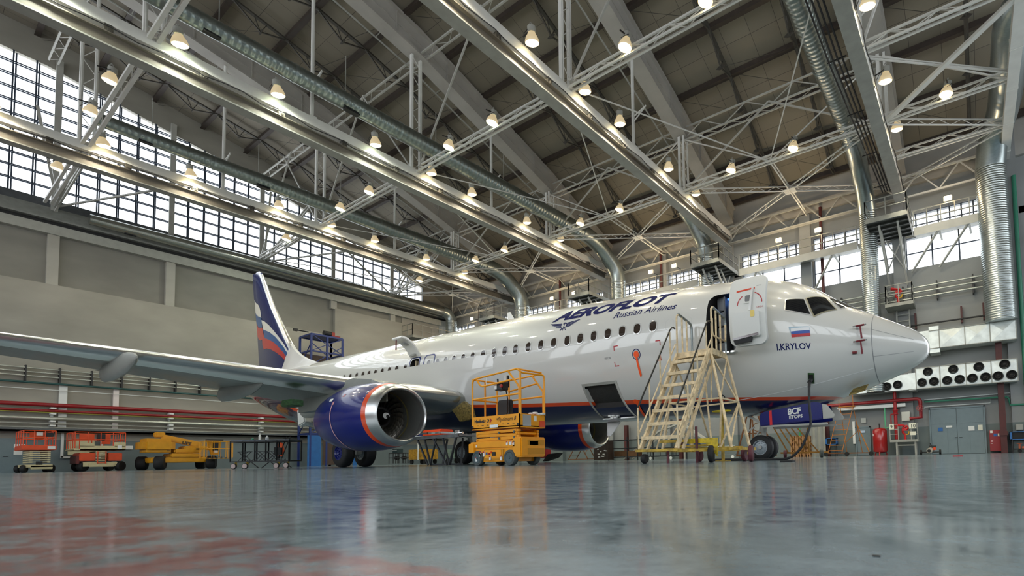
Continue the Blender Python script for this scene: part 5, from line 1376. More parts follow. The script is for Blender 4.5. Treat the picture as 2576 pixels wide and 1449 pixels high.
# electrical cabinet, fan grille
p = MB(); p.box(-2.97, -2.5, 22.95, 23.1, 2.15, 2.72); e_ = p.build('control_cabinet', mat('cabinet_cream', '#d5d8cf', .5), bevel=.015); tag(e_, 'small pale electrical cabinet above the cannon stand', 'cabinet')
p = MB(); p.box(-5.42, -5.12, 23.4, 23.5, 2.16, 2.5); tag(p.build('vent_grille', mat('pale_grille', '#b9bdb8', .6)), 'small square vent above the single grey door', 'vent')
# doors
di = 0
def door(x0, x1, z1, leaves, label=None):
    global di; di += 1
    e = thing('door_%d' % di, None, None, ((x0+x1)/2, 23.4, 0)); e['kind'] = 'structure'
    p = MB(); p.box(x0, x0+.08, 23.36, 23.55, 0, z1); p.box(x1-.08, x1, 23.36, 23.55, 0, z1); p.box(x0, x1, 23.36, 23.55, z1-.08, z1); p.build('frame', DOORG, e)
    w_ = (x1-x0-.16)/leaves
    for k in range(leaves):
        a = x0+.08+w_*k
        p = MB(); p.box(a+.01, a+w_-.01, 23.40, 23.46, .02, z1-.09)
        if leaves == 2: p.box(a+.01, a+w_-.01, 23.385, 23.40, 1.86, 1.88); p.box(a+(.62 if k else .85), a+(.63 if k else .86), 23.385, 23.40, .02, 1.86)
        d_ = p.build('leaf', DOORG, e)
        hx = a+.12 if (leaves == 1 or k == 1) else a+w_-.12
        p = MB(); p.tube((hx, 23.4, 1.0), (hx, 23.33, 1.0), .02, 6); p.bar((hx, 23.33, 1.0), (hx+.14, 23.33, 1.0), .02); p.build('handle', BLACK, d_)
    return e
d1 = door(-5.8, -4.88, 1.93, 1); d2 = door(-1.5, 1.38, 2.86, 2)
def sheet(x0, x1, z0, z1, m, label, y=23.37, cat='notice'):
    p = MB(); p.box(x0, x1, y-.012, y, z0, z1); tag(p.build('notice', m), label, cat)
SB = mat('sign_blue', '#1f64ad', .5)
sheet(-5.5, -5.2, 1.52, 1.66, mat('pale_blue_notice', '#b8cbe0', .6), 'small pale blue notice on the single grey door')
sheet(-1.05, -.8, 1.42, 1.64, SB, 'small blue square sign on the left leaf of the double doors')
sheet(-.62, -.3, 1.62, 1.74, PAPER, 'narrow white sign on the left leaf of the double doors')
sheet(.52, .82, 1.38, 1.66, PAPER, 'white paper on the right leaf of the double doors')
sheet(1.0, 1.22, 1.38, 1.7, BOARD, 'cream paper near the right edge of the double doors')
# red hose cabinet and right hand corner things
e = thing('fire_cabinet', 'dark red fire hose cabinet with stickers right of the double doors', 'cabinet', (1.9, 23.2, .12))
p = MB(); p.box(1.52, 2.2, 23.05, 23.45, .12, 1.35); p.build('body', mat('cabinet_red', '#8c1519', .4), e, bevel=.01)
for x0, x1, z0, z1, m_ in ((1.56, 1.68, 1.18, 1.32, PAPER), (1.72, 1.9, .98, 1.14, SB), (1.92, 2.02, .98, 1.14, BOARD), (1.58, 1.68, .66, .76, mat('pale_pink_sticker', '#d7a5ab', .6)), (1.56, 1.66, .56, .59, PAPER)):
    p = MB(); p.box(x0, x1, 23.04, 23.05, z0, z1); p.build('sticker', m_, e)
def binbox(x0, x1, z0, z1, lb):
    e = thing('tool_bin', lb, 'bin', ((x0+x1)/2, 22.7, z0))
    p = MB(); p.box(x0, x1, 22.5, 23.1, z0, z0+.04); p.box(x0, x1, 22.5, 23.1, z1-.04, z1); p.box(x0, x0+.1, 22.5, 23.1, z0, z1); p.box(x1-.03, x1, 22.5, 23.1, z0, z1); p.box(x0, x1, 23.05, 23.1, z0, z1); p.build('box', BLUEP, e)
    p = MB(); p.box(x0+.1, x1-.03, 22.56, 22.6, z0+.04, z1-.04); p.build('opening', BLACK, e)
    p = MB()
    for x in (x0+.1, x1-.1):
        for y in (22.55, 23.05): p.box(x-.025, x+.025, y-.025, y+.025, 0, z0)
    p.build('leg', DARK, e)
binbox(-7.55, -6.85, .78, 1.22, 'small blue open bin on legs by the dark red post behind the nose')
binbox(2.45, 3.3, .74, 1.2, 'blue open bin on legs at the right edge under the paper dispenser')
p = MB(); p.box(2.75, 3.1, 22.75, 22.95, 1.28, 1.62); tag(p.build('dispenser', STEEL2, bevel=.03), 'grey metal paper dispenser above the blue bin at the right edge', 'dispenser')
e = thing('hand_cart', 'small dark hand cart with a valve wheel standing under the right blue bin', 'cart', (2.95, 22.3, 0))
p = MB(); p.box(2.6, 3.3, 22.2, 22.4, .18, .24); p.tube((2.85, 22.25, .1), (2.85, 22.35, .1), .1, 12); p.tube((3.15, 22.25, .1), (3.15, 22.35, .1), .1, 12); p.build('base', BLACK, e)
p = MB(); p.tube((2.85, 22.3, .2), (2.85, 22.3, .5), .05, 8); p.lathe((2.85, 22.3, .5), (0, 0, 1), [(0, .12), (.02, .14), (.04, .12)], 12); p.box(2.95, 3.25, 22.2, 22.4, .24, .36); p.build('pump', mat('faded_orange', '#a8573a', .5), e)
e = thing('ground_heater', 'low two-wheeled black and orange tow cart with a round nozzle before the double doors', 'cart', (-1.3, 20.8, 0))
p = MB(); p.bar((-1.85, 20.9, .14), (-.85, 20.9, .14), .05)
for x in (-1.84, -.88): p.tube((x-.05, 20.9, .14), (x+.05, 20.9, .14), .14, 16)
p.build('axle_and_wheels', BLACK, e)
p = MB(); p.tube((-1.4, 20.6, .22), (-1.3, 21.2, .32), .15, 12); p.build('barrel', mat('pale_barrel', '#b9b2a3', .4), e, smooth=True)
p = MB(); p.tube((-1.42, 20.55, .21), (-1.4, 20.62, .22), .09, 12); p.cb((-1.25, 21.0, .45), (.35, .3, .12)); p.tube((-1.3, 20.9, .5), (-1.36, 20.9, .66), .03, 6); p.build('motor', DARK, e)
p = MB(); p.cb((-1.15, 20.95, .34), (.12, .3, .16)); p.build('orange_cover', ORNG, e)
# left wall pipes --------------------------------------------------------------------
def lpipe(p, z, r, y0=-16, y1=9.5, x=-47.6, n=10): p.tube((x, y0, z), (x, y1, z), r, n)
def lset(name, zs_, r, m, label, y1=9.5, brk=None, cat='pipes', x=-47.6):
    e = thing(name, label, cat, (x, -2, min(zs_)))
    for z in zs_: p = MB(); lpipe(p, z, r, y1=y1, x=x); p.build('pipe', m, e, smooth=True)
    if brk:
        y = -14.2
        while y < y1-.5: p = MB(); p.box(x-.38, x+.07, y-.035, y+.035, min(zs_)-.35, max(zs_)+.15); p.build('bracket', brk, e); y += 1.44
lset('wall_pipes', [6.0, 6.25, 6.5], .045, SILVP, 'three thin silver pipes with dark brackets on the left wall seen beneath the wing', brk=DARK)
lset('wall_pipe', [5.60], .07, DGREEN, 'dark green pipe on the left wall right below the three silver pipes', cat='pipe')
lset('conduit', [5.2], .02, WHPIPE, 'hair-thin white line running along the left wall above the red pipes', cat='conduit', y1=22)
lset('wall_pipe', [4.24], .13, REDP, 'upper dark red pipe along the left wall', cat='pipe', y1=16)
lset('wall_pipe', [3.87], .09, REDP, 'lower dark red pipe along the left wall', cat='pipe', y1=16)
lset('conduit', [3.76], .02, mat('yellow_green_line', '#a9b03c', .5), 'thin yellow-green line right beneath the lower red pipe', cat='conduit', y1=16)
lset('wall_pipe', [3.38], .11, SILVP, 'thick silver pipe along the left wall beneath the red pipes', cat='pipe', y1=22)
lset('wall_pipe', [3.05], .05, STEEL2, 'upper of two thin grey pipes along the left wall', cat='pipe', y1=22)
lset('wall_pipe', [2.80], .05, STEEL2, 'lower of two thin grey pipes along the left wall', cat='pipe', y1=22)
p = MB(); p.box(-47.95, -47.3, -16, 22, 2.52, 2.64); p.box(-47.4, -47.3, -16, 22, 2.52, 2.74); tag(p.build('cable_tray', mat('tray_grey', '#5b6163', .5, .3)), 'grey cable tray running along the left wall above the parked lifts', 'cable tray')
for k, y in enumerate((-13, -7.25, -1.5, 4.2, 9.9)):
    p = MB(); 
    for z in (4.02, 3.68, 3.2, 2.92): p.box(-47.9, -47.35, y-.12, y+.12, z-.05, z+.05)
    p.box(-47.95, -47.85, y-.06, y+.06, 2.6, 4.3)
    tag(p.build('pipe_bracket', WHPIPE), 'pale pipe bracket with four arms on the left wall, '+['outside the frame', 'above the first orange lift', 'above the yellow boom lift', 'above the black tables', 'behind the fin'][k], 'bracket', 'pipe brackets')
p = MB(); p.box(-47.98, -47.8, -6.98, -6.62, 2.8, 5.65); tag(p.build('cable_cover', WHPIPE), 'white upright cable cover between the two orange lifts', 'cable cover')
p = MB(); p.box(-47.98, -47.8, -4.48, -4.2, 2.8, 5.6); tag(p.build('cable_cover', mat('pinkish_white', '#e2d9d6', .6)), 'pinkish white upright cable cover left of the yellow boom lift', 'cable cover')
# cream switch panel in a white frame, door and notices at far left
p = MB(); p.bar((-47.9, -6.75, .9), (-47.9, -6.75, 2.5), .12); p.bar((-47.9, -6.8, .92), (-47.9, -4.9, .92), .12); p.bar((-47.9, -4.95, .9), (-47.9, -4.95, 2.5), .12); tag(p.build('panel_frame', WHPIPE), 'white pipe frame around the cream switch panel', 'frame')
e = thing('switch_panel', 'cream electrical switch panel on the left wall between the orange lifts', 'cabinet', (-47.8, -5.9, 1.0))
p = MB(); p.box(-48, -47.75, -6.5, -5.3, 1.05, 2.05); p.build('case', mat('panel_cream', '#cfc9a4', .5), e, bevel=.02)
for y in (-6.45, -6.1, -5.85, -5.6): p = MB(); p.box(-47.75, -47.73, y, y+.14, 1.32, 1.42); p.build('switch', DARK, e)
p = MB(); p.box(-47.75, -47.73, -6.25, -5.5, 1.58, 1.6); p.build('slot', DARK, e)
di += 1; e = thing('door_%d' % di, None, None, (-47.95, -9.4, 0)); e['kind'] = 'structure'
p = MB(); p.box(-48.0, -47.93, -10.4, -8.35, 0, 2.1); p.box(-47.93, -47.92, -9.35, -9.33, 0, 2.1); dl_ = p.build('leaf', DOORG, e)
p = MB(); p.bar((-47.9, -9.15, 1.0), (-47.9, -8.95, 1.0), .03); p.build('handle', BLACK, dl_)
def lsheet(y0, y1, z0, z1, m, lb): p = MB(); p.box(-47.92, -47.9, y0, y1, z0, z1); tag(p.build('notice', m), lb, 'notice')
lsheet(-9.75, -9.5, 1.42, 1.6, SB, 'small blue sign on the grey door at the left edge')
lsheet(-8.75, -8.3, 1.5, 1.75, PAPER, 'upper of two papers beside the grey door at the left edge'); lsheet(-8.75, -8.4, 1.1, 1.35, PAPER, 'lower of two papers beside the grey door at the left edge')
lsheet(-3.95, -3.4, 1.45, 1.7, PAPER, 'white notice left of the yellow boom lift')
# ------------------------------------------------------------------ yellow scissor lift
YEL = mat('lift_yellow', '#f0a010', .4, var=.06, scale=4); YEL2 = mat('lift_yellow_shade', '#c98a10', .45)
GTYRE = mat('grey_solid_tyre', '#4c5353', .7, var=.15); GHUB = mat('grey_wheel_hub', '#4a5a5f', .45)
e = thing('scissor_lift', 'yellow scissor lift with guard rails standing before the wing root', 'scissor lift', (-9.3, -4.3, 0))
x0, x1, y0, y1 = -10.2, -8.4, -4.75, -3.85
# chassis
p = MB()
p.box(x0+.02, x1-.28, y0+.06, y1-.06, .10, .50); p.box(x0-.06, x1-.2, y0+.02, y1-.02, .46, .62)
p.box(x0-.12, x0+.10, y0+.0, y1-.0, .34, .58)
c_ = p.build('chassis', YEL, e, bevel=.012)
p = MB(); p.box(x1-.30, x1+.02, y0+.02, y1-.02, .20, .70); p.build('ladder_end', YEL, c_, bevel=.03)
p = MB(); 
for a, b_ in ((.27, .42), (.50, .63)): p.box(x1+.0, x1+.03, y0+.24, y1-.08, a, b_)
p.build('step_recess', YEL2, c_)
p = MB(); p.box(x0+.45, x1-.62, y0+.03, y0+.07, .14, .42); p.build('side_tray', YEL2, c_, bevel=.01)
p = MB(); p.box(x0+.5, x1-.7, y0+.02, y0+.035, .20, .40); p.build('tray_cover', YEL, c_)
for x, z, w_, h_, m_ in ((-9.35, .30, .12, .10, DARK), (-9.62, .31, .05, .07, BLUEP), (-9.52, .30, .06, .06, RED), (-9.45, .34, .05, .05, ORNG)):
    p = MB(); p.box(x-w_/2, x+w_/2, y0-.0, y0+.03, z-h_/2, z+h_/2); p.build('control', m_, c_, bevel=.005)
for x, z, w_, h_ in ((-9.86, .30, .06, .13), (-9.72, .30, .06, .13), (-9.48, .19, .05, .1), (-9.08, .19, .06, .12), (-8.86, .55, .05, .09), (-8.74, .56, .07, .1), (-10.0, .52, .03, .08), (-10.0, .17, .06, .11), (-8.64, .54, .04, .08)):
    p = MB(); p.box(x-w_/2, x+w_/2, y0-.005, y0+.022, z-h_/2, z+h_/2); st_ = p.build('sticker', PAPER, c_)
    p = MB(); p.box(x-w_/2, x+w_/2, y0-.008, y0-.005, z+h_*.25, z+h_/2); p.build('sticker_band', REDM, c_)
p = MB(); p.box(x1+.02, x1+.03, y0+.3, y0+.6, .50, .60); p.build('sticker', PAPER, c_)
for wx_, wy in ((-8.78, y0+.07), (-9.98, y0+.07), (-8.78, y1-.07), (-9.98, y1-.07)):
    p = MB(); p.lathe((wx_, wy-.075, .195), (0, 1, 0), [(.02, 0), (.02, .13), (.0, .14), (0, .185), (.015, .195), (.135, .195), (.15, .185), (.15, 0)], 28)
    t_ = p.build('wheel', GTYRE, e, smooth=True)
    p = MB(); p.lathe((wx_, wy-.08, .195), (0, 1, 0), [(.0, 0), (.0, .03), (.015, .04), (.012, .13), (0, .14)], 24); p.build('hub', GHUB, t_, smooth=True)
# scissor stack
p = MB()
for k, z in enumerate((.60, .68, .77, .86)):
    t = .012*(-1)**k
    for yy in (y0+.10, y1-.16): 
        p.bar((x0+.1, yy, z+t), (x1-.2, yy, z-t), .05, .075)
for z in (.66, .80): p.tube((x1-.2, y0+.06, z), (x1-.2, y1-.06, z), .04, 10); p.tube((x0+.15, y0+.06, z), (x0+.15, y1-.06, z), .035, 10)
for z in (.66, .73, .80, .87): p.cb((x1-.17, y0+.12, z), (.09, .08, .06)); p.cb((x1-.17, y1-.14, z), (.09, .08, .06))
sc = p.build('scissor_arms', YEL, e, bevel=.008)
p = MB()
for x in (-9.2, -8.66):
    for z in (.69, .83): p.tube((x, y0+.065, z), (x, y0+.04, z), .03, 10)
p.build('pivot_pin', GHUB, sc)
# platform
p = MB(); zb, zt = .93, 1.27
p.box(x0, x1, y0, y0+.03, zb, zt); p.box(x0, x1, y1-.03, y1, zb, zt); p.box(x1-.03, x1, y0, y1, zb, zt); p.box(x0, x0+.03, y0, y1, zb, zt); p.box(x0, x1, y0, y1, zb+.02, zb+.06)
pl = p.build('platform_deck', YEL, e, bevel=.006)
place_text('Haulotte', .115, (x0+.14, y0-.004, 1.115), (1, 0, 0), (0, 0, 1), 'lettering', DARK, pl, bold=.006, width=.44)
place_text('Optimum 8', .14, (x1-.80, y0-.004, 1.115), (1, 0, 0), (0, 0, 1), 'lettering', DARK, pl, shear=.3, width=.68)
place_text('8-2', .07, (x0+.98, y0-.004, 1.15), (1, 0, 0), (0, 0, 1), 'lettering', DARK, pl, width=.11)
p = MB()
for k in range(2):
    a = x0+.62+.09*k; p.add([(a, y0-.003, 1.105), (a+.05, y0-.003, 1.105), (a+.09, y0-.003, 1.155), (a+.05, y0-.003, 1.205), (a, y0-.003, 1.205), (a+.04, y0-.003, 1.155)], [(0, 1, 2, 5), (5, 2, 3, 4)])
    p.build('chevron', DARK if k == 0 else RED, pl); p = MB()
for k in range(8): p.box(x0+.22+.19*k, x0+.30+.19*k, y0-.003, y0, 1.03, 1.045)
p.build('deck_slot', DARK, pl)
p = MB(); p.box(x0+.72, x0+1.02, y0-.004, y0, .965, 1.04); p.build('number_sticker', PAPER, pl)
p = MB(); p.box(x1, x1+.004, y0+.10, y0+.38, .97, 1.25); p.build('document_pouch', mat('foil_pouch', '#b7bbbb', .3, .6), pl)
p = MB(); p.box(x1, x1+.004, y0+.48, y0+.58, 1.1, 1.23); p.build('sticker', PAPER, pl)
p = MB(); p.box(x1, x1+.004, y0+.68, y1-.01, .96, 1.12); p.build('warning_plate', ORNG, pl)
p = MB(); p.lathe((x1-.06, y0-.01, 1.01), (0, 1, 0), [(0, .0), (0, .035), (.01, .035)], 14); p.lathe((x0+.06, y0-.01, 1.01), (0, 1, 0), [(0, .0), (0, .035), (.01, .035)], 14); p.build('deck_bolt', DARK, pl)
# guard rails
T = .024
def rail(nm_, segs):
    p = MB()
    for s_ in segs: p.path(s_, T, 8)
    return p.build(nm_, YEL, e, smooth=True)
yf, yb = y0+.03, y1-.03
rail('side_rail', [[(x0+.02, yf, 1.25), (x0+.02, yf, 2.15)]+arcpts((x0+.02, yf, 2.15), (x0+.02, yf, 2.28), (x0+.16, yf, 2.29), 4)+[(x1-.5, yf, 2.36), (x1-.12, yf, 2.38)], [(x0+.02, yf, 1.74), (x1-.0, yf, 1.76)],
     [(x0+.16, yf+.02, 2.27), (x0+.3, yf, 2.12)]+arcpts((x0+.3, yf, 2.12), (x0+.38, yf, 2.05), (x0+.48, yf, 2.06), 3)+[(x1-.3, yf, 2.13)], [(x1-.42, yf, 2.35), (x1-.1, yf, 2.0), (x1-.04, yf, 1.9), (x1-.04, yf, 1.25)]])
rail('side_rail', [[(x0+.02, yb, 1.25), (x0+.02, yb, 2.15)]+arcpts((x0+.02, yb, 2.15), (x0+.02, yb, 2.28), (x0+.16, yb, 2.29), 4)+[(x1-.12, yb, 2.35)], [(x0+.02, yb, 1.74), (x1, yb, 1.76)], [(x0+.5, yb, 1.25), (x0+.5, yb, 2.28)],
     [(x1-.42, yb, 2.33), (x1-.14, yb, 2.0), (x1-.04, yb, 1.88), (x1-.04, yb, 1.25)], [(x0+.16, yb, 2.27), (x0+.5, yb, 2.0), (x1-.25, yb, 2.12)]])
rail('end_rail', [[(x0+.02, yf, 2.28), (x0+.02, yb, 2.28)], [(x0+.02, yf, 1.74), (x0+.02, yb, 1.74)], [(x0+.02, (yf+yb)/2, 1.25), (x0+.02, (yf+yb)/2, 2.28)]])
rail('gate_rail', [[(x1, yf, 1.25), (x1, yf, 2.30)], [(x1, yb, 1.25), (x1, yb, 2.24)]+arcpts((x1, yb, 2.24), (x1-.0, yb, 2.33), (x1-.15, yb, 2.35), 3), [(x1-.12, yf, 2.38), (x1-.02, yf, 2.32), (x1, yf+.05, 2.28), (x1, yb-.06, 2.30)], [(x1-.12, yf, 2.38), (x1-.1, yb, 2.38)]])
p = MB(); p.box(x0+.30, x0+.80, yb-.25, yb-.12, 1.28, 1.75); p.build('document_box', DARK, e, bevel=.03)
p = MB(); p.box(-9.42, -9.12, y0+.10, y0+.32, 1.92, 2.12); p.box(-9.28, -9.1, y0+.3, y0+.34, 2.0, 2.32); cb_ = p.build('control_box', DARK, e, bevel=.02)
p = MB(); p.lathe((-9.14, y0+.10, 2.02), (0, -1, 0), [(0, .045), (.02, .045), (.04, .035), (.04, 0)], 14); p.build('stop_button', RED, cb_)
p = MB(); p.box(-9.40, -9.32, y0+.09, y0+.10, 1.95, 2.09); p.build('sticker', PAPER, cb_); p = MB(); p.box(-9.26, -9.17, y0+.28, y0+.30, 2.18, 2.31); p.build('sticker', PAPER, cb_)
p = MB(); p.tube((-9.38, y0+.2, 2.1), (-9.40, y0+.2, 2.24), .022, 8); p.build('joystick', BLACK, cb_)
p = MB(); p.path([(-9.15, y0+.25, 1.94), (-9.14, y0+.3, 1.7), (-9.25, y0+.4, 1.4), (-9.5, y0+.55, 1.25)], .015, 6); p.build('control_cable', BLACK, cb_)
p = MB(); p.path([(-9.62, yf, 2.30), (-9.64, yf-.01, 2.16), (-9.6, yf-.01, 2.02)], .008, 5); p.build('string', PAPER, e)
e = thing('rag', 'small pale crumpled rag lying on the yellow scissor lift deck edge', 'rag', (-8.5, -4.1, 1.28))
p = MB(); 
for k in range(4): p.cb((-8.55+.06*k, -4.2+.07*k, 1.30+.02*math.sin(k*2)), (.14, .12, .05))
p.build('cloth', PAPER, e, bevel=.02)

# ------------------------------------------------------------------ rolling stairs at the door
WOOD = mat('peeling_cream_paint', '#e0cba4', .55, var=.3, scale=9, bump=.3); RUST = mat('rusty_yellow_paint', '#b99a3a', .6, var=.5, scale=7)
PURP = mat('faded_maroon_wheel', '#5a2730', .6, var=.2); BLKR = mat('dark_handrail', '#2e2f2f', .35, .4); GRYR = mat('grey_tube', '#8f9899', .35, .6)
e = thing('boarding_stairs', 'peeling cream rolling stairs with railed platform at the open door', 'stairs', (-4.6, -3.2, 0))
XL, XR, YF, YP, YB2, ZP = -5.08, -4.22, -4.52, -2.78, -1.98, 2.58
for x in (XL, XR):
    p = MB(); p.bar((x, YF, .28), (x, YP, ZP), .05, .11); p.bar((x, YF+.28, .28), (x, YP+.05, ZP-.35), .04, .07); p.build('stringer', WOOD, e)
for k in range(7):
    t = (k+.9)/7.6; y = YF+(YP-YF)*t; z = .28+(ZP-.28)*t
    p = MB(); p.box(XL-.02, XR+.02, y-.12, y+.12, z-.02, z+.02); p.box(XL-.02, XR+.02, y-.125, y-.11, z-.05, z+.02); p.build('tread', WOOD, e)
p = MB(); p.box(XL-.0, XR+.06, YP, YB2, ZP, ZP+.04); p.box(XL, XR+.06, YP-.02, YP, ZP-.1, ZP+.04); p.box(XR+.04, XR+.07, YP, YB2, ZP-.1, ZP+.04); p.box(XL-.02, XL, YP, YB2, ZP-.1, ZP+.04)
for k in range(5): p.box(XL, XR+.06, YP+.05+.16*k, YP+.09+.16*k, ZP-.07, ZP)
p.build('platform', WOOD, e)
def tub(nm_, segs, r=.022, m=None, n=6):
    p = MB()
    for s_ in segs: p.path(s_, r, n)
    return p.build(nm_, m or WOOD, e, smooth=True)
feet = [((XR, YP, ZP), (-3.42, -3.62, .3)), ((XR+.04, YB2, ZP), (-3.5, -2.35, .3)), ((XL, YP, ZP), (-5.25, -3.3, .3)), ((XL, YB2, ZP), (-5.3, -1.7, .3))]
for a, b_ in feet: p = MB(); p.bar(a, b_, .05); p.build('leg', WOOD, e)
def on(i, t): a, b_ = feet[i]; return Vector(a).lerp(Vector(b_), t)
p = MB(); q = [on(0, .52), on(1, .52), on(3, .52), on(2, .52)]
for i in range(4): p.bar(q[i], q[(i+1) % 4], .035)
p.bar(on(0, .05), on(1, .52), .03); p.bar(on(1, .05), on(0, .52), .03); p.bar(on(0, .54), (-3.95, -3.0, .3), .03); p.bar(on(1, .54), on(0, .98), .03); p.bar(on(1, .54), (-3.9, -3.1, .3), .03)
p.bar(on(2, .1), on(3, .52), .03); p.bar(on(2, .52), on(3, .98), .03); p.bar(on(3, .52), on(2, .98), .03); p.bar(on(2, .52), (XL+.1, YF+.5, .3), .03); p.bar((XR, -3.5, 1.35), (-4.5, -2.2, .3), .035); p.bar((XR, -3.1, 1.9), (-4.0, -3.3, .3), .03)
p.bar(on(0, .08), on(0, .52)+Vector((-.5, .6, 0)), .03)
p.build('cross_brace', WOOD, e)
p = MB()
p.bar((XL-.05, YF-.02, .27), (XR+.05, YF-.02, .27), .05); p.bar((XL-.1, YF, .27), (-5.3, -1.6, .27), .05); p.bar((XR, YF, .25), (-3.4, -3.6, .28), .05); p.bar((-3.4, -3.75, .28), (-3.45, -2.2, .28), .06); p.bar((-5.3, -1.7, .28), (-3.45, -2.2, .28), .06); p.bar((-5.2, -3.3, .3), (-3.3, -3.3, .3), .06); p.bar((-5.2, -2.8, .38), (-3.9, -3.0, .38), .05); p.bar((-5.2, -3.5, .48), (-4.1, -3.6, .48), .09, .06)
p.build('base_frame', RUST, e)
p = MB(); p.ext([(-4.05, -3.9, .5), (-3.6, -3.9, .5), (-3.62, -3.9, .12), (-3.8, -3.9, .35)], (0, .03, 0)); p.box(-4.3, -3.75, -3.92, -3.88, .4, .5); p.build('yellow_gusset', mat('gusset_yellow', '#c9ae20', .5, var=.4, scale=10), e)
for x, y, m_, r in ((-5.0, -4.5, BLACK, .1), (-3.72, -4.0, BLACK, .175), (-5.1, -1.7, PURP, .15), (-3.7, -2.2, PURP, .16), (-3.12, -3.35, PURP, .17)):
    p = MB(); p.lathe((x-.05, y, r), (1, .25 if r > .16 else 0, 0), [(0, 0), (.0, r*.45), (.01, r*.85), (.03, r), (.09, r), (.11, r*.85), (.11, 0)], 20); w_ = p.build('caster_wheel', m_, e, smooth=True)
    p = MB(); p.lathe((x-.055, y, r), (1, 0, 0), [(0, 0), (0, r*.25), (.01, r*.25)], 12); p.build('hub', RUST, w_)
p = MB(); p.tube((XL+.55, YF+.2, .0), (XL+.55, YF+.2, .3), .03, 8); p.build('screw_jack', PURP, e); p = MB(); p.tube((-4.05, -3.95, 0), (-4.05, -3.95, .75), .03, 8); p.build('screw_jack', PURP, e)
# handrails of the flight
for x in (XL-.04, XR+.04):
    tub('handrail', [[(x, YF, 1.18), (x, YP-.35, 3.02)]+arcpts((x, YP-.35, 3.02), (x, YP-.2, 3.28), (x, YP-.02, 3.22), 4)], .02, BLKR)
    segs = [[(x, YF, .3), (x, YF, 1.18)]]
    for t in (.28, .56, .84): y = YF+(YP-YF)*t; z = .28+(ZP-.28)*t; segs.append([(x, y, z), (x, y, z+.87)])
    segs.append([(x, YF, .6), (x, YP, 2.85)])
    tub('rail_post', segs, .018)
# platform rails
tub('platform_rail', [[(XL, YP, ZP), (XL, YP, 3.45)]+arcpts((XL, YP, 3.45), (XL, YP, 3.58), (XL, YP+.12, 3.58), 3), [(XL, YP+.28, ZP), (XL, YP+.28, 3.56)], [(XL, YP+.52, ZP), (XL, YP+.52, 3.54)]])
tub('platform_rail', [[(XR+.05, YP, ZP), (XR+.05, YP, 3.5)]+arcpts((XR+.05, YP, 3.5), (XR+.05, YP, 3.6), (XR+.05, YP+.12, 3.6), 3), [(XR+.05, YP+.25, ZP), (XR+.05, YP+.25, 3.56)], [(XR+.05, YP+.5, ZP), (XR+.05, YP+.5, 3.52)], [(XR+.09, YP-.05, 3.3), (XR+.09, YP-.05, 3.0)]+arcpts((XR+.09, YP-.05, 3.0), (XR+.09, YP-.05, 2.9), (XR+.09, YP+.1, 2.9), 3)+[(XR+.09, YB2-.1, 2.9), (XR+.09, YB2-.08, 3.3)]])
for x in (XL, XR+.05):
    tub('rail_sleeve', [[(x, YP+.1, 3.6), (x, YB2-.12, 3.5)]+arcpts((x, YB2-.12, 3.5), (x, YB2, 3.48), (x, YB2, 3.35), 3)+[(x, YB2, 3.1)]], .032, GRYR, 8)
    tub('rail_post', [[(x, YB2, 3.1), (x, YB2, ZP)]], .026, GRYR, 8)
p = MB(); p.box(-4.72, -4.66, -3.3, -3.28, 1.55, 1.75); p.build('paper_tag', PAPER, e)

# yellow post with handles beneath the stairs
e = thing('handle_post', 'yellow post with loop handles standing behind the boarding stairs', 'post', (-4.6, -1.35, 0))
p = MB(); p.tube((-4.6, -1.35, 0), (-4.6, -1.35, 1.5), .045, 10); p.cb((-4.6, -1.35, .01), (.3, .3, .02)); p.build('post', RUST, e)
p = MB(); p.path([(-4.6+.24*math.cos(a), -1.35+.14*math.sin(a), 1.28) for a in [2*PI*i/16 for i in range(16)]], .02, 6, closed=True); p.bar((-4.84, -1.35, 1.28), (-4.36, -1.35, 1.28), .03); p.build('loop_handle', mat('bright_yellow', '#d8c21c', .5), e, smooth=True)
p = MB(); p.path([(-4.6+.1*math.cos(a), -1.35, 1.6+.1*math.sin(a)) for a in [2*PI*i/14 for i in range(14)]], .012, 6, closed=True); p.build('ring', BLACK, e, smooth=True)

# ------------------------------------------------------------------ trestle platform by the engine with case and caps
FRM = mat('dark_frame_paint', '#33363a', .5, .3, var=.15)
e = thing('work_table', 'dark steel trestle table with worn top before the starboard engine inlet', 'table', (-11.95, -4.3, 0))
p = MB(); p.box(-12.95, -10.9, -4.62, -3.95, .83, .87); p.box(-12.95, -10.9, -4.64, -4.6, .79, .88); p.build('table_top', mat('worn_sheet_top', '#6f7274', .35, .6, var=.4, scale=5), e)
p = MB()
for x, s_ in ((-12.3, 1), (-11.45, -1)):
    p.bar((-12.8 if s_ > 0 else -12.05, -4.6, .8), (x-.05, -4.55, .04), .04); p.bar((-11.9 if s_ > 0 else -11.0, -4.6, .8), (x+.05, -4.55, .04), .04); p.bar((-12.2 if s_ > 0 else -11.5, -4.0, .8), (x, -4.1, .04), .04); p.bar((x-.15, -4.6, .8), (x, -4.5, .04), .04)
p.bar((-12.3, -4.5, .05), (-11.4, -4.5, .05), .05); p.bar((-12.3, -4.1, .05), (-11.4, -4.1, .05), .05); p.bar((-11.4, -4.5, .05), (-11.0, -4.6, .8), .03)
p.build('trestle_frame', FRM, e)
e = thing('tool_case', 'bright orange hard case with silver band lying on the trestle table', 'case', (-12.2, -4.35, .87))
p = MB(); p.box(-12.65, -11.78, -4.55, -4.1, .87, 1.06); p.build('shell', mat('case_orange', '#f2501c', .4), e, bevel=.03)
p = MB(); p.box(-12.66, -11.77, -4.56, -4.09, .935, .985); b_ = p.build('band', GALV, e, bevel=.005)
p = MB(); p.box(-12.15, -11.98, -4.585, -4.56, .925, .97); p.build('handle', STEEL2, e, bevel=.006)
p = MB()
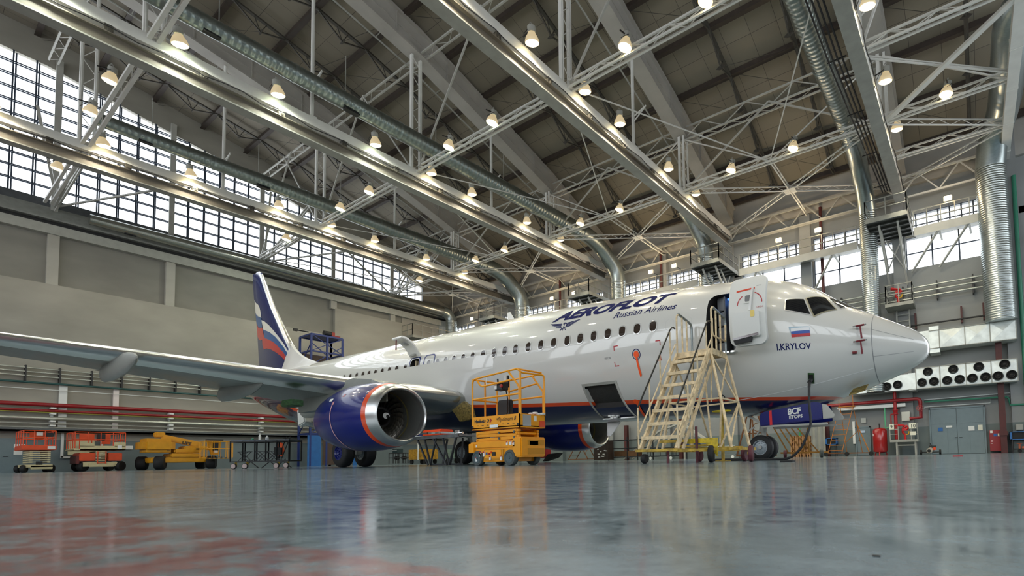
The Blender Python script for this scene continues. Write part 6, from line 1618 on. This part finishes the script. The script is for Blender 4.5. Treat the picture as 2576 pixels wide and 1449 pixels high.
for x in (-12.38, -11.86): p.box(x, x+.04, -4.575, -4.56, .93, .99)
p.build('latch', CHROME, e)
e = thing('cap', 'dark blue cap with a pale brim lying by the orange case', 'cap', (-12.72, -4.52, .88))
p = MB(); p.lathe((-12.72, -4.48, .88), (0, 0, 1), [(0, .12), (.04, .115), (.08, .08), (.1, 0)], 16); p.build('crown', mat('cap_blue', '#252c5c', .8), e, smooth=True)
p = MB(); p.box(-12.84, -12.6, -4.66, -4.5, .875, .89); p.build('brim', PAPER, e, bevel=.006)
e = thing('folded_cloth', 'flat dark blue folded cloth at the left end of the trestle table', 'cloth', (-12.88, -4.5, .87))
p = MB(); p.ext([(-13.1, -4.6, .875), (-12.8, -4.6, .875), (-12.76, -4.6, .94), (-13.0, -4.6, .90)], (0, .32, 0)); p.build('cloth', mat('cloth_blue', '#2c3048', .85), e, bevel=.01)
p = MB(); p.tube((-11.15, -4.5, .91), (-10.85, -4.5, .91), .03, 10); p.cb((-11.1, -4.5, .96), (.12, .06, .08)); tag(p.build('clamp_tool', CHROME), 'small shiny tool lying at the right end of the trestle table', 'tool')

# ------------------------------------------------------------------ lifts along the left wall
ORL = mat('lift_orange', '#e2501f', .45, var=.1); CRM = mat('lift_cream', '#d3c79b', .5, var=.12); MRN = mat('dark_maroon', '#6a2a26', .5)
def wheels(e, pts, r, w, m=BLACK, hub=None, ax=(0, 1, 0)):
    for x, y in pts:
        a = Vector(ax); p = MB(); p.lathe(Vector((x, y, r))-a*w/2, ax, [(.0, 0), (0, r*.55), (.0, r*.88), (w*.15, r), (w*.85, r), (w, r*.88), (w, 0)], 22); t_ = p.build('wheel', m, e, smooth=True)
        if hub: p = MB(); p.lathe(Vector((x, y, r))-a*(w/2+.01), ax, [(0, 0), (.0, r*.3), (.02, r*.5), (w*.4, r*.52)], 14); p.build('hub', hub, t_, smooth=True)
# end-on lift
e = thing('scissor_lift', 'orange and cream scissor lift seen end-on at the far left wall', 'scissor lift', (-44.8, -8.2, 0))
a, b_, f_ = -8.9, -7.6, -43.5   # y range, front x
p = MB(); p.box(-45.9, f_, a+.1, b_-.1, .28, .45); p.box(f_-.2, f_, a+.35, b_-.1, .18, .40); p.build('chassis', CRM, e, bevel=.02)
p = MB()
for k in range(6): p.box(-45.8, f_, a+.30, a+.42, .55+.12*k, .63+.12*k); p.box(-45.8, f_, b_-.32, b_-.2, .55+.12*k, .63+.12*k); p.box(f_-.14, f_-.04, a+.32, b_-.22, .57+.12*k, .62+.12*k)
p.build('scissor_arms', CRM, e)
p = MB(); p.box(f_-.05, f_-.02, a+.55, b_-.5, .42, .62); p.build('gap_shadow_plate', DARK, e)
p = MB(); p.box(-46.1, f_+.15, a, b_, 1.28, 1.55); p.build('platform_deck', ORL, e, bevel=.02)
p = MB(); p.box(f_+.16, f_+.17, b_-.35, b_-.05, 1.32, 1.5); p.build('sticker', PAPER, e)
p = MB()
def rect_rail(p, x0, x1, y0, y1, z0, z1, n=3, r=.028):
    for x, y in ((x0, y0), (x1, y0), (x1, y1), (x0, y1)): p.tube((x, y, z0), (x, y, z1), r, 6)
    for i in range(1, n):
        t = i/n
        for x in (x0, x1): p.tube((x, y0+(y1-y0)*t, z0), (x, y0+(y1-y0)*t, z1), r*.8, 6)
        for y in (y0, y1): p.tube((x0+(x1-x0)*t, y, z0), (x0+(x1-x0)*t, y, z1), r*.8, 6)
    for z in (z1, z0+(z1-z0)*.55):
        q = [(x0, y0, z), (x1, y0, z), (x1, y1, z), (x0, y1, z)]
        for i in range(4): p.tube(q[i], q[(i+1) % 4], r, 6)
rect_rail(p, -46.0, f_+.1, a+.04, b_-.04, 1.5, 2.38, 3)
p.build('guard_rail', ORL, e, smooth=True)
p = MB(); p.ext([(f_-.3, a+.3, 2.3), (f_-.3, b_-.3, 2.3), (f_-.3, b_-.35, 2.0), (f_-.3, -8.2, 1.85), (f_-.3, a+.3, 2.0)], (.08, 0, 0)); p.build('backrest_panel', mat('deep_orange', '#c9480f', .5), e)
p = MB(); p.box(f_-.2, f_-.05, -8.0, -7.7, 2.05, 2.28); p.build('control_box', DARK, e, bevel=.02)
p = MB(); p.box(f_-.21, f_-.2, -8.35, -8.1, 2.12, 2.3); p.build('sticker', PAPER, e)
wheels(e, [(f_-.1, a+.12), (f_-.6, b_-.08), (-45.7, a+.12), (-45.7, b_-.08)], .22, .2, hub=MRN, ax=(.5, .86, 0))
# side-on lift
e = thing('scissor_lift', 'orange and cream rough-terrain scissor lift before the cream switch panel', 'scissor lift', (-44.8, -5.7, 0))
a, b_, f_ = -6.75, -4.62, -43.9
p = MB(); p.box(-45.7, f_, a+.3, b_-.3, .28, .55); p.box(f_, f_+.1, a+.55, b_-.45, .26, .5); p.build('chassis', CRM, e, bevel=.03)
p = MB(); p.box(-45.7, f_+.05, a+.15, a+.85, .62, 1.12); p.box(-45.7, f_+.05, b_-.75, b_-.1, .62, 1.12); p.build('engine_cover', ORL, e, bevel=.04)
p = MB()
for k in range(5): p.box(-45.5, f_+.02, a+.85, b_-.8, .62+.13*k, .70+.13*k)
p.build('scissor_arms', CRM, e)
p = MB(); p.tube((f_+.12, a+.92, .45), (f_+.12, a+.92, 1.2), .03, 6); p.tube((f_+.12, b_-.85, .45), (f_+.12, b_-.85, 1.2), .03, 6); p.bar((f_+.12, a+.92, .5), (f_+.12, b_-.85, .5), .04); p.build('access_ladder', ORL, e)
p = MB(); p.box(-46.2, f_+.15, a-.1, b_+.02, 1.28, 1.36); p.box(f_+.1, f_+.15, a+.15, b_+.02, 1.28, 1.55); p.box(f_+.1, f_+.15, a+.15, a+.75, 1.5, 1.72); p.box(f_+.1, f_+.15, b_-.5, b_+.02, 1.5, 1.78); p.build('platform_deck', CRM, e, bevel=.01)
p = MB(); rect_rail(p, -46.1, f_+.12, a-.06, b_, 1.4, 2.38, 4); p.build('guard_rail', ORL, e, smooth=True)
p = MB(); p.box(-45.0, -44.95, a+.3, a+.95, 1.95, 2.33); p.box(-45.0, -44.95, b_-.85, b_-.45, 1.7, 2.33); p.build('mesh_panel', ORL, e)
p = MB(); p.box(-44.6, -44.3, b_-1.15, b_-.8, 1.9, 2.3); p.build('control_box', DARK, e, bevel=.02)
p = MB(); p.box(f_+.15, f_+.16, b_-.35, b_-.15, 1.36, 1.6); p.build('sticker', PAPER, e)
wheels(e, [(f_-.25, a+.35), (f_-.2, b_-.15), (-45.5, a+.35), (-45.5, b_-.4)], .3, .3, hub=MRN, ax=(.75, .66, 0))
p = MB(); p.box(-45.6, f_, a+.02, a+.18, .45, .95); p.build('wheel_guard', MRN, e, bevel=.03)
# boom lift
BYL = mat('boom_yellow', '#d99a12', .45, var=.12)
e = thing('boom_lift', 'yellow articulated boom lift with folded arm and basket parked by the left wall', 'boom lift', (-43, -2, 0))
X = -43.0
p = MB(); p.box(X-1.9, X+.1, -3.55, -.35, .45, .80); p.box(X-1.6, X+.15, -2.6, -1.1, .78, 1.05); p.build('chassis', BYL, e, bevel=.05)
p = MB(); p.box(X-1.7, X+.2, -4.0, -2.35, 1.12, 2.02); p.build('counterweight', BYL, e, bevel=.22)
p = MB(); p.box(X-1.4, X+.05, -2.4, -1.0, 1.08, 1.35); p.box(X-1.2, X+.0, -1.9, -.9, 1.2, 1.55); tb_ = p.build('turntable', BYL, e, bevel=.06)
p = MB(); p.cb((X+.21, -2.75, 1.22), (.02, .18, .06)); p.cb((X+.21, -1.2, 1.35), (.3, .18, .07)); p.build('vent', DARK, tb_)
p = MB(); p.bar((X-.7, -2.9, 2.15), (X-.3, -.9, 1.62), .4, .38); p.cb((X-.75, -3.0, 2.3), (.5, .5, .34)); p.build('upper_arm', BYL, e, bevel=.05)
place_text('LIFT', .26, (X-.26, -1.95, 1.72), (.18, 1, -.24), (0, .1, 1), 'lettering', DARK, e, bold=.01, width=.5)
p = MB(); p.bar((X-.2, -1.2, 1.5), (X+.05, -.3, 1.35), .22, .24); p.ext([(X+.05, -.75, 1.9), (X+.05, .05, 1.9), (X+.05, -.1, .95), (X+.05, -.5, .95)], (.3, 0, 0)); p.build('lower_arm', BYL, e, bevel=.03)
p = MB(); p.box(X+.36, X+.4, -.45, -.15, 1.2, 1.75); p.box(X+.1, X+.5, -.8, .1, 1.9, 2.02); p.build('control_console', DARK, e)
p = MB(); p.box(X+.39, X+.41, -.42, -.18, 1.1, 1.25); p.build('sticker', PAPER, e)
bx0, bx1, by0, by1 = X+.5, X+1.4, -1.2, .35
p = MB(); rect_rail(p, bx0, bx1, by0, by1, .75, 1.85, 4, .025); p.box(bx0, bx1, by0, by1, .66, .72); p.build('basket', BYL, e, smooth=False)
p = MB()
for k in range(6): p.box(bx1, bx1+.01, by0+.1+.25*k, by0+.22+.25*k, .67, .74)
p.build('hazard_stripe', DARK, e)
place_text('LIFT', .12, (bx1+.02, by0+.6, .75), (0, 1, 0), (0, 0, 1), 'lettering', DARK, e, width=.4)
wheels(e, [(X+.0, -3.1), (X-1.7, -3.6), (X-1.7, -.5), (X+.0, -.4)], .45, .5, hub=BYL, ax=(.45, .89, 0))

# ------------------------------------------------------------------ dark wheeled tables under the wing
e = thing('trolley_table', 'long black wheeled steel trolley table standing under the wing', 'trolley', (-23.4, -4.6, 0))
def loc2(u, v, z): return (-24.5+.83*u-.56*v, -5.35+.56*u+.83*v, z)
def lbar(p, a, b_, w=.045): p.bar(loc2(*a), loc2(*b_), w)
L2 = 2.4
p = MB(); q = [loc2(.0, 0, 1.16), loc2(L2, 0, 1.16), loc2(L2, .8, 1.16), loc2(0, .8, 1.16)]; p.ext(q, (0, 0, .03)); p.build('table_top', mat('blue_grey_top', '#5c6472', .5), e)
p = MB()
for u in (0, .5, 1.0, 1.45, 1.9, L2): 
    for v in (0, .8):
        lbar(p, (u, v, .3), (u, v, 1.16))
for z in (.3, 1.12):
    for v in (0, .8): lbar(p, (0, v, z), (L2, v, z), .05)
    for u in (0, L2): lbar(p, (u, 0, z), (u, .8, z), .05)
p.build('frame', mat('black_frame', '#15171a', .5), e)
p = MB()
for u0 in (.55, 1.35, 1.9): lbar(p, (u0-.35, .4, .02), (u0+.1, .4, .38), .03); lbar(p, (u0+.35, .4, .02), (u0-.1, .4, .38), .03)
p.build('stabiliser', bpy.data.materials['black_frame'], e)
for u in (.15, .62, 1.9, 2.3):
    c_ = loc2(u, .05, .12); p = MB(); p.lathe((c_[0], c_[1]-.02, .12), (.56, -.83, 0), [(0, 0), (0, .12), (.04, .12), (.04, 0)], 20); w_ = p.build('caster', BLACK, e, smooth=True)
    p = MB(); p.lathe((c_[0], c_[1]-.025, .12), (.56, -.83, 0), [(0, 0), (0, .095), (.055, .095), (.055, 0)], 16); p.build('rim', mat('pink_rim', '#b9a5a2', .5) if 'pink_rim' not in bpy.data.materials else bpy.data.materials['pink_rim'], w_)
    p = MB(); p.box(c_[0]-.04, c_[0]+.04, c_[1]+.01, c_[1]+.07, .14, .3); p.build('fork', RUST, w_)
for k, u in enumerate((.28, 1.0, 1.5)):
    t_ = thing('folding_stool', 'small dark folding stool inside the trolley table, %s of three' % ('left', 'middle', 'right')[k], 'stool', loc2(u, .4, .33), 'folding stools')
    p = MB(); q = [loc2(u-.22, .3, .7), loc2(u+.22, .3, .7), loc2(u+.22, .55, .7), loc2(u-.22, .55, .7)]; p.ext(q, (0, 0, .02)); p.build('seat', FRM, t_)
    p = MB()
    for v in (.32, .52): lbar(p, (u-.2, v, .33), (u+.18, v, .7), .022); lbar(p, (u+.2, v, .33), (u-.18, v, .7), .022)
    p.build('leg', FRM, t_)
t_ = thing('hand_trolley', 'small black hand trolley leaning in the trolley table, bucket-like plate', 'hand trolley', loc2(1.9, .3, .3))
p = MB(); lbar(p, (1.75, .3, .4), (2.1, .3, 1.3), .025); lbar(p, (1.9, .3, .4), (2.25, .3, 1.3), .025); p.build('handle_bar', BLACK, t_)
p = MB(); q = [loc2(1.65, .2, .55), loc2(1.95, .2, .55), loc2(1.95, .2, .85), loc2(1.65, .2, .88)]; p.ext(q, (.0, .05, 0)); p.build('plate', BLACK, t_)
for u, m_, h_, r, lb in ((.72, GREENP, .09, .05, 'green tin standing on the black trolley table'), (1.02, PAPER, .28, .045, 'tall white spray bottle on the black trolley table'), (1.32, mat('grey_bottle', '#b7bcc2', .4), .18, .06, 'squat grey bottle on the black trolley table')):
    c_ = loc2(u, .25, 1.19); p = MB(); p.lathe(c_, (0, 0, 1), [(0, 0), (0, r), (h_*.6, r), (h_*.78, r*.4), (h_, r*.4), (h_, 0)], 14); tag(p.build('bottle', m_, smooth=True), lb, 'bottle')
p = MB(); c_ = loc2(.3, .3, 1.19); p.cb((c_[0], c_[1], 1.2), (.2, .15, .03)); tag(p.build('rag', mat('grey_green_rag', '#8b938c', .8), bevel=.01), 'small grey rag on the left end of the black trolley table', 'rag')

# blue scaffold tower by the corner
BT = mat('tower_blue', '#1b3272', .45); BRN = mat('brown_board', '#4a3a30', .6, var=.1)
e = thing('dock_tower', 'tall dark blue steel tower with brown panels behind the fin', 'tower', (-45.3, 7.9, 0))
tx0, tx1, ty0, ty1 = -46.4, -44.4, 6.55, 9.1
p = MB()
for x in (tx0, tx1):
    for y in (ty0, (ty0+ty1)/2 if x == tx1 else ty1, ty1): p.bar((x, y, 0), (x, y, 11.0), .14)
for z in (2.7, 4.6, 6.5, 8.4, 9.6, 11.0):
    q = [(tx0, ty0, z), (tx1, ty0, z), (tx1, ty1, z), (tx0, ty1, z)]
    for i in range(4): p.bar(q[i], q[(i+1) % 4], .12)
for z in (2.7, 4.6, 6.5, 8.4): 
    p.bar((tx1, ty0, z), (tx1, ty1, z+1.9), .06); p.bar((tx1, ty1, z), (tx1, ty0, z+1.9), .06); p.bar((tx0, ty0, z), (tx1, ty0, z+1.9), .06)
p.bar((tx1, ty0, 11), (tx1, ty1, 9.6), .06); p.bar((tx1, ty0, 9.6), (tx1, ty1, 11), .06); p.box(tx0, tx1, ty0, ty1, 11.0, 11.1)
p.build('frame', BT, e)
p = MB(); p.box(tx0+.2, tx0+.25, ty0+.1, ty1-.1, 7.8, 9.6); p.build('brown_panel', BRN, e); p = MB(); p.box(tx1-.02, tx1+.04, ty0+1.0, ty1+.9, .1, 2.6); p.build('brown_panel', BRN, e)
p = MB(); p.box(tx1, tx1+.06, ty0-.2, ty0+.85, .0, 2.55); p.build('blue_door', BLUEP, e); p = MB(); p.box(tx1, tx1+.06, ty1+.95, ty1+1.3, 0, 2.3); p.build('blue_side_panel', BLUEP, e)
t_ = thing('winch', 'dark winch motor with red housing on top of the blue tower', 'winch', (-45.0, 8.2, 11.1))
p = MB(); p.tube((-44.8, 7.7, 11.35), (-44.8, 8.3, 11.35), .22, 12); p.build('motor', DARK, t_); p = MB(); p.tube((-44.8, 5.6, 11.2), (-44.8, 6.5, 11.2), .05, 8); p.cb((-44.8, 5.5, 11.2), (.2, .3, .2)); p.build('arm', DARK, t_)
p = MB(); p.box(-45.0, -44.6, 8.3, 8.55, 11.1, 11.5); p.box(-45.0, -44.6, 8.55, 9.0, 11.1, 11.25); p.build('housing', mat('faded_red', '#93281f', .5), t_)
p = MB(); p.lathe((-47.65, 5.7, 1.4), (0, 0, 1), [(-.5, .2), (0, .3), (.5, .2), (.7, .05)], 8); tag(p.build('hanging_vest', mat('vest_orange', '#c24a1c', .7)), 'orange work vest hanging left of the blue tower door', 'vest')

# ------------------------------------------------------------------ things far under the belly
def cart(label, x, y, w_, d, h, z0, m, cat, name, wm=BLACK, rnd=.02):
    e = thing(name, label, cat, (x, y, 0))
    p = MB(); p.box(x-w_/2, x+w_/2, y-d/2, y+d/2, z0, h); p.build('body', m, e, bevel=rnd)
    for s_ in (-1, 1):
        for s2 in (-1, 1):
            p = MB(); p.lathe((x+s_*w_*.38, y+s2*d*.4-.05, z0*.55), (0, 1, 0), [(0, 0), (0, z0*.5), (.1, z0*.5), (.1, 0)], 14); p.build('wheel', wm, e, smooth=True)
    return e
g_ = cart('battered yellow power cart standing far under the engine nacelle', -31.4, 8.2, 2.0, 1.0, 1.05, .34, mat('battered_yellow', '#b98a24', .55, var=.45, scale=6), 'power cart', 'power_cart')
p = MB(); p.tube((-31.1, 7.6, .3), (-31.1, 7.6, 1.5), .05, 8); p.build('exhaust', PAPER, g_)
g_ = cart('worn grey-green chest on wheels standing right of the yellow power cart', -29.4, 9.6, 1.7, .9, 1.05, .38, mat('worn_grey_green', '#768a80', .6, var=.3, scale=6), 'chest', 'wheeled_chest')
e = thing('equipment_rack', 'low black equipment rack with round reels left of the yellow power cart', 'rack', (-34.6, 8.4, 0))
p = MB(); rect_rail(p, -35.5, -33.8, 8.1, 8.9, .1, .85, 3, .03); p.build('frame', DARK, e)
p = MB(); p.cb((-35.1, 8.5, .5), (.3, .3, .3)); p.cb((-34.2, 8.5, .5), (.35, .3, .25)); p.build('reel', BLACK, e, bevel=.05)
t_ = thing('instrument_case', 'small dark instrument case on the low black rack', 'case', (-35.1, 8.5, .86)); p = MB(); p.box(-35.4, -34.8, 8.3, 8.8, .87, 1.2); p.build('shell', mat('dark_teal_case', '#1e3638', .5), t_, bevel=.02)
p = MB(); p.box(-35.4, -34.8, 8.29, 8.3, 1.08, 1.1); p.build('band', PAPER, t_)
e = thing('step_ladder', 'brown rolling step ladder standing under the far engine', 'ladder', (-23.4, 16.1, 0))
def ladder(e, x, y, w_, run, h, n, m, top=True, back=True):
    p = MB()
    for s_ in (-1, 1): p.bar((x, y+s_*w_/2, .12), (x+run, y+s_*w_/2, h), .05)
    if back:
        for s_ in (-1, 1): p.bar((x+run*1.9, y+s_*w_/2, .12), (x+run, y+s_*w_/2, h), .05)
        p.bar((x+run*1.6, y-w_/2, h*.35), (x+run*1.3, y+w_/2, h*.7), .03); p.bar((x, y-w_/2, .14), (x+run*1.9, y-w_/2, .14), .05); p.bar((x, y+w_/2, .14), (x+run*1.9, y+w_/2, .14), .05)
    p.build('frame', m, e)
    for k in range(n): t = (k+1)/n; p = MB(); p.box(x+run*t-.12, x+run*t+.1, y-w_/2, y+w_/2, .12+(h-.12)*t-.02, .12+(h-.12)*t+.02); p.build('tread', m, e)
RB = mat('rust_brown_paint', '#7a4a22', .6, var=.3)
ladder(e, -24.6, 16.3, .9, 1.0, 1.5, 4, RB)
e = thing('sticker_case', 'dark flight case with white stickers standing under the far engine', 'case', (-21.9, 16.5, 0))
p = MB(); p.box(-22.5, -21.2, 16.3, 17.0, .05, 1.45); p.build('shell', mat('dark_brown_case', '#33261d', .6, var=.4, scale=5), e)
random.seed(3); p = MB()
for k in range(16):
    a = random.uniform(-22.4, -21.4); z = random.uniform(.2, 1.3); p.box(a, a+random.uniform(.05, .2), 16.28, 16.3, z, z+random.uniform(.04, .1))
p.build('stickers', PAPER, e)
e = thing('cardboard_box', 'long brown cardboard box on the low shelf left of the stairs', 'box', (-20.3, 17.6, .25)); p = MB(); p.box(-21.4, -19.3, 17.3, 17.9, .27, .68); p.build('box', mat('cardboard', '#7d5a3c', .8, var=.15), e, bevel=.01)
e = thing('shelf_rack', 'dark three-level shelf rack standing beyond the far engine', 'shelf', (-20, 17.7, 0))
p = MB()
for z in (.2, .85, 1.45): p.box(-22.0, -17.9, 17.2, 18.0, z, z+.05)
for x in (-21.9, -20.2, -19.3, -18.0): p.bar((x, 17.3, 0), (x, 17.3, 1.7), .06)
p.build('frame', FRM, e)
e = thing('stair_bridge', 'grey steel stair bridge behind the boarding stairs near the back wall', 'stairs', (-18, 19, 0))
p = MB(); p.bar((-21.6, 19, .1), (-18.4, 19, 2.1), .3, .12); p.bar((-21.2, 19.5, .1), (-18.0, 19.5, 2.1), .1, .12); p.bar((-16.6, 19, 2.6), (-14.0, 19, .9), .3, .14); p.bar((-18.4, 19, 2.1), (-16.6, 19, 2.6), .3, .1); p.bar((-16.5, 19.2, 0), (-16.5, 19.2, 2.5), .1); p.bar((-14.2, 19.2, 0), (-14.2, 19.2, .9), .1)
p.build('frame', STEEL, e)
ci = ['left of the stairs foot', 'behind the stairs base']
for k, (x, y) in enumerate(((-17.0, 17.0), (-13.2, 18.5))):
    e = thing('parts_trolley', 'low steel parts trolley with small casters, '+ci[k], 'trolley', (x, y, 0), 'low trolleys')
    p = MB(); rect_rail(p, x-1, x+1, y-.4, y+.4, .25, .8, 2, .03); p.box(x-1, x+1, y-.4, y+.4, .22, .28); p.build('frame', GRYR if k else FRM, e)
    for s_ in (-1, 1): p = MB(); p.lathe((x+s_*.8, y-.4, .1), (0, 1, 0), [(0, 0), (0, .1), (.06, .1), (.06, 0)], 12); p.build('caster', PAPER, e)
for x, y, lb in ((-10.8, 18.5, 'blue plastic bin behind the boarding stairs, left of the nose wheel'), (-15.3, 18.0, 'blue plastic bin behind the stairs base frame')):
    e = thing('plastic_bin', lb, 'bin', (x, y, .5)); p = MB(); p.box(x-.5, x+.5, y-.35, y+.35, .55, 1.1); p.build('tub', mat('bin_blue', '#173f74', .5) if 'bin_blue' not in bpy.data.materials else bpy.data.materials['bin_blue'], e, bevel=.03)
    p = MB(); 
    for s_ in (-1, 1): p.bar((x+s_*.4, y, 0), (x+s_*.4, y, .55), .05)
    p.build('leg', FRM, e)
# brown docking stand behind the nose gear
e = thing('docking_stand', 'rusty brown tripod docking stand with round ring top behind the nose wheel', 'stand', (-7.0, 8, 0))
p = MB(); c_ = Vector((-7.25, 8, 2.0))
for q in ((-7.9, 7.7, .1), (-7.7, 8.6, .1), (-6.2, 7.6, .1), (-6.4, 8.5, .1), (-7.0, 7.4, .1)): p.bar(q, c_+Vector(((q[0]+7.25)*.25, (q[1]-8)*.3, 0)), .055)
p.bar((-7.9, 7.7, .14), (-6.2, 7.6, .14), .06); p.bar((-7.7, 8.6, .14), (-6.4, 8.5, .14), .06); p.bar((-7.6, 7.8, 1.1), (-6.8, 7.8, 1.1), .04); p.build('legs', RB, e)
p = MB(); p.lathe(c_, (0, 0, 1), [(0, .32), (.05, .32), (.05, .27), (0, .27)], 20, closed=True); p.build('ring', GRYR, e, smooth=True)
p = MB(); p.path([(-6.9+.22*math.cos(a), 7.7, 1.35+.18*math.sin(a)) for a in [2*PI*i/14 for i in range(14)]], .02, 6, closed=True); p.build('hand_wheel', RB, e)
e = thing('docking_stand', 'rusty yellow-brown splayed docking stand on wheels right of the nose wheel', 'stand', (-5.6, 8.5, 0))
p = MB()
for i in range(5): p.bar((-6.5+.22*i, 8.2, 1.55), (-5.9+.32*i, 8.6, .2), .05)
p.bar((-5.0, 8.3, 1.5), (-5.0, 8.5, .2), .05); p.bar((-4.9, 8.3, 1.5), (-5.3, 8.6, .2), .05); p.bar((-6.6, 8.2, 1.5), (-4.9, 8.2, 1.5), .06); p.bar((-6.2, 8.5, .22), (-4.4, 8.5, .22), .07); p.bar((-6.2, 9.2, .22), (-4.4, 9.2, .22), .07); p.build('legs', mat('rust_yellow_brown', '#9a6b26', .6, var=.35), e)
for x, m_ in ((-6.0, PURP), (-4.5, GTYRE)): p = MB(); p.lathe((x-.05, 8.4, .17), (1, .4, 0), [(0, 0), (0, .15), (.02, .17), (.1, .17), (.12, .15), (.12, 0)], 18); p.build('wheel', m_, e, smooth=True)
for k in range(3):
    x = -8.9+.42*k; p = MB()
    for j in range(5): p.box(x-.18, x+.2, 19.9, 20.05, .12+.26*j, .22+.26*j)
    for xx in (-.16, .0, .16): p.box(x+xx-.04, x+xx+.04, 19.8, 20.15, 0, 1.35)
    tag(p.build('wooden_pallet', mat('pallet_wood', '#a87b50', .7, var=.3, scale=5) if k == 0 else bpy.data.materials['pallet_wood']), 'upright wooden pallet frame behind the nose wheel, %s of three' % ('left', 'middle', 'right')[k], 'pallet', 'upright pallets')
p = MB(); q = []
for k in range(6): p.add([(-8.55+.17*k, 22.5+.12*(k % 2), 0), (-8.38+.17*k, 22.5+.12*((k+1) % 2), 0), (-8.38+.17*k, 22.5+.12*((k+1) % 2), 2.3), (-8.55+.17*k, 22.5+.12*(k % 2), 2.3)], [(0, 1, 2, 3)])
tag(p.build('folding_screen', STEEL2), 'pleated grey folding screen at the back wall behind the nose gear door', 'screen')
e = thing('warehouse_ladder', 'orange-brown tall wheeled ladder under the nose near the back wall', 'ladder', (-5.9, 20, 0))
def lad(a0, a1, b0, b1, n, p, w0=.035):
    a0, a1, b0, b1 = map(Vector, (a0, a1, b0, b1)); p.bar(a0, a1, w0); p.bar(b0, b1, w0)
    for k in range(n): t = (k+.5)/n; p.bar(a0.lerp(a1, t), b0.lerp(b1, t), w0*.9)
OB = mat('orange_brown_paint', '#b06a1c', .55, var=.2)
p = MB(); lad((-6.7, 19.4, .2), (-6.05, 19.9, 3.05), (-5.9, 19.4, .2), (-5.25, 19.9, 3.05), 9, p); p.build('ladder', OB, e)
p = MB(); p.bar((-5.0, 20.9, .2), (-5.3, 20.2, 3.05), .035); p.bar((-5.9, 20.9, .2), (-6.05, 20.2, 3.05), .035); p.box(-6.1, -5.2, 19.85, 20.3, 3.0, 3.06); p.bar((-6.05, 19.9, 3.05), (-6.05, 19.9, 3.9), .03); p.bar((-5.25, 19.9, 3.05), (-5.25, 19.9, 3.9), .03); p.bar((-5.9, 20.9, .9), (-5.1, 20.6, 1.6), .03); p.bar((-5.2, 20.5, 2.0), (-4.4, 19.6, .2), .04); p.build('back_frame', OB, e)
p = MB(); p.bar((-6.8, 19.5, .18), (-4.3, 19.5, .18), .06); p.bar((-6.5, 20.9, .18), (-4.5, 20.9, .18), .06); p.build('base', RB, e)
for x, y in ((-6.85, 19.5), (-5.6, 19.3), (-4.3, 19.5)): p = MB(); p.lathe((x, y-.04, .13), (0, 1, 0), [(0, 0), (0, .13), (.08, .13), (.08, 0)], 14); p.build('wheel', BLACK, e)
p = MB(); p.box(-5.95, -5.8, 23.3, 23.45, .8, 2.3); tag(p.build('fluorescent_tube', PAPER), 'white upright lamp strip on the wall behind the orange-brown ladder', 'lamp')
# pipework on the wall behind stairs
p = MB(); p.path([(-21.6, 23.2, 3.4), (-21.6, 23.2, 2.0), (-21.4, 23.2, 1.7), (-20.8, 23.2, 1.7), (-20.7, 23.2, 2.0), (-20.7, 23.2, 2.6)], .06, 8); tag(p.build('bent_pipe', SILVP, smooth=True), 'bent silver pipe on the back wall left of the boarding stairs', 'pipe')
p = MB(); p.box(-19.0, -18.75, 23.0, 23.3, 0, 4.0); tag(p.build('steel_post', MAROON), 'dark red steel post seen through the boarding stairs', 'post')
p = MB(); p.box(-24.3, -24.0, 22.9, 23.2, 0, 3); tag(p.build('steel_post', MAROON), 'dark red post behind the rusty step ladder under the far engine', 'post')
# red fire trolley behind the yellow lift
e = thing('fire_trolley', 'red fire trolley with a black plate right behind the yellow scissor lift', 'trolley', (-19.5, 8.0, 0))
p = MB(); p.box(-19.9, -19.3, 7.7, 8.2, .25, 1.1); p.build('box', RED, e, bevel=.02); p = MB(); p.ext([(-19.4, 7.6, .05), (-19.0, 7.6, .45), (-18.3, 7.6, .5), (-18.6, 7.6, .25)], (0, .5, 0)); p.build('plate', BLACK, e)
# tiny litter on the floor
for x, y, m_, lb in ((-1.9, -5.0, BLACK, 'small dark scrap lying on the floor before the stairs'), (.35, 1.5, REDM, 'thin red strip lying on the floor under the nose'), (.62, -12.95, BLACK, 'tiny dark speck on the floor in the foreground')):
    p = MB(); s_ = .0025 if y < -12 else .07; p.box(x-s_, x+s_*2, y-s_, y+s_, 0, s_*.4); tag(p.build('litter', m_), lb, 'litter')
